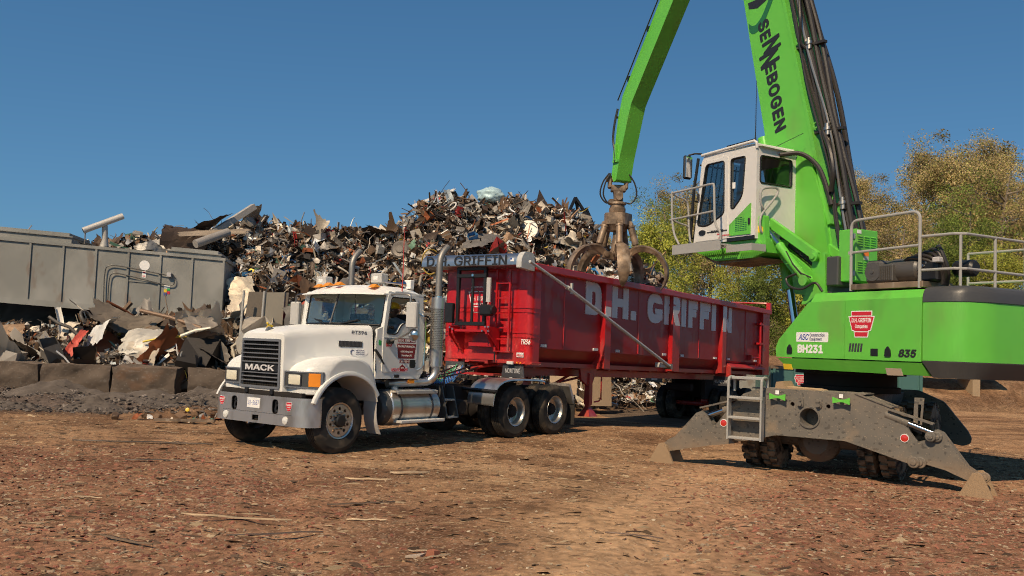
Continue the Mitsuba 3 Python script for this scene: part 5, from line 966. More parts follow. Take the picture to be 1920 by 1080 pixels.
outer = [(2.42, 8.50), (2.32, 8.42), (2.18, 8.44), (2.0, 8.58), (1.86, 8.80), (1.72, 9.05)]; innr = [(1.82, 9.12), (1.95, 8.90), (2.07, 8.72), (2.22, 8.60), (2.34, 8.60), (2.45, 8.68)]
part(bo, 'swoosh', MB(UF).prism(np.vstack([spline([(a, 0, b) for a, b in outer], 4)[:, [0, 2]], spline([(a, 0, b) for a, b in innr], 4)[:, [0, 2]]]), (0, -0.350, 0), LX, LZ, LY * -0.006), 'green_dark', False)
part(bo, 'badge', MB(UF).prism([(2.45, 8.98), (2.2, 8.93), (1.95, 9.02), (2.0, 9.12), (2.48, 9.12)], (0, -0.350, 0), LX, LZ, LY * -0.006), 'print_black', False)
# stick
stk = key(mh + '__stick')
sp = [(3.25, 13.3), (5.52, 10.16), (6.93, 8.16), (7.10, 7.60), (7.30, 6.20), (7.22, 6.02), (7.10, 6.05), (6.98, 6.6), (6.57, 7.87), (5.03, 10.0), (2.75, 13.0)]
part(stk, 'box_section', MB(UF).prism(rounded(sp, [0.02] * 2 + [0.1, 0.1] + [0.03] * 3 + [0.1, 0.1, 0.02, 0.02], 4), (0, -0.30, 0), LX, LZ, LY * 0.45), 'm_green_paint', 20)
for z_, s_ in ((9.6, 5.93), (8.55, 6.67)): part(stk, 'hose_clip', MB(UF).box(s_, s_ + 0.09, -0.30, -0.22, z_ - 0.08, z_ + 0.05), 'black', False)
part(stk, 'hose', MB(UF).tube([(5.2, -0.34, 10.65), (5.97, -0.36, 9.55), (6.72, -0.36, 8.5), (7.05, -0.36, 8.05)], 0.018, 6), 'hose')
part(stk, 'hose', MB(UF).tube([(7.08, -0.33, 7.85), (7.15, -0.36, 7.5), (7.20, -0.36, 7.1), (7.13, -0.34, 6.75), (7.12, -0.33, 6.5)], 0.03, 8, smooth_pts=4), 'hose')
part(stk, 'valve', MB(UF).box(7.06, 7.18, -0.36, -0.30, 6.55, 6.95).box(7.0, 7.22, -0.35, -0.30, 6.5, 6.56), 'm_green_paint', False)
part(stk, 'stick_ram', MB(UF).tube([(3.0, -0.05, 12.4), (4.7, -0.05, 10.9)], 0.09, 12), 'rod')
# boom rams
for y_ in (-0.27, 0.27):
    rm = key(mh + '__boom_ram'); a, b, c_ = np.array([2.02, y_, 6.2]), np.array([1.235, y_, 3.10]), np.array([1.0, y_, 2.0])
    part(rm, 'barrel', MB(UF).tube([a, b + (a - b) * 0.06, b + (a - b) * 0.059, b], [0.125, 0.125, 0.145, 0.145], 20), 'm_green_paint')
    part(rm, 'rod', MB(UF).tube([b, c_], 0.075, 16), 'rod')
# hose runs behind the boom
hs_ = np.array([(1.60, 9.6), (1.42, 9.0), (0.92, 7.3), (0.50, 5.85), (0.13, 4.35), (-0.06, 3.5), (0.0, 2.9)])
rr_ = np.random.RandomState(8)
for i, (off, y_, r_, m_) in enumerate(((0.04, -0.36, 0.038, 'hose'), (0.10, -0.28, 0.05, 'hose'), (0.19, -0.33, 0.045, 'hose'), (0.26, -0.20, 0.055, 'hose'), (0.33, -0.32, 0.05, 'hose'), (0.15, -0.12, 0.05, 'hose'), (0.30, -0.05, 0.05, 'hose'), (0.22, -0.38, 0.026, 'steel'), (0.06, -0.42, 0.022, 'hose'), (0.40, -0.25, 0.045, 'hose'))):
    P = []
    for k, (s, z) in enumerate(spline([(a, 0, b) for a, b in hs_], 5)[:, [0, 2]]):
        P.append((s - off - 0.07 + 0.03 * math.sin(z * 1.9 + i * 1.7), y_ + 0.03 * math.sin(z * 1.3 + i), z))
    part(mh, 'hydraulic_hose', MB(UF).tube(P, r_, 8), m_)
for s_, z_ in ((1.42, 9.02), (1.05, 7.8), (0.56, 6.05), (0.18, 4.62)):
    cl = key(mh + '__hose_clamp')
    part(cl, 'bar', MB(UF).bar((s_ + 0.06, -0.30, z_), (s_ - 0.62, -0.30, z_ - 0.03), 0.10, 0.05), 'hose', False)
    part(cl, 'coupling', MB(UF).lathe((s_ - 0.30, -0.38, z_ - 0.12), (0.1, 0, 1), [(0, 0.03), (0, 0.055), (0.08, 0.055), (0.09, 0.075), (0.15, 0.075), (0.16, 0.05), (0.22, 0.05), (0.22, 0.03)], 14), 'steel')
    part(cl, 'eye', MB(UF).lathe((s_ - 0.02, -0.40, z_ + 0.12), (0, 1, 0), [(0, 0.04), (0, 0.065), (0.02, 0.065), (0.02, 0.04), (0, 0.04)], 16), 'm_green_paint')
part(mh, 'hydraulic_hose', MB(UF).tube([(1.05, -0.42, 9.1), (0.86, -0.55, 8.6), (0.78, -0.6, 8.2), (0.86, -0.5, 7.85), (0.80, -0.42, 7.7)], 0.028, 8, smooth_pts=5), 'hose')
part(mh, 'hydraulic_hose', MB(UF).tube([(0.95, -0.9, 5.60), (0.70, -0.6, 5.62), (0.42, -0.45, 5.35), (0.22, -0.42, 4.9), (0.12, -0.42, 4.6)], 0.045, 8, smooth_pts=5), 'hose')
part(mh, 'hydraulic_hose', MB(UF).tube([(0.35, -0.40, 6.0), (0.10, -0.5, 5.6), (0.0, -0.52, 5.2), (0.1, -0.45, 4.85)], 0.05, 8, smooth_pts=5), 'hose')
# cab lift
lf = key(mh + '__cab_lift')
for y_, d_ in ((-1.05, 0.0), (-0.35, 0.0)):
    part(lf, 'upper_arm', MB(UF).bar((1.19, y_, 4.42), (-0.17, y_, 3.58), 0.10, 0.17, b=0.01), 'm_green_paint')
    part(lf, 'lower_arm', MB(UF).prism([(1.02, 3.98), (0.95, 3.80), (0.20, 3.05), (-0.10, 3.0), (-0.05, 3.30), (0.40, 3.62)], (0, y_ + 0.04, 0), LX, LZ, LY * 0.07), 'm_green_paint', False)
    part(lf, 'pin', MB(UF).lathe((-0.15, y_ - 0.05, 3.58), (0, -1, 0), [(0, 0.09), (0.05, 0.09), (0.055, 0.06), (0.08, 0.05), (0.08, 0)], 20), 'm_green_paint')
    part(lf, 'post', MB(UF).prism(rounded([(-0.06, 3.62), (-0.33, 3.66), (-0.36, 2.75), (0.20, 2.75), (0.02, 3.1)], [0.06, 0.06, 0.01, 0.01, 0.1], 4), (0, y_, 0), LX, LZ, LY * 0.08), 'm_green_paint', 25)
part(lf, 'cross_tube', MB(UF).tube([(1.12, -1.2, 4.42), (1.12, -0.25, 4.42)], 0.085, 16), 'm_green_paint')
part(lf, 'knuckle', MB(UF).hull([(1.05, -1.26, 4.52), (1.3, -1.26, 4.46), (1.32, -1.26, 4.34), (1.0, -1.26, 4.32), (1.05, -1.14, 4.52), (1.3, -1.14, 4.46), (1.32, -1.14, 4.34), (1.0, -1.14, 4.32)]), 'm_green_paint')
part(lf, 'ram_rod', MB(UF).tube([(1.10, -1.2, 4.33), (0.58, -1.2, 3.80)], 0.045, 14), 'rod')
part(lf, 'ram_barrel', MB(UF).tube([(0.61, -1.2, 3.83), (0.58, -1.2, 3.80), (0.57, -1.2, 3.79), (0.0, -1.2, 3.20)], [0.085, 0.085, 0.078, 0.078], 18), 'm_green_paint')
part(lf, 'ram_foot', MB(UF).lathe((-0.04, -1.28, 3.16), (0, 1, 0), [(0, 0), (0, 0.10), (0.16, 0.10), (0.16, 0)], 18), 'm_green_paint')
part(lf, 'ram_hose', MB(UF).tube([(0.10, -1.28, 3.28), (0.3, -1.32, 3.2), (0.18, -1.35, 3.05), (-0.05, -1.3, 3.0), (-0.3, -1.25, 3.1), (-0.42, -1.2, 2.95)], 0.022, 8, smooth_pts=5).tube([(0.4, -1.24, 3.7), (0.2, -1.27, 3.45), (0.0, -1.28, 3.28), (-0.2, -1.25, 3.2)], 0.014, 6), 'hose')
part(lf, 'block', MB(UF).box(-0.66, -0.40, -1.1, -0.55, 3.05, 3.56, 0.02), 'charcoal')
part(lf, 'block', MB(UF).box(-0.44, -0.33, -1.0, -0.4, 2.85, 3.5, 0.02), 'grey_plastic')
tr0, tr1 = np.array([1.15, -0.7, 4.26]), np.array([0.22, -0.7, 3.66])
for yy in (-0.92, -0.52): part(lf, 'track_side', MB(UF).bar(tr0 + [0, yy + 0.7, 0], tr1 + [0, yy + 0.7, 0], 0.03, 0.05), 'black', False)
for t in np.linspace(0.04, 0.96, 10): p = tr0 * (1 - t) + tr1 * t; part(lf, 'track_link', MB(UF).bar(p + [0, -0.21, 0], p + [0, 0.18, 0], 0.035, 0.03, up=(0.5, 0, 0.8)), 'black', False)
part(lf, 'track_hoses', MB(UF).tube([tr0 + [0.1, 0.05, -0.05], tr1 + [-0.3, 0.05, -0.35]], 0.04, 8).tube([tr0 + [0.1, -0.1, -0.05], tr1 + [-0.3, -0.1, -0.35]], 0.04, 8), 'hose')
part(lf, 'cab_bracket', MB(UF).prism(rounded([(0.78, 3.72), (1.06, 3.68), (1.12, 4.0), (1.10, 4.36), (0.82, 4.40)], 0.05, 4), (0, -1.38, 0), LX, LZ, LY * 0.12), 'm_green_paint', 25)
part(lf, 'bracket_pin', MB(UF).lathe((0.93, -1.38, 3.86), (0, -1, 0), [(0, 0.08), (0.04, 0.08), (0.045, 0.05), (0.07, 0.045), (0.07, 0)], 18), 'm_green_paint')
part(lf, 'sticker', MB(UF).prism([(-0.98, 4.08), (-0.98, 4.18), (-0.93, 4.24), (-0.84, 4.16), (-0.84, 4.08)], (0, -1.382, 0), EA, LZ, EN * 0.004), 'yellow', False)
part(lf, 'cab_floor', MB(UF).prism([(0.75, 3.70), (1.1, 3.62), (2.1, 3.62), (2.75, 3.86), (2.70, 3.96), (0.75, 3.96)], (0, -1.40, 0), LX, LZ, LY * 1.0), 'm_green_paint', False)
part(lf, 'skid_plate', MB(UF).hull([(0.9, -1.3, 3.61), (2.15, -1.3, 3.56), (2.6, -1.3, 3.75), (0.9, -0.5, 3.61), (2.15, -0.5, 3.56), (2.6, -0.5, 3.75), (1.2, -1.3, 3.7), (1.2, -0.5, 3.7)]), 'm_rusty', False)
# cab
cb = key(mh + '__cab')
CL = -1.45; CR = -0.42
door = Polygon(rounded([(1.715, 4.03), (1.735, 5.62), (2.42, 5.62), (2.645, 4.03)], [0.03, 0.04, 0.08, 0.05], 4), [rounded([(1.815, 4.52), (1.84, 5.55), (2.365, 5.55), (2.585, 4.36), (2.3, 4.31)], [0.08, 0.06, 0.08, 0.06, 0.2], 5)])
w2 = rounded([(1.33, 4.80), (1.27, 5.555), (1.66, 5.555), (1.635, 4.60), (1.56, 4.59)], [0.12, 0.06, 0.06, 0.05, 0.08], 5)
sidep = Polygon([(0.97, 3.97), (0.97, 5.70), (2.45, 5.73), (2.52, 5.62), (2.70, 3.97)], [w2, [(1.735, 4.05), (1.75, 5.60), (2.40, 5.60), (2.62, 4.05)]])
part(cb, 'side_wall', MB(UF).prism(sidep, (0, CL, 0), LX, LZ, LY * 0.06), 'cab_cream', 25)
part(cb, 'far_side_wall', MB(UF).prism(Polygon([(0.97, 3.97), (0.97, 5.70), (2.45, 5.73), (2.70, 3.97)], [rounded([(1.1, 4.7), (1.1, 5.5), (2.4, 5.5), (2.55, 4.4)], 0.08, 4)]), (0, CR, 0), LX, LZ, LY * -0.06), 'cab_cream', 25)
drk = key(mh + '__cab_door')
part(drk, 'skin', MB(UF).prism(door, (0, CL + 0.03, 0), LX, LZ, LY * -0.045), 'cab_cream', 25)
part(drk, 'seal', MB(UF).tube([(p[0], CL - 0.014, p[1]) for p in np.array(door.interiors[0].coords)], 0.018, 6), 'black')
part(drk, 'glass', MB(UF).prism(Polygon(door.interiors[0]), (0, CL + 0.005, 0), LX, LZ, LY * 0.0001) if False else MB(UF).add([(p[0], CL + 0.005, p[1]) for p in np.array(door.interiors[0].coords)[:-1]], [[0, i, i + 1] for i in range(1, len(door.interiors[0].coords) - 2)]), 'm_glass_dark', False)
part(drk, 'handle', MB(UF).box(2.54, 2.58, CL - 0.05, CL - 0.015, 4.86, 5.0, 0.008), 'black')
part(drk, 'oval_handle', MB(UF).prism([(2.43 + 0.10 * math.cos(a), 4.195 + 0.055 * math.sin(a)) for a in np.arange(24) * math.pi / 12], (0, CL - 0.015, 0), LX, LZ, LY * -0.015), 'black')
part(drk, 'stripe', MB(UF).prism([(1.72, 4.17), (1.72, 4.20), (2.30, 4.20), (2.30, 4.17)], (0, CL - 0.015, 0), LX, LZ, LY * -0.003), 'charcoal', False)
part(drk, 'lettering', MB(UF).text('MAXCAB', 0.055, (+2.18, CL - 0.019, 4.165), EA, LZ, 0.003, True, 0.36), 'print_black', False)
part(drk, 'warning_lettering', MB(UF).text('FIRE', 0.025, (+2.0 + 0.0, CL - 0.018, 4.115), EA, LZ, 0.003, True, 0.08).text('EXTINGUISHER', 0.025, (+1.87, CL - 0.018, 4.08), EA, LZ, 0.003, True, 0.25).text('IN CAB', 0.025, (+1.95, CL - 0.018, 4.042), EA, LZ, 0.003, True, 0.11), 'sign_red', False)
part(cb, 'window_seal', MB(UF).tube([(p[0], CL - 0.004, p[1]) for p in np.vstack([w2, w2[:1]])], 0.016, 6), 'black')
part(cb, 'side_window', MB(UF).add([(p[0], CL + 0.02, p[1]) for p in w2], [[0, i, i + 1] for i in range(1, len(w2) - 1)]), 'm_glass_dark', False)
part(cb, 'window_sticker', MB(UF).box(1.55, 1.63, CL + 0.012, CL + 0.018, 4.98, 5.10), 'print_white', False)
rw = rounded([(-1.36, 5.02), (-1.36, 5.53), (-0.56, 5.53), (-0.56, 5.02)], 0.06, 5)
part(cb, 'rear_wall', MB(UF).prism(Polygon([(CL, 3.97), (CL, 5.70), (CR, 5.70), (CR, 3.97)], [rw]), (0.97, 0, 0), LY, LZ, LX * 0.05), 'cab_cream', 25)
part(cb, 'window_seal', MB(UF).tube([(0.966, p[0], p[1]) for p in np.vstack([rw, rw[:1]])], 0.018, 6), 'black')
part(cb, 'rear_window', MB(UF).add([(0.99, p[0], p[1]) for p in rw], [[0, i, i + 1] for i in range(1, len(rw) - 1)]), 'm_glass_dark', False)
part(cb, 'roof', MB(UF).hull([(0.97, CL, 5.69), (0.97, CR, 5.69), (2.46, CL, 5.72), (2.46, CR, 5.72), (1.02, CL + 0.05, 5.77), (1.02, CR - 0.05, 5.77), (2.40, CL + 0.05, 5.79), (2.40, CR - 0.05, 5.79)]), 'cab_cream')
part(cb, 'roof_lip', MB(UF).hull([(0.96, CL + 0.02, 5.74), (0.96, CR - 0.04, 5.72), (0.90, CL + 0.04, 5.70), (0.90, CR - 0.04, 5.67), (0.96, CL + 0.02, 5.70), (0.96, CR - 0.04, 5.68)]), 'grey_tape', False)
part(cb, 'roof_rail', MB(UF).tube([(2.50, CL - 0.02, 5.76), (1.02, CL - 0.02, 5.80), (0.97, CL - 0.01, 5.76), (0.97, CL, 5.66)], 0.028, 10), 'cab_cream')
part(cb, 'light_bar', MB(UF).tube([(1.8, CL + 0.02, 5.825), (1.05, CL + 0.02, 5.835)], 0.024, 8), 'black')
part(cb, 'front_frame', MB(UF).tube([(2.46, CL + 0.03, 5.70), (2.71, CL + 0.03, 3.97)], 0.03, 8).tube([(2.46, CR - 0.03, 5.70), (2.71, CR - 0.03, 3.97)], 0.03, 8), 'cab_cream')
part(cb, 'windscreen', MB(UF).quad((2.47, CL + 0.05, 5.68), (2.47, CR - 0.05, 5.68), (2.70, CR - 0.05, 4.02), (2.70, CL + 0.05, 4.02)), 'm_glass_dark', False)
grd = key(mh + '__window_guard')
for y_ in np.linspace(CL + 0.08, CR - 0.08, 8): part(grd, 'bar', MB(UF).tube([(2.55, y_, 5.66), (2.82, y_, 4.05)], 0.014, 6), 'black')
for t in (0.05, 0.5, 0.95): part(grd, 'cross_bar', MB(UF).tube([(2.55 + 0.27 * t, CL, 5.66 - 1.61 * t), (2.55 + 0.27 * t, CR, 5.66 - 1.61 * t)], 0.018, 6), 'black')
part(grd, 'edge_bar', MB(UF).tube([(2.60, CL - 0.02, 5.72), (2.70, CL - 0.03, 5.1), (2.80, CL - 0.02, 4.0)], 0.03, 8), 'black')
part(cb, 'engine_panel', MB(UF).prism([(1.66, 4.07), (1.66, 4.28), (1.13, 4.62), (1.09, 4.64), (1.09, 4.06)], (0, CL, 0), LX, LZ, LY * -0.02), 'm_green_paint', False)
lv = MB(UF)
for r_ in range(8):
    for c_ in range(5):
        if r_ * 0.035 < 0.06 + 0.06 * (4 - c_) + 0.10: lv.box(1.18 + (4 - c_) * 0.065 - 0.0, 1.23 + (4 - c_) * 0.065, CL - 0.026, CL - 0.02, 4.14 + r_ * 0.035, 4.153 + r_ * 0.035)
part(cb, 'panel_louvres', lv, 'green_dark', False, kind='stuff')
part(cb, 'panel_latch', MB(UF).box(1.09, 1.13, CL - 0.05, CL - 0.02, 4.24, 4.36, 0.008), 'black')
part(cb, 'cab_floor_edge', MB(UF).box(0.98, 1.72, CL - 0.02, CL + 0.03, 3.96, 4.03), 'black', False)
part(cb, 'rear_grab_rail', MB(UF).tube(rounded([(0.94, -1.42, 4.08), (0.90, -1.42, 4.07), (0.86, -1.43, 4.40), (0.88, -1.02, 4.72), (0.88, -0.99, 4.95), (0.88, -1.42, 4.90), (0.88, -1.43, 4.52), (0.92, -1.3, 4.5)], 0.0, 2) if False else spline([(0.95, -1.20, 4.06), (0.88, -1.28, 4.06), (0.86, -1.42, 4.10), (0.86, -1.43, 4.36), (0.87, -1.20, 4.62), (0.87, -1.02, 4.82), (0.87, -1.02, 4.93), (0.87, -1.20, 4.93), (0.87, -1.41, 4.86), (0.87, -1.43, 4.64), (0.87, -1.36, 4.52), (0.95, -1.26, 4.5)], 4), 0.022, 8), 'galv')
part(cb, 'seat', MB(UF).box(1.35, 1.85, -1.18, -0.70, 4.28, 4.46, 0.05).hull([(1.30, -1.15, 4.4), (1.42, -1.15, 4.4), (1.30, -0.72, 4.4), (1.42, -0.72, 4.4), (1.22, -1.12, 5.1), (1.32, -1.12, 5.1), (1.22, -0.75, 5.1), (1.32, -0.75, 5.1)]).box(1.4, 1.8, -1.1, -0.8, 3.97, 4.3), 'cloth_seat')
part(cb, 'console', MB(UF).box(1.5, 1.9, -0.66, -0.52, 4.3, 4.62, 0.03).tube([(1.85, -0.6, 4.6), (1.9, -0.6, 4.78)], 0.03, 8), 'interior')
part(cb, 'floor', MB(UF).box(0.98, 2.68, CL + 0.03, CR - 0.03, 3.965, 3.99), 'interior', False)
part(cb, 'mirror', MB(UF).box(2.72, 2.80, -1.72, -1.52, 5.30, 5.78, 0.03), 'black')
part(cb, 'mirror_glass', MB(UF).box(2.70, 2.719, -1.70, -1.54, 5.33, 5.75, 0.004), 'chrome')
part(cb, 'mirror_arm', MB(UF).tube([(2.76, -1.60, 5.79), (2.66, -1.52, 5.82), (2.52, -1.46, 5.80)], 0.018, 8), 'black')
part(cb, 'aerial', MB(UF).tube([(1.02, CL, 5.80), (1.02, CL, 5.92), (1.02, CL, 6.95)], [0.022, 0.010, 0.005], 6), 'black')
part(cb, 'aerial', MB(UF).tube([(0.99, -0.95, 5.76), (0.7, -0.55, 6.02)], 0.006, 5), 'black')
# access platform beside the cab
pf = key(mh + '__cab_platform')
part(pf, 'edge', MB(UF).box(1.36, 2.76, -1.95, -1.93, 3.74, 3.93), 'galv', False); part(pf, 'end', MB(UF).box(2.74, 2.76, -1.93, -1.45, 3.76, 3.92), 'galv', False)
part(pf, 'rear_edge', MB(UF).box(0.69, 1.36, -1.80, -1.78, 3.70, 3.83), 'galv', False); part(pf, 'rear_end', MB(UF).box(0.69, 0.71, -1.78, -1.45, 3.70, 3.83), 'galv', False)
gt = MB(UF)
for s_ in np.arange(1.38, 2.74, 0.06): gt.box(s_, s_ + 0.012, -1.93, -1.45, 3.84, 3.87)
for y__ in np.arange(-1.92, -1.45, 0.08): gt.box(1.36, 2.74, y__, y__ + 0.01, 3.835, 3.868)
for s_ in np.arange(0.72, 1.36, 0.06): gt.box(s_, s_ + 0.012, -1.78, -1.45, 3.76, 3.79)
part(pf, 'grating', gt, 'galv', False, kind='stuff')
pr_ = key(mh + '__platform_rail')
part(pr_, 'rail', MB(UF).tube(spline([(2.56, -1.94, 3.93), (2.72, -1.94, 4.16), (2.80, -1.94, 4.5), (2.82, -1.94, 4.97), (2.80, -1.94, 5.0)], 3), 0.022, 8).tube(spline([(2.80, -1.94, 4.99), (2.2, -1.94, 5.0), (1.66, -1.94, 5.015), (1.58, -1.94, 4.97), (1.565, -1.94, 4.80), (1.54, -1.94, 4.40), (1.50, -1.94, 4.22), (1.38, -1.94, 4.08), (1.36, -1.94, 3.92)], 4), 0.022, 8), 'galv')
part(pr_, 'mid_rail', MB(UF).tube([(2.86, -1.94, 4.45), (1.56, -1.94, 4.49)], 0.02, 8), 'galv')
part(pr_, 'front_rail', MB(UF).tube(spline([(2.80, -1.94, 4.97), (2.82, -1.80, 4.93), (2.82, -1.60, 4.88), (2.82, -1.52, 4.75), (2.78, -1.52, 4.3), (2.70, -1.52, 3.93)], 4), 0.02, 8).tube(spline([(2.80, -1.94, 4.45), (2.80, -1.75, 4.40), (2.78, -1.6, 4.37), (2.78, -1.53, 4.33)], 3), 0.018, 8), 'galv')

# ------------------------------------------------------------------ grapple
gp = thing('orange_peel_grapple', 'rusty orange peel grapple with curved tines hanging over the red trailer', 'grapple')
GC = UF([(7.3, -0.08, 0.0)])[0]; GF = Frame(GC[0], GC[1], math.pi / 2, 0); GF.A = np.eye(3); GF.flip = False
ym = key(gp + '__swivel')
part(ym, 'yoke', MB(GF).box(-0.19, 0.19, -0.10, 0.10, 5.80, 5.97, 0.02).box(-0.27, -0.17, -0.09, 0.09, 5.88, 6.22, 0.03).box(0.14, 0.24, -0.09, 0.09, 5.86, 6.22, 0.03), 'm_rusty')
part(ym, 'pin', MB(GF).cyl((-0.32, 0, 6.12), (0.32, 0, 6.12), 0.075, 16), 'm_rusty')
part(ym, 'link', MB(GF).hull([(-0.13, -0.09, 5.85), (0.11, -0.09, 5.85), (-0.13, 0.09, 5.85), (0.11, 0.09, 5.85), (-0.10, -0.08, 5.58), (0.12, -0.08, 5.58), (-0.10, 0.08, 5.58), (0.12, 0.08, 5.58)]).cyl((0.01, -0.17, 5.66), (0.01, 0.17, 5.66), 0.085, 18), 'm_rusty')
part(ym, 'rotator', MB(GF).lathe((-0.01, 0, 5.26), (0, 0, 1), [(0, 0), (0, 0.19), (0.05, 0.21), (0.12, 0.21), (0.13, 0.19), (0.20, 0.18), (0.22, 0.22), (0.27, 0.20), (0.30, 0.14), (0.33, 0)], 24), 'm_rusty')
part(ym, 'rotator_motor', MB(GF).box(-0.25, -0.10, -0.15, 0.05, 5.46, 5.60, 0.03), 'm_rusty')
part(gp, 'hub', MB(GF).prism(rounded(circle(0, 0, 0.40, 5), 0.12, 3), (0, 0, 4.95), LX, LY, LZ * 0.29).lathe((0, 0, 4.80), (0, 0, 1), [(0, 0), (0, 0.22), (0.16, 0.34), (0.17, 0)], 10), 'm_rusty', 25)
part(gp, 'lower_hub', MB(GF).lathe((0, 0, 4.05), (0, 0, 1), [(0, 0), (0.02, 0.16), (0.18, 0.20), (0.30, 0.14), (0.8, 0.09), (0.8, 0)], 18), 'm_rusty')
tin = [(0.30, 4.20), (0.50, 4.345), (0.72, 4.36), (0.95, 4.285), (1.13, 4.12), (1.25, 3.90), (1.275, 3.68), (1.22, 3.48), (1.13, 3.34)]
wid = [0.10, 0.12, 0.13, 0.15, 0.16, 0.16, 0.14, 0.10, 0.03]; thk = [0.16, 0.18, 0.16, 0.15, 0.14, 0.12, 0.10, 0.07, 0.03]
tin_s = spline([(a, 0, b) for a, b in tin], 4); ws = np.interp(np.linspace(0, 1, len(tin_s)), np.linspace(0, 1, len(wid)), wid); ts = np.interp(np.linspace(0, 1, len(tin_s)), np.linspace(0, 1, len(thk)), thk)
for az in (272, 344, 56, 128, 200):
    a = math.radians(az); er, et = np.array([math.cos(a), math.sin(a), 0]), np.array([-math.sin(a), math.cos(a), 0]); fwd_ = az == 272
    tk_ = key(gp + '__tine'); R = []
    tg = np.gradient(tin_s, axis=0); tg /= np.linalg.norm(tg, axis=1, keepdims=True)
    for p, t, w_, h_ in zip(tin_s, tg, ws, ts):
        nn = np.array([-t[2], 0, t[0]])      # outward normal in the (r, z) plane
        ring = [(-1, 0.6, -0.5), (-0.55, 1.0, 0.5), (0.55, 1.0, 0.5), (1, 0.6, -0.5), (0.5, -1, -0.5), (-0.5, -1, -0.5)]
        sec = [(w_ * x, h_ * 0.5 * y) for x, y, _ in ((-1, 0.45, 0), (-0.45, 1.0, 0), (0.45, 1.0, 0), (1, 0.45, 0), (0.55, -1, 0), (-0.55, -1, 0))]
        R.append([er * (p[0] + nn[0] * v) + et * u + np.array([0, 0, p[2] + nn[2] * v]) for u, v in sec])
    part(tk_, 'claw', MB(GF).loft(R), 'm_rusty', 40)
    k0 = er * 0.50 + [0, 0, 4.385]; k1 = er * 0.33 + [0, 0, 4.98]
    part(tk_, 'knuckle', MB(GF).hull([er * 0.42 + et * x + [0, 0, z] for x in (-0.06, 0.06) for z in (4.28, 4.42)] + [er * 0.58 + et * x + [0, 0, z] for x in (-0.06, 0.06) for z in (4.28, 4.42)]).cyl(k0 - et * 0.10, k0 + et * 0.10, 0.055, 14), 'm_rusty')
    part(tk_, 'root', MB(GF).hull([er * 0.15 + et * x + [0, 0, z] for x in (-0.09, 0.09) for z in (4.08, 4.26)] + [er * 0.40 + et * x + [0, 0, z] for x in (-0.09, 0.09) for z in (4.12, 4.28)]).cyl(er * 0.32 - et * 0.13 + [0, 0, 4.2], er * 0.32 + et * 0.13 + [0, 0, 4.2], 0.07, 16), 'm_rusty')
    cyk = key(gp + '__ram')
    part(cyk, 'barrel', MB(GF).tube([k1 + (k0 - k1) * 0.08, k1 + (k0 - k1) * 0.16, k1 + (k0 - k1) * 0.161, k0 - (k0 - k1) * 0.12], [0.10, 0.10, 0.085, 0.085], 16), 'm_rusty')
    part(cyk, 'head', MB(GF).cyl(k1 - et * 0.08, k1 + et * 0.08, 0.07, 14).tube([k1, k1 + (k0 - k1) * 0.12], 0.05, 10), 'm_rusty')
for i, x in enumerate((-0.36, -0.30, 0.34)):
    part(gp, 'hose', MB(GF).tube([(x * 0.7, -0.12, 6.25), (x * 1.15, -0.15, 6.0), (x * 1.3, -0.15, 5.7), (x * 0.9, -0.13, 5.5), (x * 0.5, -0.12, 5.52)], 0.02, 7, smooth_pts=5), 'hose')
# ------------------------------------------------------------------ scrap: pieces of bent metal, heaped
def rot_of(rng, tilt=1.0):
    q = rng.normal(size=4); q /= np.linalg.norm(q); w, x, y, z = q
    return np.array([[1 - 2 * (y * y + z * z), 2 * (x * y - z * w), 2 * (x * z + y * w)], [2 * (x * y + z * w), 1 - 2 * (x * x + z * z), 2 * (y * z - x * w)], [2 * (x * z - y * w), 2 * (y * z + x * w), 1 - 2 * (x * x + y * y)]])
def aim(n, rng):
    """a rotation whose third axis leans along n, spun at random"""
    n = nrm(n); a, b = perp(n); t = rng.uniform(0, 6.283); a2 = a * math.cos(t) + b * math.sin(t); return np.stack([a2, np.cross(n, a2), n], 1)
GRF = {}
def gridf(nx, ny):
    if (nx, ny) not in GRF:
        i = (np.arange(ny - 1)[:, None] * nx + np.arange(nx - 1)).ravel(); GRF[nx, ny] = np.vstack([np.stack([i, i + 1, i + nx + 1], 1), np.stack([i, i + nx + 1, i + nx], 1)])
    return GRF[nx, ny]
def sheet(rng, a, b, bend=0.5, n=(5, 4), hole=False):
    nx, ny = n; x, y = np.meshgrid(np.linspace(-0.5, 0.5, nx), np.linspace(-0.5, 0.5, ny)); x, y = x.ravel() + rng.uniform(-0.06, 0.06, nx * ny), y.ravel() + rng.uniform(-0.06, 0.06, nx * ny)
    z = np.zeros(nx * ny)
    for _ in range(3 if nx * ny < 40 else 7):
        th = rng.uniform(0, 6.28); d = x * math.cos(th) + y * math.sin(th) - rng.uniform(-0.3, 0.3); z += bend * rng.uniform(-1, 1) * np.maximum(d, 0)
    if rng.rand() < 0.6: z += rng.uniform(-1.0, 1.0) * (x if rng.rand() < 0.5 else x + y) ** 2 * 1.6
    z += rng.normal(0, (0.05 if nx * ny < 40 else 0.025) * bend, nx * ny)
    return np.stack([x * a, y * b, z * min(a, b)], 1), gridf(nx, ny)
def channel(rng, L, w):
    n = 4; t = np.linspace(-0.5, 0.5, n); k = rng.uniform(-0.25, 0.25, 2); prof = np.array([(-0.5, 0.6), (-0.5, 0), (0.5, 0), (0.5, 0.6)]) if rng.rand() < 0.6 else np.array([(-0.6, 0), (0, 0), (0, 0.7), (0.01, 0.7)])
    v = np.concatenate([np.stack([np.full(4, ti * L), prof[:, 0] * w + k[0] * L * ti * ti, prof[:, 1] * w + k[1] * L * abs(ti) ** 1.5 * 1.2], 1) for ti in t]); return v, gridf(4, n)
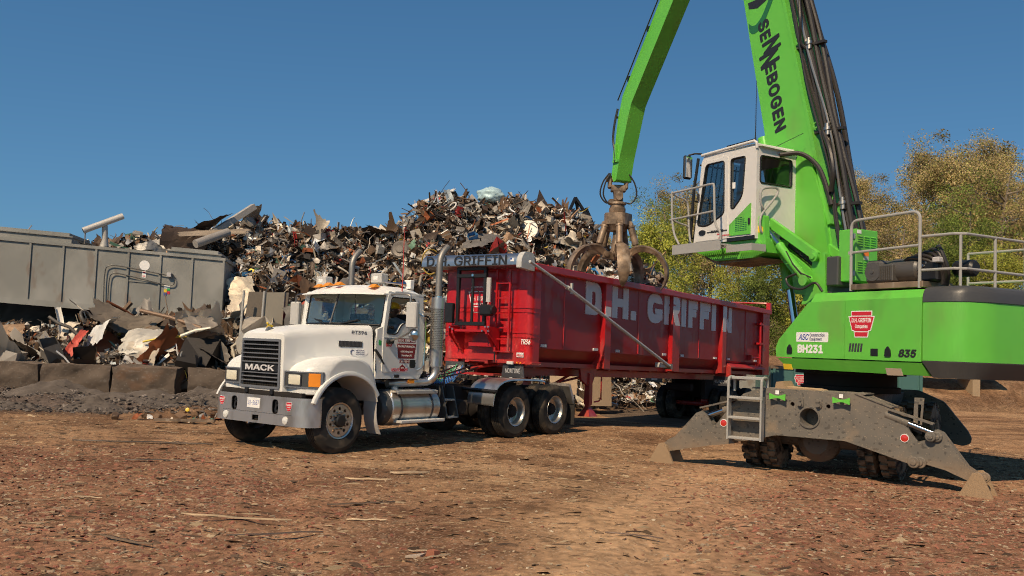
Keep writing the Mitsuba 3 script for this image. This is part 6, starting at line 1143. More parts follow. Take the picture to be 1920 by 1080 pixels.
def bar_(rng, L, w, h):
    v = np.array([[x, y, z] for x in (-L / 2, L / 2) for y in (-w / 2, w / 2) for z in (-h / 2, h / 2)], float); v[:, 2] += 0.0; v[4:, 1] += rng.uniform(-0.1, 0.1) * L; return v, BOXF
def rod_(rng, L, r, n=5, m=6, k=0.3):
    P = np.stack([np.linspace(-L / 2, L / 2, m), np.cumsum(rng.uniform(-k, k, m)) * L / m, np.cumsum(rng.uniform(-k, k, m)) * L / m], 1); mb = MB().tube(P, r, n, caps=n > 4); return mb.V[0], mb.F[0]
ICO = trimesh.creation.icosphere(1)
def lump(rng, a, b, c):
    v = ICO.vertices * (1 + rng.uniform(-0.28, 0.28, (len(ICO.vertices), 1))); v = np.clip(v, -0.62, 0.62) * 1.4; return v * [a / 2, b / 2, c / 2], ICO.faces
def shell(rng, a, b, c):
    """an open dented box: an appliance casing"""
    t = 0.0; v = np.array([[x, y, z] for z in (0, 1) for y in (-0.5, 0.5) for x in (-0.5, 0.5)], float); v += rng.uniform(-0.12, 0.12, v.shape)
    f = np.array([[0, 1, 3], [0, 3, 2], [0, 4, 5], [0, 5, 1], [2, 3, 7], [2, 7, 6], [0, 2, 6], [0, 6, 4], [1, 5, 7], [1, 7, 3]]); return v * [a, b, c], f
def ring_(rng, R, r, n=14):
    mb = MB().tube([(R * math.cos(t), R * math.sin(t), 0) for t in np.linspace(0, 6.283, n)], r, 6, caps=False); return mb.V[0], mb.F[0]
PAL = [((0.060, 0.042, 0.031), 15), ((0.105, 0.068, 0.044), 17), ((0.18, 0.11, 0.065), 9), ((0.028, 0.024, 0.022), 8), ((0.17, 0.155, 0.14), 12), ((0.31, 0.28, 0.245), 11), ((0.47, 0.41, 0.33), 9), ((0.64, 0.61, 0.56), 7), ((0.24, 0.075, 0.03), 2.5),
       ((0.30, 0.03, 0.03), 0.8), ((0.05, 0.17, 0.36), 0.5), ((0.08, 0.16, 0.11), 1.2), ((0.50, 0.36, 0.06), 0.6), ((0.30, 0.34, 0.36), 2.0)]
PW = np.array([w for _, w in PAL]); PW = PW / PW.sum(); PC = np.array([c for c, _ in PAL])
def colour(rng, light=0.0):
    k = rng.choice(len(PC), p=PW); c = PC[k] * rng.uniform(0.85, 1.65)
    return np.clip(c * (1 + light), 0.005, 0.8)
def any_piece(rng, s):
    u = rng.rand()
    if u < 0.30: return sheet(rng, s * rng.uniform(0.6, 1.6), s * rng.uniform(0.25, 0.8), rng.uniform(0.35, 1.2))
    if u < 0.44: return sheet(rng, s * rng.uniform(1.6, 3.2), s * rng.uniform(0.08, 0.22), rng.uniform(0.8, 2.6), (6, 2))
    if u < 0.56: return channel(rng, s * rng.uniform(1.2, 2.6), s * rng.uniform(0.12, 0.3))
    if u < 0.64: return bar_(rng, s * rng.uniform(1.0, 2.2), s * rng.uniform(0.06, 0.2), s * rng.uniform(0.03, 0.12))
    if u < 0.80: return rod_(rng, s * rng.uniform(1.5, 4.0), s * rng.uniform(0.02, 0.05), 4, 7, 0.5)
    if u < 0.90: return lump(rng, s * rng.uniform(0.4, 0.9), s * rng.uniform(0.3, 0.7), s * rng.uniform(0.2, 0.5))
    if u < 0.97: return shell(rng, s * rng.uniform(0.5, 0.9), s * rng.uniform(0.4, 0.8), s * rng.uniform(0.3, 0.8))
    return ring_(rng, s * rng.uniform(0.25, 0.4), s * rng.uniform(0.04, 0.10))
CREST = np.array([(-26, 33.5, 4.2), (-19, 33, 4.6), (-15.5, 33, 4.8), (-13, 33, 5.0), (-11.83, 33.2, 5.15), (-11.0, 33.4, 5.55), (-9.48, 34, 6.0), (-7.9, 34, 5.9), (-6.73, 34, 5.75), (-5.24, 34.5, 5.75), (-4.41, 35, 5.95), (-3.87, 35.3, 6.7), (-3.41, 35.6, 7.1), (-2.42, 36, 7.35), (-0.55, 36.6, 7.3), (0.72, 37, 7.5), (2.04, 37.7, 7.45), (2.83, 38, 7.2), (3.56, 38.4, 6.2), (5.2, 39.3, 4.7), (6.41, 40, 4.3), (8.4, 41, 2.2), (11, 42, -0.5)])
FOOT = np.array([(-26, 25.9), (-9, 25.9), (-5, 26.2), (-3.5, 28.0), (0, 30.2), (3, 33.0), (6, 36.0), (9, 39)])
def heap_z(x, y):
    x, y = np.asarray(x, float), np.asarray(y, float)
    cy, cz, fy = np.interp(x, CREST[:, 0], CREST[:, 1]), np.interp(x, CREST[:, 0], CREST[:, 2]), np.interp(x, FOOT[:, 0], FOOT[:, 1])
    t = (y - fy) / (cy - fy)
    left = np.clip((-3.0 - x) / 2.0, 0, 1)
    low = np.interp(t, [-0.06, 0.0, 0.10, 0.30, 0.45, 0.55, 1.0], [0.0, 0.10, 0.17, 0.36, 0.43, 0.50, 1.0]); std = np.interp(t, [-0.05, 0, 0.12, 0.5, 0.85, 1.0], [0, 0.05, 0.22, 0.68, 0.95, 1.0])
    back = np.interp((y - cy) / 6.0, [0, 0.3, 1.0], [1.0, 0.85, 0.0])
    h = np.where(y < cy, left * low + (1 - left) * std, back) * cz
    q = np.stack([x * 0.55, y * 0.55, 0 * x], -1)
    return h + (0.75 * (meshkit.fbm(q, 3, 77) - 0.5) + 0.55 * (meshkit.fbm(q * 2.6, 2, 71) - 0.5)) * np.clip(h, 0, 1)
def heap_n(x, y, e=0.25):
    return nrm([-(heap_z(x + e, y) - heap_z(x - e, y)) / (2 * e), -(heap_z(x, y + e) - heap_z(x, y - e)) / (2 * e), 1.0])
hx, hy = np.arange(-26, 11.2, 0.3), np.arange(25.4, 47, 0.3)
structure('scrap_mound', grid_mesh(hx, hy, lambda X, Y: heap_z(X, Y) - 0.25), 'm_heap', False)

rng = np.random.RandomState(42)
# spots on the face that looks towards the yard, thicker where it shows large
N_SMALL = 44000
px_ = rng.uniform(-21, 8.0, N_SMALL * 2); py_ = rng.uniform(25.7, 41.5, N_SMALL * 2)
hz_ = heap_z(px_, py_); cy_ = np.interp(px_, CREST[:, 0], CREST[:, 1]); fy_ = np.interp(px_, FOOT[:, 0], FOOT[:, 1])
ok = (py_ < cy_ + 0.9) & (py_ > fy_ - 0.2) & (hz_ > 0.15)
bs_ = -(px_ + 9.15) * 0.986 - (py_ - 29.45) * 0.168; by_ = -(px_ + 9.15) * 0.168 + (py_ - 29.45) * 0.986
inside_box = (bs_ > -0.1) & (bs_ < 8.7) & (by_ > -0.1) & (by_ < 3.2)
ok &= ~inside_box
px_, py_, hz_ = px_[ok][:N_SMALL], py_[ok][:N_SMALL], hz_[ok][:N_SMALL]
def place(v, rng, x, y, z, n, flat=0.6):
    A = aim(nrm(n * flat + rng.normal(0, 0.45, 3)), rng); return v @ A.T + np.array([x, y, z])
SV, SF, SC, so = [], [], [], 0
ex, ey = 0.25, 0.25
nx_ = -(heap_z(px_ + ex, py_) - heap_z(px_ - ex, py_)) / (2 * ex); ny_ = -(heap_z(px_, py_ + ey) - heap_z(px_, py_ - ey)) / (2 * ey)
for x, y, z, a, b in zip(px_, py_, hz_, nx_, ny_):
    s = 0.09 + 0.42 * rng.rand() ** 2.6
    v, f = any_piece(rng, s); v = place(v, rng, x, y, z + rng.uniform(-0.22, 0.12), nrm([a, b, 1.0]), 0.62)
    SV.append(v); SF.append(f + so); so += len(v); SC.append(colour(rng) * rng.uniform(0.6, 1.35, (len(v), 1)))
structure('scrap_heap', (np.concatenate(SV), np.concatenate(SF)), 'm_scrap', False, 'stuff', np.concatenate(SC), 'high tangled heap of brown and grey metal scrap behind the truck')

# larger pieces, each a thing of its own
WORDS = {0: 'dark brown', 1: 'brown', 2: 'rusty', 3: 'black', 4: 'grey', 5: 'light grey', 6: 'beige', 7: 'white', 8: 'orange rusted', 9: 'red', 10: 'blue', 11: 'dark green', 12: 'yellow', 13: 'blue grey'}
def where(x, y):
    c = np.interp(x, CREST[:, 0], CREST[:, 1]); f = np.interp(x, FOOT[:, 0], FOOT[:, 1]); t = (y - f) / (c - f)
    band = 'low on' if t < 0.35 else 'midway up' if t < 0.75 else 'high on'
    side = 'the heap beside the grey tank' if x < -7.5 else 'the heap above the truck bonnet' if x < -3.2 else 'the heap above the truck cab' if x < -0.5 else 'the heap behind the trailer'
    if t < 0.42 and x < -5: band, side = 'low', ('under the left part of the grey tank' if x < -11.6 else 'under the middle of the grey tank' if x < -10.2 else 'under the right end of the grey tank' if x < -8.7 else 'beside the open cabinet' if x < -6.6 else 'beside the truck windscreen')
    return band, side
KINDS = ['sheet', 'channel', 'bar', 'rod', 'lump', 'shell', 'ring']
NOUN = {'sheet': ('metal_sheet', 'crumpled {} metal sheet', 'metal sheet'), 'channel': ('metal_channel', 'bent {} metal channel', 'metal channel'), 'bar': ('metal_beam', '{} metal beam', 'metal beam'), 'rod': ('metal_pipe', 'bent {} pipe', 'pipe'), 'lump': ('crushed_metal', 'crushed {} metal lump', 'scrap metal'), 'shell': ('appliance_casing', 'dented open {} casing', 'casing'), 'ring': ('metal_ring', '{} metal ring', 'ring')}
rng = np.random.RandomState(7)
cnt = 0
while cnt < 270:
    x = rng.uniform(-15.5, 6.0); y = rng.uniform(25.9, 41); z = float(heap_z(x, y)); c_, f_ = np.interp(x, CREST[:, 0], CREST[:, 1]), np.interp(x, FOOT[:, 0], FOOT[:, 1])
    if not (f_ < y < c_ + 0.3) or z < 0.3 or (-(x + 9.15) * 0.986 - (y - 29.45) * 0.168 > -0.4 and -0.5 < -(x + 9.15) * 0.168 + (y - 29.45) * 0.986 < 3.3): continue
    near = y < 29.5
    if cnt > 225 and not (near and x < -5): continue
    kd = rng.choice(KINDS, p=[0.46, 0.17, 0.09, 0.09, 0.08, 0.08, 0.03]); s = rng.uniform(0.38, 0.82) * (1.1 if near else 1.0) * (1.5 if cnt > 225 else 1.0)
    if kd == 'sheet': v, f = sheet(rng, s * rng.uniform(0.9, 1.7), s * rng.uniform(0.5, 1.0), rng.uniform(0.6, 1.3), (13, 10))
    elif kd == 'channel': v, f = channel(rng, s * rng.uniform(1.4, 2.6), s * 0.2)
    elif kd == 'bar': v, f = bar_(rng, s * rng.uniform(1.3, 2.4), 0.16 * s, 0.10 * s)
    elif kd == 'rod': v, f = rod_(rng, s * rng.uniform(1.4, 2.6), 0.035 * s + 0.01, 8, 8, 0.25)
    elif kd == 'lump': v, f = lump(rng, s * 0.8, s * 0.6, s * 0.5)
    elif kd == 'shell': v, f = shell(rng, s * 0.8, s * 0.65, s * 0.7)
    else: v, f = ring_(rng, 0.3 * s, 0.06 * s)
    k = rng.choice(len(PC), p=np.array([0.10, 0.12, 0.10, 0.06, 0.14, 0.15, 0.14, 0.09, 0.03, 0.015, 0.01, 0.02, 0.01, 0.015])); cc = np.clip(PC[k] * rng.uniform(0.8, 1.25), 0.01, 0.75)
    A_ = place(v, rng, x, y, z + rng.uniform(-0.05, 0.22), heap_n(x, y), 0.8)
    nm, ph, cat = NOUN[kd]; band, side = where(x, y)
    solid(nm, f'{"big" if s > 0.95 else "small" if s < 0.58 else "medium"} {ph.format(WORDS[k])} {band} {side}', cat, (A_, f), 'm_scrap', kd in ('rod', 'ring', 'sheet'), f'{nm.replace("_", " ")}s in the heap', cc * (0.55 + 0.9 * meshkit.fbm(v * 2.6 + cnt, 4, cnt))[:, None]); cnt += 1

# pieces one can name
def special(name, label, cat, mb, c, mat='m_scrap', smooth=30): return solid(name, label, cat, mb, mat, smooth, None, c) if mat == 'm_scrap' else solid(name, label, cat, mb, mat, smooth)
r_ = np.random.RandomState(3)
fz = thing('open_cabinet', 'tall grey brown open metal cabinet standing by the truck bonnet', 'cabinet')
part(fz, 'back', MB().hull([(-7.9, 27.6, 1.75), (-6.75, 27.9, 1.75), (-7.85, 27.8, 3.15), (-6.72, 28.1, 3.18), (-7.9, 27.7, 1.75), (-6.75, 28.0, 1.75), (-7.85, 27.9, 3.15), (-6.72, 28.2, 3.18)]), 'm_scrap', False, color=(0.14, 0.115, 0.09))
part(fz, 'door', MB().hull([(-7.25, 27.3, 1.72), (-6.72, 27.45, 1.74), (-7.22, 27.35, 3.12), (-6.70, 27.5, 3.16), (-7.25, 27.5, 1.72), (-6.72, 27.65, 1.74), (-7.22, 27.55, 3.12), (-6.70, 27.7, 3.16)]), 'm_scrap', False, color=(0.30, 0.265, 0.21))
part(fz, 'bin', MB().hull([(-7.85, 27.25, 1.78), (-7.3, 27.3, 1.76), (-7.8, 27.3, 2.3), (-7.3, 27.35, 2.32), (-7.85, 27.6, 1.78), (-7.3, 27.65, 1.76), (-7.8, 27.6, 2.4), (-7.3, 27.65, 2.4)]), 'm_scrap', False, color=(0.36, 0.32, 0.27))
for x_ in (-7.88, -7.28): part(fz, 'frame_bar', MB().tube([(x_, 27.25, 1.75), (x_ + 0.03, 27.32, 3.16)], 0.035, 8), 'galv')
tb_ = thing('broken_tub', 'cream broken plastic tub lying on its side above the block wall', 'tub')
tubo = [(-7.75, 26.55, 1.05), (-7.9, 26.6, 1.5), (-7.55, 26.65, 1.78), (-7.0, 26.7, 1.76), (-6.75, 26.6, 1.4), (-6.9, 26.5, 1.0)]
part(tb_, 'wall', MB().loft([[np.array(p) for p in tubo], [np.array(p) * [1, 1, 1] + [0.15, 0.5, -0.02] for p in tubo]], caps=False), 'm_scrap', 30, color=(0.50, 0.42, 0.31))
part(tb_, 'bottom', MB().loft([[np.array(p) + [0.15, 0.48, 0] for p in tubo], [np.array(p) * 0.999 + [0.16, 0.52, 0] for p in tubo]]), 'm_scrap', 30, color=(0.30, 0.25, 0.2))
part(tb_, 'rim', MB().tube(tubo + tubo[:1], 0.045, 8), 'm_scrap', 30, color=(0.56, 0.49, 0.38))
special('red_panel', 'bright red folded panel low beside the truck windscreen', 'metal panel', MB().add(*sheet(np.random.RandomState(2), 1.3, 0.7, 0.7, (7, 5))) if False else (lambda q: MB().add(q[0] @ aim([-0.3, -0.8, 0.5], np.random.RandomState(1)).T + [-6.30, 27.6, 2.55], q[1]))(sheet(np.random.RandomState(2), 0.85, 0.5, 0.5, (7, 5))), (0.26, 0.03, 0.018))
special('dented_plate', 'dark grey dented panel in front of the red panel', 'metal panel', (lambda q: MB().add(q[0] @ aim([0.1, -0.9, 0.3], np.random.RandomState(4)).T + [-6.05, 27.3, 2.45], q[1]))(sheet(np.random.RandomState(5), 1.1, 0.8, 0.3, (7, 5))), (0.09, 0.085, 0.08))
special('blue_bag', 'pale blue plastic bag on the top of the heap', 'bag', (lambda q: MB().add(q[0] + [-0.95, 36.5, 7.72], q[1]))((lambda m: (m.vertices * [0.55, 0.4, 0.33] * (0.75 + 0.5 * meshkit.fbm(m.vertices * 2.2, 3, 4)[:, None]), m.faces))(trimesh.creation.icosphere(3))), (0.42, 0.58, 0.62))
lt_ = thing('lattice_panel', 'white lattice panel lying across the very top of the heap', 'lattice panel')
la0, la1 = np.array([-3.95, 35.3, 6.98]), np.array([-2.40, 35.9, 7.78])
fr_ = MB()
for d_ in (0.0, 0.28): fr_.bar(la0 + [0, d_, d_ * 0.4], la1 + [0, d_, d_ * 0.4], 0.05, 0.05)
part(lt_, 'frame', fr_, 'white', False)
for t in np.linspace(0.02, 0.98, 16): part(lt_, 'slat', MB().bar(la0 * (1 - t) + la1 * t + [0, -0.02, -0.01], la0 * (1 - t) + la1 * t + [0.08, 0.30, 0.12], 0.03, 0.03), 'white', False)
tf = thing('twisted_frame', 'black twisted angular metal frame sticking up at the right end of the heap', 'metal frame')
for a, b in (((2.0, 37.6, 6.9), (2.45, 37.8, 8.0)), ((2.45, 37.8, 8.0), (3.1, 38.0, 7.1)), ((2.1, 37.6, 7.3), (2.8, 37.9, 7.5)), ((2.45, 37.8, 8.0), (2.75, 38.2, 6.9)), ((2.9, 37.9, 7.6), (3.4, 38.2, 6.6))): part(tf, 'bar', MB().bar(a, b, 0.10, 0.10), 'black', False)
special('leaning_sheet', 'dark pointed sheet standing up on the crest of the heap', 'metal sheet', MB().hull([(0.75, 37, 7.2), (1.45, 37.1, 7.3), (0.95, 37.05, 8.15), (0.75, 37.05, 7.2), (1.45, 37.15, 7.3), (0.95, 37.1, 8.15)]), (0.05, 0.035, 0.03))
special('upright_bar', 'thin rusty bar leaning up from the crest of the heap', 'metal bar', MB().bar((1.75, 37.6, 7.0), (2.1, 37.6, 7.95), 0.12, 0.06), (0.15, 0.08, 0.05))
special('wheel_hub', 'dark wheel hub with a bright centre low in the heap', 'wheel', MB().lathe((-3.95, 32.6, 5.05), (-0.2, -1, 0.15), [(0, 0.3), (0.1, 0.32), (0.14, 0.26), (0.12, 0.15), (0.16, 0.12), (0.16, 0)], 22), (0.16, 0.14, 0.12))
special('yellow_hose', 'loop of yellow hose hanging beside the trailer front', 'hose', MB().tube([(-2.75 + 0.30 * math.cos(t), 31.2 + 0.1 * math.sin(t * 2), 4.55 + 0.42 * math.sin(t)) for t in np.linspace(1.0, 5.2, 24)], 0.022, 6), (0.45, 0.30, 0.05))
special('blue_wire', 'bright blue tangle of plastic in the heap behind the trailer', 'plastic', MB().add(*rod_(np.random.RandomState(9), 0.9, 0.06, 6, 9, 0.9)) if False else (lambda q: MB().add(q[0] @ aim([0.2, -0.6, 0.9], np.random.RandomState(3)).T + [3.3, 35.7, 4.9], q[1]))(rod_(np.random.RandomState(9), 1.0, 0.07, 6, 9, 0.9)), (0.03, 0.22, 0.55))
special('white_drum', 'white round drum lid leaning in the heap above the trailer', 'drum', MB().lathe((0.55, 35.2, 6.15), (-0.25, -0.9, 0.35), [(0, 0), (0, 0.40), (0.25, 0.42), (0.27, 0.36), (0.24, 0)], 24), (0.58, 0.55, 0.49))
special('cream_box', 'cream dented box beside the white drum in the heap', 'box', MB().hull([(-0.5, 34.9, 5.95), (0.15, 34.8, 5.9), (-0.45, 34.9, 6.6), (0.1, 34.85, 6.65), (-0.5, 35.4, 5.95), (0.15, 35.4, 5.9), (-0.4, 35.4, 6.55), (0.05, 35.4, 6.6)]), (0.50, 0.44, 0.36))
special('long_white_beam', 'pale beam sticking up out of the heap against the sky', 'beam', MB().bar((-10.55, 31.8, 5.15), (-9.30, 33.0, 6.45), 0.26, 0.20), (0.40, 0.37, 0.33))
special('grey_tube', 'thick grey tube lying across the lower end of the pale beam', 'tube', MB().tube([(-10.45, 30.5, 4.78), (-9.70, 31.5, 5.33)], 0.14, 14), (0.34, 0.31, 0.28))
special('tan_carton', 'tan box standing on the ground seen below the trailer', 'box', MB().hull([(2.45, 29.9, 0.02), (3.35, 30.2, 0.02), (2.5, 29.9, 1.05), (3.3, 30.2, 1.1), (2.45, 30.6, 0.02), (3.35, 30.9, 0.02), (2.5, 30.6, 1.05), (3.3, 30.9, 1.1)]), (0.44, 0.33, 0.23))
special('leaning_board', 'tan panel leaning beside the tan box below the trailer', 'panel', MB().hull([(1.35, 30.0, 0.3), (2.2, 30.1, 0.35), (1.3, 30.3, 1.5), (2.25, 30.4, 1.45), (1.35, 30.06, 0.3), (2.2, 30.16, 0.35), (1.3, 30.36, 1.5), (2.25, 30.46, 1.45)]), (0.42, 0.31, 0.21))
# loose bits at the foot of the heap, seen below the trailer
rng = np.random.RandomState(12); V_, F_, C_, o_ = [], [], [], 0
for i in range(700):
    x = rng.uniform(-1.5, 8.0); y = np.interp(x, FOOT[:, 0], FOOT[:, 1]) - rng.uniform(-0.6, 2.6) ** 1 ; s = 0.12 + 0.4 * rng.rand() ** 2
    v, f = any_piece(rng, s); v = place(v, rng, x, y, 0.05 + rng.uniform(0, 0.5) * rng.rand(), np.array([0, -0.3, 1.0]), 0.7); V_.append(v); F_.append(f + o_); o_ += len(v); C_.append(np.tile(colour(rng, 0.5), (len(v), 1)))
structure('loose_scrap', (np.concatenate(V_), np.concatenate(F_)), 'm_scrap', False, 'stuff', np.concatenate(C_), 'loose small metal scrap strewn along the foot of the heap')
# what lies in the trailer
V_, F_, C_, o_ = [], [], [], 0
def load_z(s, y): return 2.75 + 0.95 * math.exp(-((s - 6.2) / 2.6) ** 2) - 0.35 * abs(y) ** 2 + 0.25 * math.sin(s * 2.1)
lv_ = grid_mesh(np.linspace(0.3, 13.7, 50), np.linspace(-1.0, 1.0, 9), np.vectorize(load_z)); 
scene[key('scrap_load__bed')] = entry(TL(lv_[0]), lv_[1], 'm_heap', False)
for i in range(1500):
    s = rng.uniform(0.6, 13.5); y = rng.uniform(-0.85, 0.85); v, f = any_piece(rng, 0.14 + 0.4 * rng.rand() ** 1.7)
    v = place(v, rng, 0, 0, 0, np.array([0, 0, 1.0]), 0.5); m_ = np.abs(v[:, :2]).max()
    y = float(np.clip(y, -0.98 + m_, 0.98 - m_)) if m_ < 0.9 else 0.0
    c_ = TL([(s, y, load_z(s, y) + rng.uniform(-0.05, 0.28))])[0]
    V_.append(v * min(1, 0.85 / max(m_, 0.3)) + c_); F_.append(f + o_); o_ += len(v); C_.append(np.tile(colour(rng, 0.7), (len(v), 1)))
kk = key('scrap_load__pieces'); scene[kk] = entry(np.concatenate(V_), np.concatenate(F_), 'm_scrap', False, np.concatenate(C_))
labels['scrap_load'] = {'kind': 'stuff', 'label': 'light coloured metal scrap heaped inside the red trailer'}

# ------------------------------------------------------------------ grey steel tank lying on the heap
tank = thing('steel_tank', 'long grey rectangular steel tank with ribbed panels lying on the heap', 'tank')
BF = Frame(-9.15, 29.45, math.radians(-90 + 6), 0, 0)     # s: along the front face towards the left, Y: backwards
BF.A = np.stack([nrm([-1.0, -0.17, 0.045]), nrm([-0.17, 1.0, 0]), [0, 0, 1.0]], 1); BF.flip = np.linalg.det(BF.A) < 0
Z0, Z1 = 2.45, 4.22
for i in range(9):
    s0, s1 = i * 0.955, (i + 1) * 0.955
    part(tank, 'panel', MB(BF).box(s0 + 0.03, s1 - 0.03, 0.0, 0.04, Z0, Z1 - 0.05), 'm_grey_steel', False)
    part(tank, 'rib', MB(BF).box(s0 - 0.03, s0 + 0.03, -0.05, 0.04, Z0, Z1 - 0.05), 'm_grey_steel', False)
part(tank, 'cross_rib', MB(BF).box(1.94, 2.83, -0.03, 0.0, 3.26, 3.31), 'm_grey_steel', False)
part(tank, 'bottom_beam', MB(BF).box(-0.02, 8.6, -0.10, 0.06, Z0 - 0.18, Z0), 'm_grey_steel', False)
part(tank, 'top_edge', MB(BF).box(-0.05, 8.65, -0.06, 0.12, Z1 - 0.05, Z1 + 0.04), 'm_grey_steel', False)
part(tank, 'end_wall', MB(BF).box(-0.03, 0.03, 0.05, 3.2, Z0, Z1), 'm_grey_steel', False)
part(tank, 'end_edge', MB(BF).box(-0.08, 0.06, 0.12, 3.2, Z1 - 0.06, Z1 + 0.04), 'm_grey_steel', False)
part(tank, 'top', MB(BF).box(0, 8.6, 0.12, 3.2, Z1 - 0.20, Z1 - 0.12), 'm_grey_steel', False)
def crumple(s0, s1, y0, y1, seed):
    r = np.random.RandomState(seed); nx, ny = 12, 9; X, Y = np.meshgrid(np.linspace(s0, s1, nx), np.linspace(y0, y1, ny)); Z = Z1 + 0.0 + 0.45 * np.abs(meshkit.fbm(np.stack([X * 1.3, Y * 1.1, X * 0], -1), 3, seed) - 0.45); v = np.stack([X, Y, Z], -1).reshape(-1, 3); return MB(BF).add(v, gridf(nx, ny))
part(tank, 'torn_top', crumple(2.0, 4.4, 0.15, 2.6, 5), 'm_grey_steel', 20)
for s0, s1, zz in ((0.12, 1.75, 0.0), (4.6, 7.6, 0.12)):
    part(tank, 'hatch_base', MB(BF).box(s0, s1, 0.10, 2.6, Z1 + 0.04, Z1 + 0.14 + zz), 'm_grey_steel', False)
    part(tank, 'hatch_lid', MB(BF).box(s0 + 0.1, s1 - 0.1, 0.2, 2.5, Z1 + 0.14 + zz, Z1 + 0.26 + zz), 'm_grey_steel', False)
    part(tank, 'hatch_edge', MB(BF).box(s0 - 0.04, s1 + 0.04, 0.04, 2.66, Z1 + 0.12 + zz, Z1 + 0.15 + zz), 'm_grey_steel', False)
part(tank, 'conduit', MB(BF).tube(rounded([(3.5, -0.08, 2.55), (3.52, -0.1, 3.72), (1.75, -0.1, 3.58), (1.5, -0.1, 3.60), (1.48, -0.08, 3.3), (1.9, -0.08, 3.28), (3.38, -0.08, 3.5), (3.38, -0.08, 2.6)], 0.0) if False else spline([(3.50, -0.08, 2.5), (3.52, -0.08, 3.4), (3.42, -0.08, 3.68), (3.0, -0.08, 3.70), (1.7, -0.08, 3.56), (1.52, -0.08, 3.60), (1.44, -0.08, 3.42), (1.52, -0.08, 3.26), (1.9, -0.08, 3.28), (3.0, -0.08, 3.46), (3.3, -0.08, 3.45), (3.38, -0.08, 3.2), (3.38, -0.08, 2.5)], 5), 0.016, 8), 'charcoal')
part(tank, 'switch', MB(BF).box(1.55, 1.68, -0.14, -0.02, 3.50, 3.64, 0.01), 'grey_tape')
dd = np.array(circle(2.38, 3.80, 0.155, 28)); part(tank, 'white_disc', MB(BF).prism(dd, (0, -0.004, 0), LX, LZ, -LY * 0.006), 'print_white', False)
part(tank, 'notice', MB(BF).box(2.32, 2.44, -0.012, -0.002, 3.42, 3.62), 'print_white', False)
part(tank, 'notice_text', MB(BF).box(2.34, 2.42, -0.016, -0.012, 3.56, 3.60).box(2.34, 2.42, -0.016, -0.012, 3.45, 3.48), 'sign_red', False)
part(tank, 'notice', MB(BF).box(1.58, 1.76, -0.012, -0.002, 3.14, 3.26), 'print_white', False)
for a, b, c_, z_ in ((1.67, 1.76, 'yellow', 3.02), (1.58, 1.665, 'green_sticker', 3.08), (1.67, 1.76, 'blue', 2.92), (1.58, 1.665, 'sign_red', 2.97)): part(tank, 'notice', MB(BF).box(a, b, -0.012, -0.002, z_, z_ + 0.09), c_, False)
lp = thing('lifting_pipe', 'white pipe with a stub resting on top of the grey tank at the far left', 'pipe')
LPB = [np.array([-13.65, 29.4, 4.96]), np.array([-12.67, 30.0, 5.55])]
part(lp, 'barrel', MB().tube(LPB, 0.10, 16), 'm_scrap', color=(0.50, 0.48, 0.45)); part(lp, 'bore', MB().lathe(LPB[0], LPB[0] - LPB[1], [(0.0, 0), (0.004, 0.08)], 16), 'black')
part(lp, 'stub', MB().tube([(-13.15, 29.85, 4.45), (-13.14, 29.85, 4.75), (-13.14, 29.78, 5.2)], [0.16, 0.09, 0.09], 12), 'm_scrap', color=(0.42, 0.40, 0.37)); part(lp, 'stay', MB().tube([LPB[0] + [0.06, 0.03, 0], LPB[0] + [0.06, 0.03, -0.5]], 0.02, 6), 'm_scrap', color=(0.2, 0.18, 0.16))

# ------------------------------------------------------------------ concrete block wall and bits in front
rng = np.random.RandomState(21)
spans = [(-20.3, -18.4), (-18.35, -16.45), (-16.4, -14.5), (-14.45, -12.55), (-12.56, -10.64), (-10.68, -8.88), (-8.66, -6.85), (-6.8, -4.95)]
for i, (a, b) in enumerate(spans):
    m = m3.Manifold.cube([b - a, 0.9, 0.98]).translate([a, 25.1, -0.05]).refine_to_length(0.09)
    mm = m.to_mesh(); v = np.array(mm.vert_properties[:, :3]); c = np.array([(a + b) / 2, 25.55, 0.42]); h = np.array([(b - a) / 2, 0.45, 0.5])
    d = np.abs((v - c) / h); r = 0.16; over = np.maximum(d - (1 - r / h * 0.5), 0); v -= np.sign(v - c) * over * h * 0.55
    q = v * 1.9; v += np.stack([meshkit.fbm(q, 4, 50 + i), meshkit.fbm(q + 31, 4, 51 + i), meshkit.fbm(q + 67, 3, 52 + i)], 1) * [0.20, 0.34, 0.20] - [0.10, 0.17, 0.10]
    names_ = ['sixth', 'fifth', 'fourth', 'third', 'first', 'second', 'third', 'fourth']
    lab = ['soot brown concrete block, first of the wall from its far left end', 'soot brown concrete block, second of the wall from its far left end', 'soot brown concrete block, third of the wall from its far left end', 'soot brown concrete block left of the rust stained one in the wall', 'rust stained soot brown concrete block, two left of the dark gap in the wall', 'soot brown concrete block just left of the dark gap in the wall', 'soot brown concrete block in the wall right beside the truck headlight', 'soot brown concrete block in the wall, hidden behind the truck bonnet'][i]
    solid('concrete_block', lab, 'concrete block', (v, mm.tri_verts), 'm_block', 40, 'concrete blocks below the heap')
rng = np.random.RandomState(33)
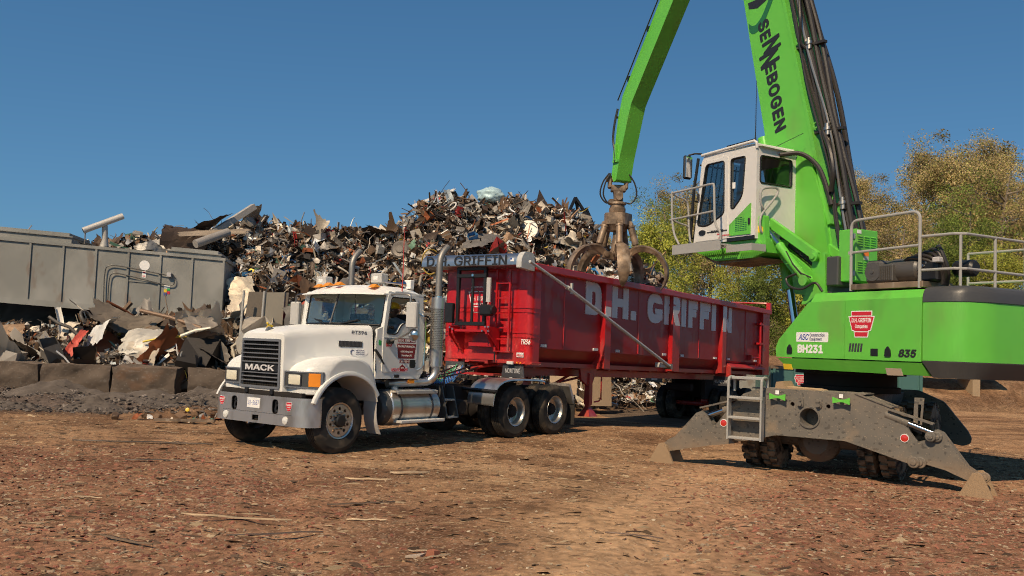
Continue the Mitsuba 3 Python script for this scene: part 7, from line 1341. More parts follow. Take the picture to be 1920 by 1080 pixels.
for i in range(30):
    x = rng.normal(-6.5, 0.42) if i < 27 else rng.uniform(-8.3, -7.2); y = 19.6 + rng.normal(0, 0.3); kd = rng.rand(); s = rng.uniform(0.08, 0.20)
    v, f = sheet(rng, s * 1.3, s, 1.2, (5, 4)) if kd < 0.5 else lump(rng, s, s * 0.8, s * 0.7) if kd < 0.75 else shell(rng, s, s * 0.8, s) if kd < 0.9 else ring_(rng, s * 0.5, s * 0.12)
    k = rng.choice([1, 2, 8, 6, 7, 11, 4], p=[0.2, 0.22, 0.2, 0.13, 0.1, 0.1, 0.05])
    v = place(v, rng, x, y, float(ground_z(x, y)) + s * 0.35, np.array([0, 0, 1.0]), 0.6)
    solid('small_scrap', f'{WORDS[k]} small scrap piece on the dirt left of the truck bumper', 'scrap metal', (v, f), 'm_scrap', False, 'small scrap pieces before the block wall', PC[k] * 1.2)
solid('steel_plank', 'flat rusty steel strip lying in front of the small scrap pieces', 'steel strip', MB().bar((-7.1, 18.95, 0.06), (-5.9, 19.0, 0.07), 0.10, 0.05), 'm_rusty', False)
solid('yellow_disc', 'round yellow disc on top of the small scrap pieces', 'disc', MB().lathe((-6.62, 19.45, 0.24), (0.1, -1, 0.3), [(0, 0), (0, 0.045), (0.02, 0.04), (0.025, 0)], 18), 'yellow')
# soot piles
PILES = ((-9.0, 23.2, 2.6, 1.0, 0.42), (-6.6, 23.4, 2.6, 1.1, 0.50), (-11.4, 24.1, 2.0, 0.9, 0.50), (-9.4, 21.3, 1.0, 0.5, 0.34), (-11.6, 21.2, 1.6, 0.5, 0.22), (-8.0, 24.3, 1.8, 0.7, 0.50), (-5.2, 22.6, 1.8, 0.9, 0.30))
for (x, y, rx, ry, h) in PILES:
    n = 46; X, Y = np.meshgrid(np.linspace(-1, 1, n), np.linspace(-1, 1, n)); R = np.hypot(X, Y)
    Z = h * np.clip(1 - R, 0, 1) ** 1.1 * (0.25 + 1.4 * meshkit.fbm(np.stack([X * 3.2 + x, Y * 3.2 + y, X * 0], -1), 4, 3)) - 0.03 * (R > 0.9)
    structure('soot_pile', (np.stack([x + X * rx, y + Y * ry, ground_z(x + X * rx, y + Y * ry) + Z - 0.02], -1).reshape(-1, 3), gridf(n, n)), 'm_soot', True)

# sheets and boards thrown on and beside the tank
rng = np.random.RandomState(64)
for i, (x, y, z, sx, sy, n_, c_, lab) in enumerate(((-11.15, 31.6, 5.15, 1.5, 0.9, (0.5, -0.5, 0.7), (0.07, 0.048, 0.036), 'dark brown curved board leaning over the back of the grey tank'), (-10.6, 32.2, 5.6, 1.6, 0.7, (-0.4, -0.4, 0.8), (0.055, 0.04, 0.03), 'black brown sheet above the right hatch of the grey tank'),
        (-12.2, 31.3, 4.75, 0.9, 0.5, (0.2, -0.8, 0.5), (0.40, 0.38, 0.35), 'pale grey bent plate on the torn top of the grey tank'), (-11.9, 31.0, 4.6, 0.7, 0.5, (0.5, -0.6, 0.6), (0.30, 0.29, 0.27), 'grey folded plate in the torn top of the grey tank'),
        (-10.2, 31.6, 5.3, 2.2, 0.25, (0.1, -0.5, 0.8), (0.30, 0.24, 0.18), 'long tan strip lying across the right hatch of the grey tank'), (-8.6, 29.6, 3.3, 0.9, 0.8, (0.3, -0.9, 0.2), (0.55, 0.47, 0.36), 'cream crumpled sheet hanging beside the right end of the grey tank'), (-8.4, 29.2, 2.75, 0.8, 0.6, (0.1, -0.9, 0.3), (0.52, 0.44, 0.34), 'cream folded sheet below the other by the tank end'),
        (-11.3, 27.4, 1.95, 1.9, 0.7, (0.1, -0.15, 1.0), (0.16, 0.13, 0.10), 'long brown corrugated sheet lying below the grey tank'), (-9.2, 27.5, 2.30, 1.6, 0.5, (0.3, -0.4, 0.9), (0.20, 0.15, 0.11), 'brown board sloping down below the grey tank'), (-10.3, 26.7, 1.7, 1.5, 0.9, (0.2, -0.8, 0.6), (0.44, 0.42, 0.38), 'pale ribbed panel standing on edge in the lower heap'),
        (-11.7, 26.8, 1.9, 0.9, 0.8, (-0.2, -0.6, 0.8), (0.62, 0.61, 0.58), 'white dented casing lid in the lower heap below the tank'), (-8.8, 26.8, 2.0, 1.2, 0.8, (0.2, -0.7, 0.7), (0.24, 0.21, 0.18), 'rust spotted grey plate in the lower heap'), (-8.2, 26.3, 1.25, 1.9, 0.8, (0.1, -0.5, 0.9), (0.045, 0.036, 0.030), 'black sagging sheet over the dark hollow in the lower heap'), (-12.4, 26.6, 1.5, 0.8, 0.4, (-0.3, -0.7, 0.5), (0.34, 0.05, 0.035), 'red folded metal part in the lower heap at the left'))):
    v, f = sheet(rng, sx, sy, 0.55, (15, 11)); v[:, 2] += 0.03 * np.sin(v[:, 0] * 22) * (i in (7, 9))
    A_ = v @ aim(n_, np.random.RandomState(i)).T + [x, y, z]
    solid('metal_sheet', lab, 'metal sheet', (A_, f), 'm_scrap', True, None, np.array(c_) * (0.6 + 0.8 * meshkit.fbm(v * 3 + i, 4, i))[:, None])
for i, (a, b, r, c_, lab) in enumerate((((-10.4, 26.5, 1.55), (-9.2, 26.6, 1.75), 0.03, (0.55, 0.42, 0.07), 'thin yellow rod lying in the lower heap'), ((-9.3, 26.4, 1.75), (-8.5, 26.5, 2.0), 0.05, (0.55, 0.53, 0.46), 'short white bar above the yellow rod in the lower heap'), ((-10.8, 27.2, 2.45), (-8.9, 26.9, 2.0), 0.06, (0.17, 0.11, 0.075), 'brown beam sloping down from below the tank'))):
    solid('metal_rod', lab, 'rod', MB().tube([a, (np.array(a) + b) / 2 + [0, 0, 0.05], b], r, 8), 'm_scrap', 30, None, c_)
# ------------------------------------------------------------------ wooded hillside behind, on the right
def hill_z(x, y):
    x, y = np.asarray(x, float), np.asarray(y, float)
    t = np.clip((y - 41) / 45, 0, 1); return (-0.6 + 7.5 * t * t * (3 - 2 * t)) * np.clip((x + 6) / 12, 0, 1) + 0.8 * (meshkit.fbm(np.stack([x * 0.15, y * 0.15, 0 * x], -1), 3, 9) - 0.5) - 0.25
structure('hillside', grid_mesh(np.arange(-14, 90, 1.6), np.arange(40, 130, 1.6), hill_z), 'm_hill', True)
def tree_template(seed, H, R, leaf_c, n_leaf, size, density=1.0, low=0.28):
    r = np.random.RandomState(seed); mb = MB(); th = H * 0.92
    tp = [np.array([0, 0, -0.3])]
    for k in range(1, 7): tp.append(tp[-1] * [1, 1, 0] + [r.normal(0, 0.10), r.normal(0, 0.10), th * k / 6])
    rad = np.linspace(0.20, 0.03, 7) * H / 10; mb.tube(tp, rad, 7)
    tips = []; tpa = np.array(tp)
    for i in range(26):
        z = H * r.uniform(low, 0.9); a = r.uniform(0, 6.283); q = (z / H - low) / (1 - low); L = R * (1.05 - 0.75 * q) * r.uniform(0.6, 1.1)
        b = np.array([np.interp(z, tpa[:, 2], tpa[:, 0]), np.interp(z, tpa[:, 2], tpa[:, 1]), z]); d = np.array([math.cos(a), math.sin(a), r.uniform(0.35, 0.9)])
        P = [b, b + d * L * 0.5 + r.normal(0, 0.12, 3), b + d * L * [1, 1, 0.85] + r.normal(0, 0.2, 3)]
        mb.tube(P, [0.07 * H / 10, 0.04 * H / 10, 0.012], 5)
        for t in (0.45, 0.7, 0.95): tips.append(P[0] * (1 - t) + P[2] * t + r.normal(0, 0.25, 3))
        for j in range(3):
            e = P[1] * 0.5 + P[2] * 0.5 + r.normal(0, 0.5, 3) + [0, 0, 0.3]; mb.tube([P[1] * 0.6 + P[2] * 0.4, e], [0.018, 0.007], 4, caps=False); tips.append(e)
    tips = np.array(tips); k = r.randint(0, len(tips), n_leaf); cl = r.uniform(0.55, 1.3, len(tips)); sp = r.uniform(0.18, 0.42, len(tips)) * R / 3
    c = tips[k] + np.clip(r.normal(0, 1, (n_leaf, 3)), -1.7, 1.7) * sp[k][:, None] * [1, 1, 0.8]
    u = r.normal(size=(n_leaf, 3)); u /= np.linalg.norm(u, axis=1, keepdims=True); w = np.cross(u, r.normal(size=(n_leaf, 3))); w /= np.linalg.norm(w, axis=1, keepdims=True)
    s = size * r.uniform(0.6, 1.3, (n_leaf, 1))
    V = np.stack([c - u * s, c + w * s * 0.55, c + u * s, c - w * s * 0.55], 1).reshape(-1, 3); o = np.arange(n_leaf)[:, None] * 4
    F = np.vstack([o + [0, 1, 2], o + [0, 2, 3]])
    C = np.array(leaf_c)[r.randint(0, len(leaf_c), n_leaf)] * (1.5 * cl[k] * r.uniform(0.8, 1.2, n_leaf))[:, None]
    return (*mb.baked(), V, F, np.repeat(np.clip(C, 0.01, 0.8), 4, 0))
G1 = [(0.24, 0.25, 0.050), (0.28, 0.27, 0.055), (0.19, 0.21, 0.045)]        # yellow green
G2 = [(0.15, 0.20, 0.050), (0.19, 0.235, 0.055), (0.13, 0.165, 0.045)]         # fresh green
TN = [(0.30, 0.23, 0.115), (0.36, 0.28, 0.15), (0.25, 0.195, 0.09), (0.22, 0.22, 0.07)]  # buff catkins
BR = [(0.20, 0.15, 0.08), (0.25, 0.18, 0.09), (0.15, 0.14, 0.06)]          # barely in leaf
TPL = {}
for nm, a in dict(yg1=(1, 8.5, 3.0, G1, 25000, 0.050), yg2=(2, 7.0, 2.4, [tuple(np.array(c) * 1.25) for c in G1], 23000, 0.050), gr1=(3, 9.5, 3.0, G2, 25000, 0.050), gr2=(4, 8.0, 2.3, [tuple(np.array(c) * 0.75) for c in G2], 23000, 0.050), tn1=(5, 11.0, 2.9, [tuple(np.array(c) * 1.2) for c in TN], 30000, 0.054), tn2=(6, 10.0, 3.1, TN, 28000, 0.054), br1=(7, 10.5, 2.6, [tuple(np.array(c) * 0.8) for c in BR], 14000, 0.046), br2=(8, 9.0, 2.7, BR, 13000, 0.046)).items():
    tv, tf_, lv, lf, lc = tree_template(*a)
    scene['template_' + nm] = {'type': 'shapegroup', 'trunk': entry(tv, tf_, 'bark', 40), 'crown': entry(lv, lf, 'm_leaf', False, lc)}; TPL[nm] = a[1]
LABEL = {'yg': ('young_tree', 'yellow green spring tree on the slope behind the trailer', 'yellow green trees on the slope'), 'gr': ('green_tree', 'fresh green leafy tree on the slope behind the handler', 'green trees on the slope'),
         'tn': ('blossoming_tree', 'tall buff tree high on the slope', 'buff trees on the slope'), 'br': ('bare_tree', 'thinly leafed brown tree among the trees on the slope', 'thin brown trees on the slope')}
def plant(nm, x, y, s, az):
    base, lab, grp = LABEL[nm[:2]]; q_ = x / y; lab = lab.replace('on the slope behind the trailer', 'PLACE').replace('on the slope behind the handler', 'PLACE').replace('high on the slope', 'PLACE').replace('among the trees on the slope', 'PLACE').replace('PLACE', ('at the front edge of the wood' if y < 51 else 'in the second rank of the wood' if y < 58 else 'in the middle of the wood' if y < 65 else 'far back in the wood') + (' beside the grapple' if q_ < 0.15 else ' left of the cab' if q_ < 0.21 else ' below the cab' if q_ < 0.31 else ' right of the boom hoses' if q_ < 0.37 else ' above the generator motor' if q_ < 0.43 else ' behind the tail guard rail' if q_ < 0.50 else ' at the right edge')); k = thing(base, lab, 'tree', grp); z = float(hill_z(x, y)); M = T4().translate([x, y, z]).rotate([0, 0, 1], az).scale([s, s, s])
    scene[k] = {'type': 'instance', 'to_world': M, 'group': {'type': 'ref', 'id': 'template_' + nm}}
r_ = np.random.RandomState(17)
def top_at(px):   # rough height of the wood's outline, in metres above the eye per metre of distance
    return np.interp(px, [0.05, 0.10, 0.13, 0.17, 0.22, 0.30, 0.37, 0.42, 0.46, 0.56], [0.105, 0.135, 0.150, 0.182, 0.185, 0.195, 0.205, 0.222, 0.240, 0.25])
# edge of the wood: yellow-green and fresh green; behind: buff and thin ones
for row, (y0, kinds, step, fh) in enumerate(((48, ('yg1', 'yg2', 'gr2'), 2.9, 0.62), (54, ('yg2', 'gr1', 'yg1', 'br2'), 3.4, 0.80), (61, ('gr1', 'br1', 'tn2', 'yg1'), 3.9, 0.93), (69, ('tn1', 'tn2', 'br1', 'tn1'), 4.2, 1.0), (78, ('tn1', 'br1', 'tn2'), 5.0, 1.0))):
    x = 0.085 * y0
    while x < 0.60 * y0:
        yy = y0 + r_.uniform(-2, 2); xx = x + r_.uniform(-0.8, 0.8); q = xx / yy; nm = kinds[r_.randint(len(kinds))]
        ztop = 1.78 + top_at(q) * yy * r_.uniform(0.90, 1.03); h = (ztop - float(hill_z(xx, yy))) * fh
        if q > 0.33 and row >= 1 and r_.rand() < 0.72: nm = ('tn1', 'tn2')[r_.randint(2)]
        if row < 4 or q > 0.25: plant(nm, xx, yy, max(h, 3.0) / TPL[nm], r_.uniform(0, 360))
        x += step * r_.uniform(0.95, 1.45)
# leafy undergrowth at the edge of the wood
n = 60000; cx = r_.uniform(3.5, 30, n); cyy = 44 + r_.uniform(0, 9, n) ** 1.0; nz = meshkit.fbm(np.stack([cx * 0.5, cyy * 0.5, cx * 0], -1), 3, 6); cz = hill_z(cx, cyy) + np.maximum(0, nz - 0.35) * 5.0 * r_.uniform(0, 1, n) ** 0.7
u = r_.normal(size=(n, 3)); u /= np.linalg.norm(u, axis=1, keepdims=True); w = np.cross(u, r_.normal(size=(n, 3))); w /= np.linalg.norm(w, axis=1, keepdims=True); s = 0.052 * r_.uniform(0.6, 1.4, (n, 1)); c = np.stack([cx, cyy, cz], 1)
V = np.stack([c - u * s, c + w * s * 0.55, c + u * s, c - w * s * 0.55], 1).reshape(-1, 3); o = np.arange(n)[:, None] * 4
structure('undergrowth', (V, np.vstack([o + [0, 1, 2], o + [0, 2, 3]])), 'm_leaf', False, 'stuff', np.repeat(np.array(G1 + G2 + BR)[r_.randint(0, 9, n)] * r_.uniform(0.7, 1.2, (n, 1)), 4, 0), 'low leafy undergrowth along the edge of the wood')
# green waste container with the company sign, seen below the handler
wc = thing('waste_container', 'rusty teal steel container with a red company sign behind the handler', 'container')
CF = Frame(9.3, 33.0, math.pi / 2, -0.1)
CF.A = np.stack([[1.0, 0, 0], [0, -1.0, 0], [0, 0, 1.0]], 1); CF.flip = True
part(wc, 'front', MB(CF).box(0, 5.2, -0.06, 0, 0.25, 1.55), 'teal', False)
part(wc, 'side', MB(CF).box(-0.06, 0.0, -2.4, 0, 0.25, 1.55), 'teal', False); part(wc, 'side', MB(CF).box(5.2, 5.26, -2.4, 0, 0.25, 1.55), 'teal', False)
part(wc, 'rim', MB(CF).box(-0.08, 5.28, -0.08, 0.06, 1.50, 1.60), 'm_rusty', False)
for s_ in np.arange(0.0, 5.3, 0.74): part(wc, 'rib', MB(CF).box(s_, s_ + 0.10, 0, 0.06, 0.25, 1.50), 'teal', False)
part(wc, 'floor', MB(CF).box(0, 5.2, -2.4, 0, 0.22, 0.26), 'teal', False); part(wc, 'runner', MB(CF).box(0.3, 4.9, -0.6, -0.3, 0.0, 0.22), 'm_rusty', False)
sign(wc, CF, (0.98, 0.066, 1.13), LX, LZ, 0.48, 0.38, [('D.H. GRIFFIN', 0.06, 0.02, 0.36), ('Companies', 0.05, -0.055, 0.23)], 'company_sign')
gw = thing('barrier_block', 'plain grey green concrete barrier left of the teal container', 'barrier')
part(gw, 'body', MB().hull([(8.2, 35.0, 0), (9.3, 35.0, 0), (8.2, 35.8, 0), (9.3, 35.8, 0), (8.3, 35.1, 2.3), (9.2, 35.1, 2.3), (8.3, 35.7, 2.3), (9.2, 35.7, 2.3)]), 'm_grey_steel', False)
bk_ = MB()
X, Y = np.meshgrid(np.linspace(8, 40, 60), np.linspace(36, 44, 14)); Zb = 0.15 + 1.9 * np.clip((Y - 36) / 4.5, 0, 1) + 0.5 * (meshkit.fbm(np.stack([X * 0.6, Y * 0.6, X * 0], -1), 3, 4) - 0.5)
structure('dirt_bank', (np.stack([X, Y, Zb - 0.2], -1).reshape(-1, 3), gridf(60, 14)), 'm_ground', True)
tb = thing('timber_stack', 'flat stack of timbers on the ground behind the handler tail', 'timber')
for i in range(4): part(tb, 'timber', MB().box(14.5, 20.0, 37.5 + i * 0.32, 37.76 + i * 0.32, 1.40, 1.55), 'wood', False)
for x_ in (15.0, 18.6): part(tb, 'bearer', MB().box(x_, x_ + 0.3, 37.5, 38.8, 0.4, 1.40), 'wood', False)
bd = thing('bird', 'tiny dark bird flying beside the green stick', 'bird')
bm_ = m3.Manifold.batch_hull([m3.Manifold.sphere(0.05, 10).translate([0, 0, 0]), m3.Manifold.sphere(0.02, 8).translate([-0.16, 0, -0.02])]) + m3.Manifold.sphere(0.035, 8).translate([0.06, 0, 0.02])
for sg in (-1, 1): bm_ = bm_ + m3.Manifold.hull_points(np.array([(0.04, 0, 0.02), (-0.05, 0, 0.02), (0.0, 0, 0.0), (0.02, sg * 0.14, 0.08), (-0.06, sg * 0.14, 0.07), (-0.03, sg * 0.30, 0.02), (-0.02, sg * 0.14, 0.06)]))
part(bd, 'body', MB(Frame(3.3, 30.0, 1.2, 9.4)).mesh(bm_), 'black_matte')
# ------------------------------------------------------------------ what lies about on the yard
rng = np.random.RandomState(90)
def chips(n, x0, x1, y0, y1, size, pal, dens, lift=0.3, flat=0.45):
    x = rng.uniform(x0, x1, n * 3); y = y0 + (y1 - y0) * rng.rand(n * 3) ** 1.25; keep = rng.rand(n * 3) < dens(x, y); x, y = x[keep][:n], y[keep][:n]; n = len(x)
    base = np.array([[-1, -0.7, -0.5], [0.9, -0.8, -0.5], [1, 0.6, -0.5], [-0.8, 0.8, -0.5], [-0.7, -0.5, 0.5], [0.7, -0.5, 0.45], [0.6, 0.5, 0.5], [-0.6, 0.55, 0.4]])
    f0 = np.array([[4, 5, 6], [4, 6, 7], [0, 1, 5], [0, 5, 4], [1, 2, 6], [1, 6, 5], [2, 3, 7], [2, 7, 6], [3, 0, 4], [3, 4, 7]])
    s = size * (0.35 + rng.rand(n) ** 3 * 1.6); v = base[None] * (1 + rng.uniform(-0.3, 0.3, (n, 8, 3))) * np.stack([s * rng.uniform(0.7, 1.5, n), s * rng.uniform(0.6, 1.1, n), s * flat * rng.uniform(0.6, 1.3, n)], 1)[:, None]
    a = rng.uniform(0, 6.283, n); ca, sa = np.cos(a)[:, None], np.sin(a)[:, None]; tl_ = rng.normal(0, 0.25, (n, 2))
    X = v[..., 0] * ca - v[..., 1] * sa; Y = v[..., 0] * sa + v[..., 1] * ca; Z = v[..., 2] + X * tl_[:, :1] + Y * tl_[:, 1:]
    z = yard_z(x, y) + s * flat * lift
    V = np.stack([X + x[:, None], Y + y[:, None], Z + z[:, None]], -1).reshape(-1, 3); F = (f0[None] + (np.arange(n) * 8)[:, None, None]).reshape(-1, 3)
    C = np.repeat(np.array(pal)[rng.randint(0, len(pal), n)] * rng.uniform(0.65, 1.3, (n, 1)), 8, 0); return V, F, C
s_ = lambda a, b, t: (lambda q: q * q * (3 - 2 * q))(np.clip((t - a) / (b - a), 0, 1))
def d_brick(x, y):
    l = s_(1.0, -3.5, x + 0.35 * (y - 8)) * s_(16.5, 11, y); r = s_(0.6, 3.0, x - 0.12 * (y - 8)) * s_(18, 12, y)
    return np.clip((l + r) * (0.25 + 1.3 * (meshkit.fbm(np.stack([x * 0.9, y * 0.9, 0 * x + 9], -1), 3, 3) - 0.2)), 0.02, 1)
V, F, C = chips(36000, -9, 9.5, 5.6, 17.0, 0.0165, [(0.21, 0.085, 0.058), (0.26, 0.105, 0.070), (0.17, 0.08, 0.056), (0.27, 0.19, 0.125), (0.14, 0.09, 0.06), (0.32, 0.24, 0.165)], d_brick)
structure('crushed_brick', (V, F), 'm_pebble', False, 'stuff', C, 'crushed red brick and stone chips strewn over the dirt')
V, F, C = chips(22000, -12, 11, 5.6, 24.0, 0.013, [(0.28, 0.18, 0.10), (0.21, 0.13, 0.073), (0.36, 0.255, 0.155), (0.15, 0.092, 0.055), (0.42, 0.34, 0.24)], lambda x, y: 0.35 + 0.6 * meshkit.fbm(np.stack([x * 0.7, y * 0.7, 0 * x], -1), 3, 8))
structure('gravel', (V, F), 'm_pebble', False, 'stuff', C, 'small pale stones and clods on the yard')
V, F, C = chips(5200, -14, -3.6, 20.3, 25.2, 0.030, [(0.08, 0.066, 0.058), (0.13, 0.11, 0.095), (0.05, 0.042, 0.038), (0.19, 0.16, 0.14)], lambda x, y: 0.6 + 0 * x)
hz2 = np.zeros(len(V)); V[:, 2] += 0.02
for (x_, y_, rx, ry, h) in PILES: V[:, 2] += 0.62 * h * np.clip(1 - np.hypot((V[:, 0] - x_) / rx, (V[:, 1] - y_) / ry), 0, 1)
structure('soot_clods', (V, F), 'm_pebble', False, 'stuff', C, 'dark clods and grit on the sooty ground before the block wall')
# flakes and slivers trodden into the dirt
V, F, C = chips(15000, -11, 10.5, 5.6, 20.0, 0.020, [(0.10, 0.065, 0.04), (0.07, 0.045, 0.03), (0.27, 0.18, 0.105), (0.18, 0.11, 0.068), (0.34, 0.25, 0.155)], lambda x, y: (0.25 + 0.9 * np.maximum(meshkit.fbm(np.stack([x * 0.8, y * 0.8, 0 * x + 3], -1), 3, 18) - 0.3, 0)) * (1 - 0.75 * s_(1.5, 0.3, np.abs(x - 0.6 - 0.36 * (y - 7.0)))), 0.15, 0.16)
q_ = V.reshape(-1, 8, 3); m_ = q_.mean(1, keepdims=True); d_ = q_ - m_; an = rng.uniform(-0.5, 0.5, (len(q_), 1)); ax_ = np.stack([np.cos(an), np.sin(an), 0 * an], -1); al = (d_ * ax_).sum(-1, keepdims=True); V = (m_ + d_ + ax_ * al * rng.uniform(0.4, 2.6, (len(q_), 1, 1))).reshape(-1, 3)
structure('wood_flakes', (V, F), 'm_pebble', False, 'stuff', C, 'fine wood and bark flakes trodden into the dirt')
# splinters of wood and bark, one by one
def splinter(x, y, L, w, az, c, label, name='wood_splinter'):
    zz_ = [float(yard_z(np.array(x + math.cos(az) * q * L), np.array(y + math.sin(az) * q * L))) for q in (-0.5, 0, 0.5)]; zs_ = zz_[2] - zz_[0]; zc_ = max(zz_[1], (zz_[0] + zz_[2]) / 2)
    n = 9; t = np.linspace(-0.5, 0.5, n); d = np.array([math.cos(az), math.sin(az)]); e = np.array([-d[1], d[0]]); R = []
    for k, ti in enumerate(t):
        ww = w * (1 - abs(2 * ti) ** 2.2) * rng.uniform(0.7, 1.15) + 0.003; bend = 0.02 * L * ti * ti + rng.uniform(-0.003, 0.003) * L; p = np.array([x, y]) + d * ti * L + e * bend; z = zc_ + ti * zs_ + 0.010 + 0.012 * rng.rand()
        R.append([(p[0] - e[0] * ww, p[1] - e[1] * ww, z), (p[0] - e[0] * ww * 0.5, p[1] - e[1] * ww * 0.5, z + w * 0.5), (p[0] + e[0] * ww * 0.6, p[1] + e[1] * ww * 0.6, z + w * 0.42), (p[0] + e[0] * ww, p[1] + e[1] * ww, z - 0.005)])
    solid(name, label, 'wood', MB().loft(R), 'm_scrap', 40, 'wood splinters on the dirt', c)
splinter(-2.55, 9.05, 1.05, 0.030, 0.06, (0.30, 0.215, 0.135), 'long pale wood splinter lying on the dirt at the lower left')
splinter(-2.05, 8.55, 0.85, 0.02, 0.25, (0.07, 0.05, 0.04), 'thin dark stick beside the long pale splinter')
splinter(-3.2, 8.05, 0.7, 0.025, -0.55, (0.16, 0.11, 0.07), 'brown stick pointing to the lower left corner')
splinter(-1.75, 12.1, 0.6, 0.035, 0.05, (0.36, 0.26, 0.16), 'pale chip of wood below the front wheel')
splinter(-1.55, 10.3, 0.75, 0.025, 0.35, (0.10, 0.07, 0.05), 'dark twig on the red brick patch')
splinter(-1.30, 12.9, 0.55, 0.05, 0.12, (0.28, 0.20, 0.13), 'curled bark strip in front of the truck')
splinter(-1.35, 9.35, 0.4, 0.02, 0.0, (0.45, 0.34, 0.22), 'short pale splinter in the middle of the dirt')
splinter(1.25, 9.0, 0.55, 0.02, -0.15, (0.12, 0.08, 0.06), 'dark twig lying in the tyre track')
splinter(-5.9, 15.3, 2.2, 0.035, 0.12, (0.06, 0.045, 0.035), 'long dark strip lying across the dirt at the left')
splinter(-4.9, 13.2, 0.8, 0.03, 0.2, (0.07, 0.05, 0.04), 'dark stick at the left edge of the brick patch')
cols_ = [(0.27, 0.19, 0.115), (0.10, 0.07, 0.05), (0.18, 0.12, 0.075), (0.34, 0.26, 0.17)]
for i in range(30):
    y = 6.5 + 11 * rng.rand() ** 1.3; x = rng.uniform(-0.52, 0.48) * y; splinter(x, y, rng.uniform(0.12, 0.42), rng.uniform(0.008, 0.020), rng.uniform(-0.7, 0.7), cols_[rng.randint(4)], 'small wood splinter among many on the dirt')
bb = Frame(-0.64, 7.92, 0.5, float(yard_z(np.array(-0.64), np.array(7.92))))
solid('brick', 'broken orange brick lying on the dirt at the bottom centre', 'brick', MB(bb).hull([(0, 0, 0.01), (0.12, 0, 0.0), (0, 0.09, 0.0), (0.11, 0.09, 0.01), (0.01, 0.01, 0.06), (0.10, 0.01, 0.055), (0.01, 0.08, 0.06), (0.09, 0.08, 0.05)]), 'brick', False)
solid('stone_chip', 'flat pale chip beside the broken orange brick', 'stone', MB(bb).hull([(-0.12, -0.12, 0.0), (0.1, -0.05, 0.0), (-0.05, -0.02, 0.0), (-0.12, -0.12, 0.02), (0.1, -0.05, 0.015), (-0.05, -0.02, 0.02)]), 'tan', False)
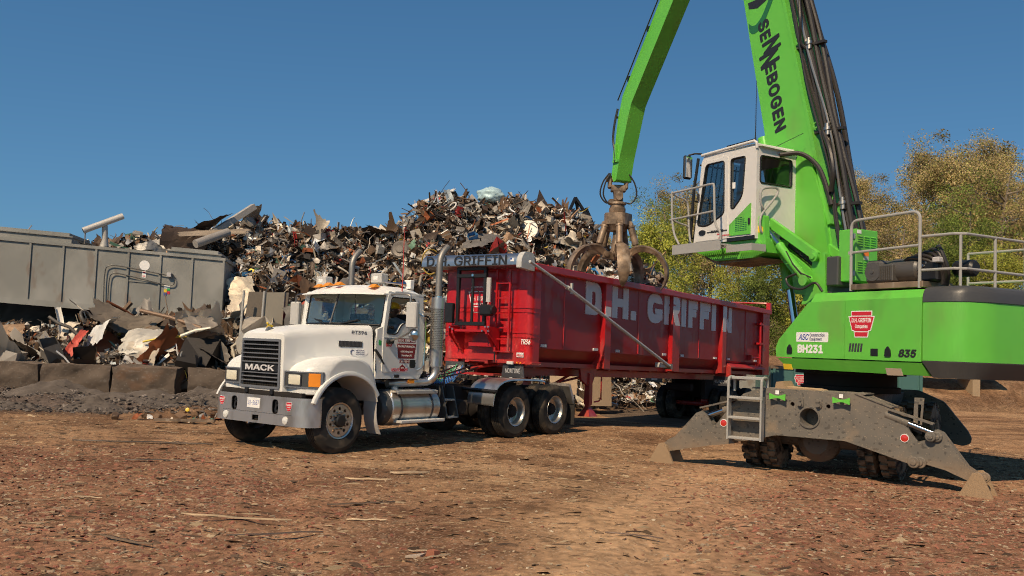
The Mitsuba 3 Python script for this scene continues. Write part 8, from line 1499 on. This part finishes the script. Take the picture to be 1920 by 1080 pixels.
# ------------------------------------------------------------------ people: the truck driver and the machine operator
def blobs(chain_list, edge, it=8):
    """hulls of the spheres at both ends of every bone, joined and smoothed into one skin"""
    sp = lambda p, r: m3.Manifold.sphere(r, 16).translate(list(map(float, p)))
    parts = [m3.Manifold.batch_hull([sp(a, ra), sp(b, rb)]) for (a, ra), (b, rb) in chain_list]
    m = m3.Manifold.batch_boolean(parts, m3.OpType.Add).refine_to_length(edge).to_mesh()
    t = trimesh.Trimesh(m.vert_properties[:, :3], m.tri_verts, process=True); trimesh.smoothing.filter_taubin(t, 0.5, 0.53, it); return np.array(t.vertices), np.array(t.faces)
def person(label, frame, hip, fsign, elbows, wrists, skin, coat, coat_c, hat, group=None, stripe=None, look=0.0):
    """hip in the frame's coordinates; local x forwards, y to the frame's +Y, z up"""
    P = thing('person', label, 'person', group); hip = np.asarray(hip, float)
    def W_(v): v = np.asarray(v, float); return frame(np.stack([hip[0] + fsign * v[:, 0], hip[1] + v[:, 1], hip[2] + v[:, 2]], 1))
    fl = (frame.flip != (fsign < 0))
    def put(nm, v, f, mat, sm=True): part(P, nm, (W_(v), f[:, ::-1] if fl else f), mat, sm)
    V3 = lambda *a: np.array(a, float)
    sh = [V3(-0.03, s * 0.175, 0.45) for s in (-1, 1)]; bones = []; coat_b = []; leg_b = []
    pel = [V3(0, s * 0.085, 0.03) for s in (-1, 1)]; chest = V3(-0.02, 0, 0.34); waist = V3(0, 0, 0.14); neck = V3(0.0, 0, 0.53)
    tor = [((pel[0], 0.11), (pel[1], 0.11)), ((pel[0], 0.11), (waist + [0, -0.05, 0], 0.105)), ((pel[1], 0.11), (waist + [0, 0.05, 0], 0.105)), ((waist + [0, -0.05, 0], 0.105), (chest + [0, -0.07, 0], 0.115)), ((waist + [0, 0.05, 0], 0.105), (chest + [0, 0.07, 0], 0.115)),
           ((waist, 0.12), (chest, 0.125)), ((chest + [0, -0.07, 0], 0.11), (sh[0], 0.07)), ((chest + [0, 0.07, 0], 0.11), (sh[1], 0.07)), ((sh[0], 0.065), (neck, 0.05)), ((sh[1], 0.065), (neck, 0.05))]
    arm = []
    for i in (0, 1): arm += [((sh[i], 0.066), (elbows[i], 0.045)), ((elbows[i], 0.045), (wrists[i], 0.029))]
    legs = []
    for i, s in enumerate((-1, 1)): kn, an = V3(0.44, s * 0.13, 0.04), V3(0.46, s * 0.13, -0.33); legs += [((pel[i], 0.10), (kn, 0.066)), ((kn, 0.062), (an, 0.042)), ((an, 0.04), (an + [0.17, 0, -0.05], 0.032))]
    c, s_ = math.cos(look), math.sin(look); hr = lambda x, y, z: V3(0.02 + x * c - y * s_, x * s_ + y * c, 0.68 + z)
    head = [((neck, 0.052), (hr(-0.01, 0, -0.05), 0.055)), ((hr(-0.02, 0, 0.03), 0.088), (hr(0.02, 0, 0.03), 0.080)), ((hr(0.02, 0, 0.02), 0.075), (hr(0.045, 0, -0.07), 0.045)), ((hr(0.085, 0, 0.015), 0.011), (hr(0.108, 0, -0.018), 0.014)), ((hr(0.075, -0.012, -0.055), 0.014), (hr(0.075, 0.012, -0.055), 0.014))]
    for e in (-1, 1): head += [((hr(-0.005, e * 0.082, 0.015), 0.018), (hr(-0.012, e * 0.086, -0.025), 0.013)), ((hr(0.068, e * 0.012, 0.042), 0.014), (hr(0.06, e * 0.045, 0.044), 0.012))]
    hand = []
    for i, s in enumerate((-1, 1)):
        d = nrm(wrists[i] - elbows[i]); pl = wrists[i] + d * 0.085; side = nrm(np.cross(d, [0, 0, 1.0])) * (1 if s > 0 else -1); dn = nrm(np.cross(side, d)); dn = dn if dn[2] < 0 else -dn
        hand += [((wrists[i], 0.028), (wrists[i] + d * 0.03, 0.03))] + [((wrists[i] + d * 0.03 + side * a * 0.5, 0.018), (pl + side * a, 0.013)) for a in (-0.03, -0.01, 0.01, 0.03)]
        for a, L in ((-0.031, 0.062), (-0.011, 0.076), (0.010, 0.080), (0.031, 0.070)):
            b0 = pl + side * a; b1 = b0 + d * L * 0.45 + dn * L * 0.25; b2 = b1 + d * L * 0.12 + dn * L * 0.42; hand += [((b0, 0.0105), (b1, 0.0095)), ((b1, 0.0095), (b2, 0.008))]
        t0 = wrists[i] + d * 0.035 + side * 0.025; t1 = t0 + side * 0.035 + d * 0.03 + dn * 0.015; hand += [((t0, 0.014), (t1, 0.011)), ((t1, 0.011), (t1 + d * 0.03 + dn * 0.015, 0.009))]
    v, f = blobs(tor + arm + legs + head + hand, 0.012, 6); put('body', v, f, skin)
    grow = lambda L, g: [((a, ra + g), (b, rb + g)) for (a, ra), (b, rb) in L]
    v, f = blobs(grow(tor[1:], 0.016) + [((sh[i], 0.084), (elbows[i], 0.064)) for i in (0, 1)] + [((elbows[i], 0.064), (elbows[i] * 0.12 + wrists[i] * 0.88, 0.046)) for i in (0, 1)], 0.02, 8); put('jacket', v, f, coat)
    v, f = blobs(grow([tor[0]], 0.02) + grow([b for k, b in enumerate(legs) if k % 3 < 2], 0.018), 0.03, 8); put('trousers', v, f, 'trousers')
    mb = MB()
    for s in (-1, 1): an = V3(0.46, s * 0.13, -0.36); mb.mesh(m3.Manifold.batch_hull([m3.Manifold.sphere(0.05, 12).translate(list(an)), m3.Manifold.sphere(0.04, 12).translate(list(an + [0.19, 0, -0.05])), m3.Manifold.sphere(0.045, 12).translate(list(an + [0.0, 0, -0.05]))]))
    put('boots', np.concatenate(mb.V), np.concatenate(mb.F), 'black', True)
    ey = MB()
    for e in (-1, 1): ey.mesh(m3.Manifold.sphere(0.011, 10).translate(list(hr(0.083, e * 0.032, 0.022))))
    put('eyes', np.concatenate(ey.V), np.concatenate(ey.F), 'print_white', True)
    ir = MB()
    for e in (-1, 1): ir.mesh(m3.Manifold.sphere(0.0055, 8).translate(list(hr(0.0915, e * 0.032, 0.022))))
    ir.mesh(m3.Manifold.batch_hull([m3.Manifold.sphere(0.003, 6).translate(list(hr(0.089, -0.02, -0.055))), m3.Manifold.sphere(0.003, 6).translate(list(hr(0.089, 0.02, -0.055)))]))
    put('pupils', np.concatenate(ir.V), np.concatenate(ir.F), 'black', True)
    if hat:
        hm = MB().lathe(hr(-0.01, 0, 0.055), (0, 0, 1), [(0, 0.128), (0.012, 0.13), (0.02, 0.108), (0.06, 0.10), (0.09, 0.078), (0.11, 0.04), (0.116, 0)], 28); hm.mesh(m3.Manifold.hull_points(np.array([hr(0.09, y, z) for y in (-0.07, 0.07) for z in (0.058, 0.066)] + [hr(0.15, y, z) for y in (-0.05, 0.05) for z in (0.05, 0.056)])))
        hm.bar(hr(-0.09, 0, 0.15), hr(0.07, 0, 0.155), 0.03, 0.02); put('hard_hat', np.concatenate(hm.V), np.concatenate(hm.F), hat, True)
    else:
        hm = blobs([((hr(-0.03, -0.02, 0.06), 0.085), (hr(0.0, 0.02, 0.065), 0.083)), ((hr(-0.04, 0, 0.0), 0.082), (hr(-0.03, 0, 0.05), 0.085))], 0.015, 4); put('hair', *hm, 'black', True)
    for i, (a, b, r, m_) in enumerate(stripe or ()):
        mb = MB().tube([a, b], r, 18, caps=False); put('band', np.concatenate(mb.V), np.concatenate(mb.F), m_, True)
    return P
A = lambda *a: np.array(a, float)
person('truck driver in a yellow hard hat and grey jacket with orange bands at the window', TR, (1.755, 0.54, 1.66), -1, (A(0.10, -0.27, 0.20), A(0.11, 0.38, 0.37)), (A(0.34, -0.14, 0.30), A(0.38, 0.36, 0.385)), 'skin_dark', 'jacket', None, 'yellow', None,
       [(A(0.06, 0.31, 0.393), A(0.09, 0.345, 0.382), 0.078, 'orange'), (A(0.20, 0.373, 0.376), A(0.27, 0.368, 0.38), 0.064, 'orange'), (A(0.03, -0.235, 0.30), A(0.06, -0.25, 0.26), 0.082, 'orange')], 0.25)
person('machine operator in a red shirt and yellow vest seen through the dark cab glass', UF, (1.52, -0.94, 4.50), 1, (A(0.12, -0.28, 0.20), A(0.10, 0.27, 0.20)), (A(0.36, -0.22, 0.20), A(0.34, 0.20, 0.20)), 'skin', 'shirt_red', None, None, None,
       [(A(-0.01, 0, 0.12), A(-0.02, 0, 0.30), 0.155, 'hivis')], 0.0)
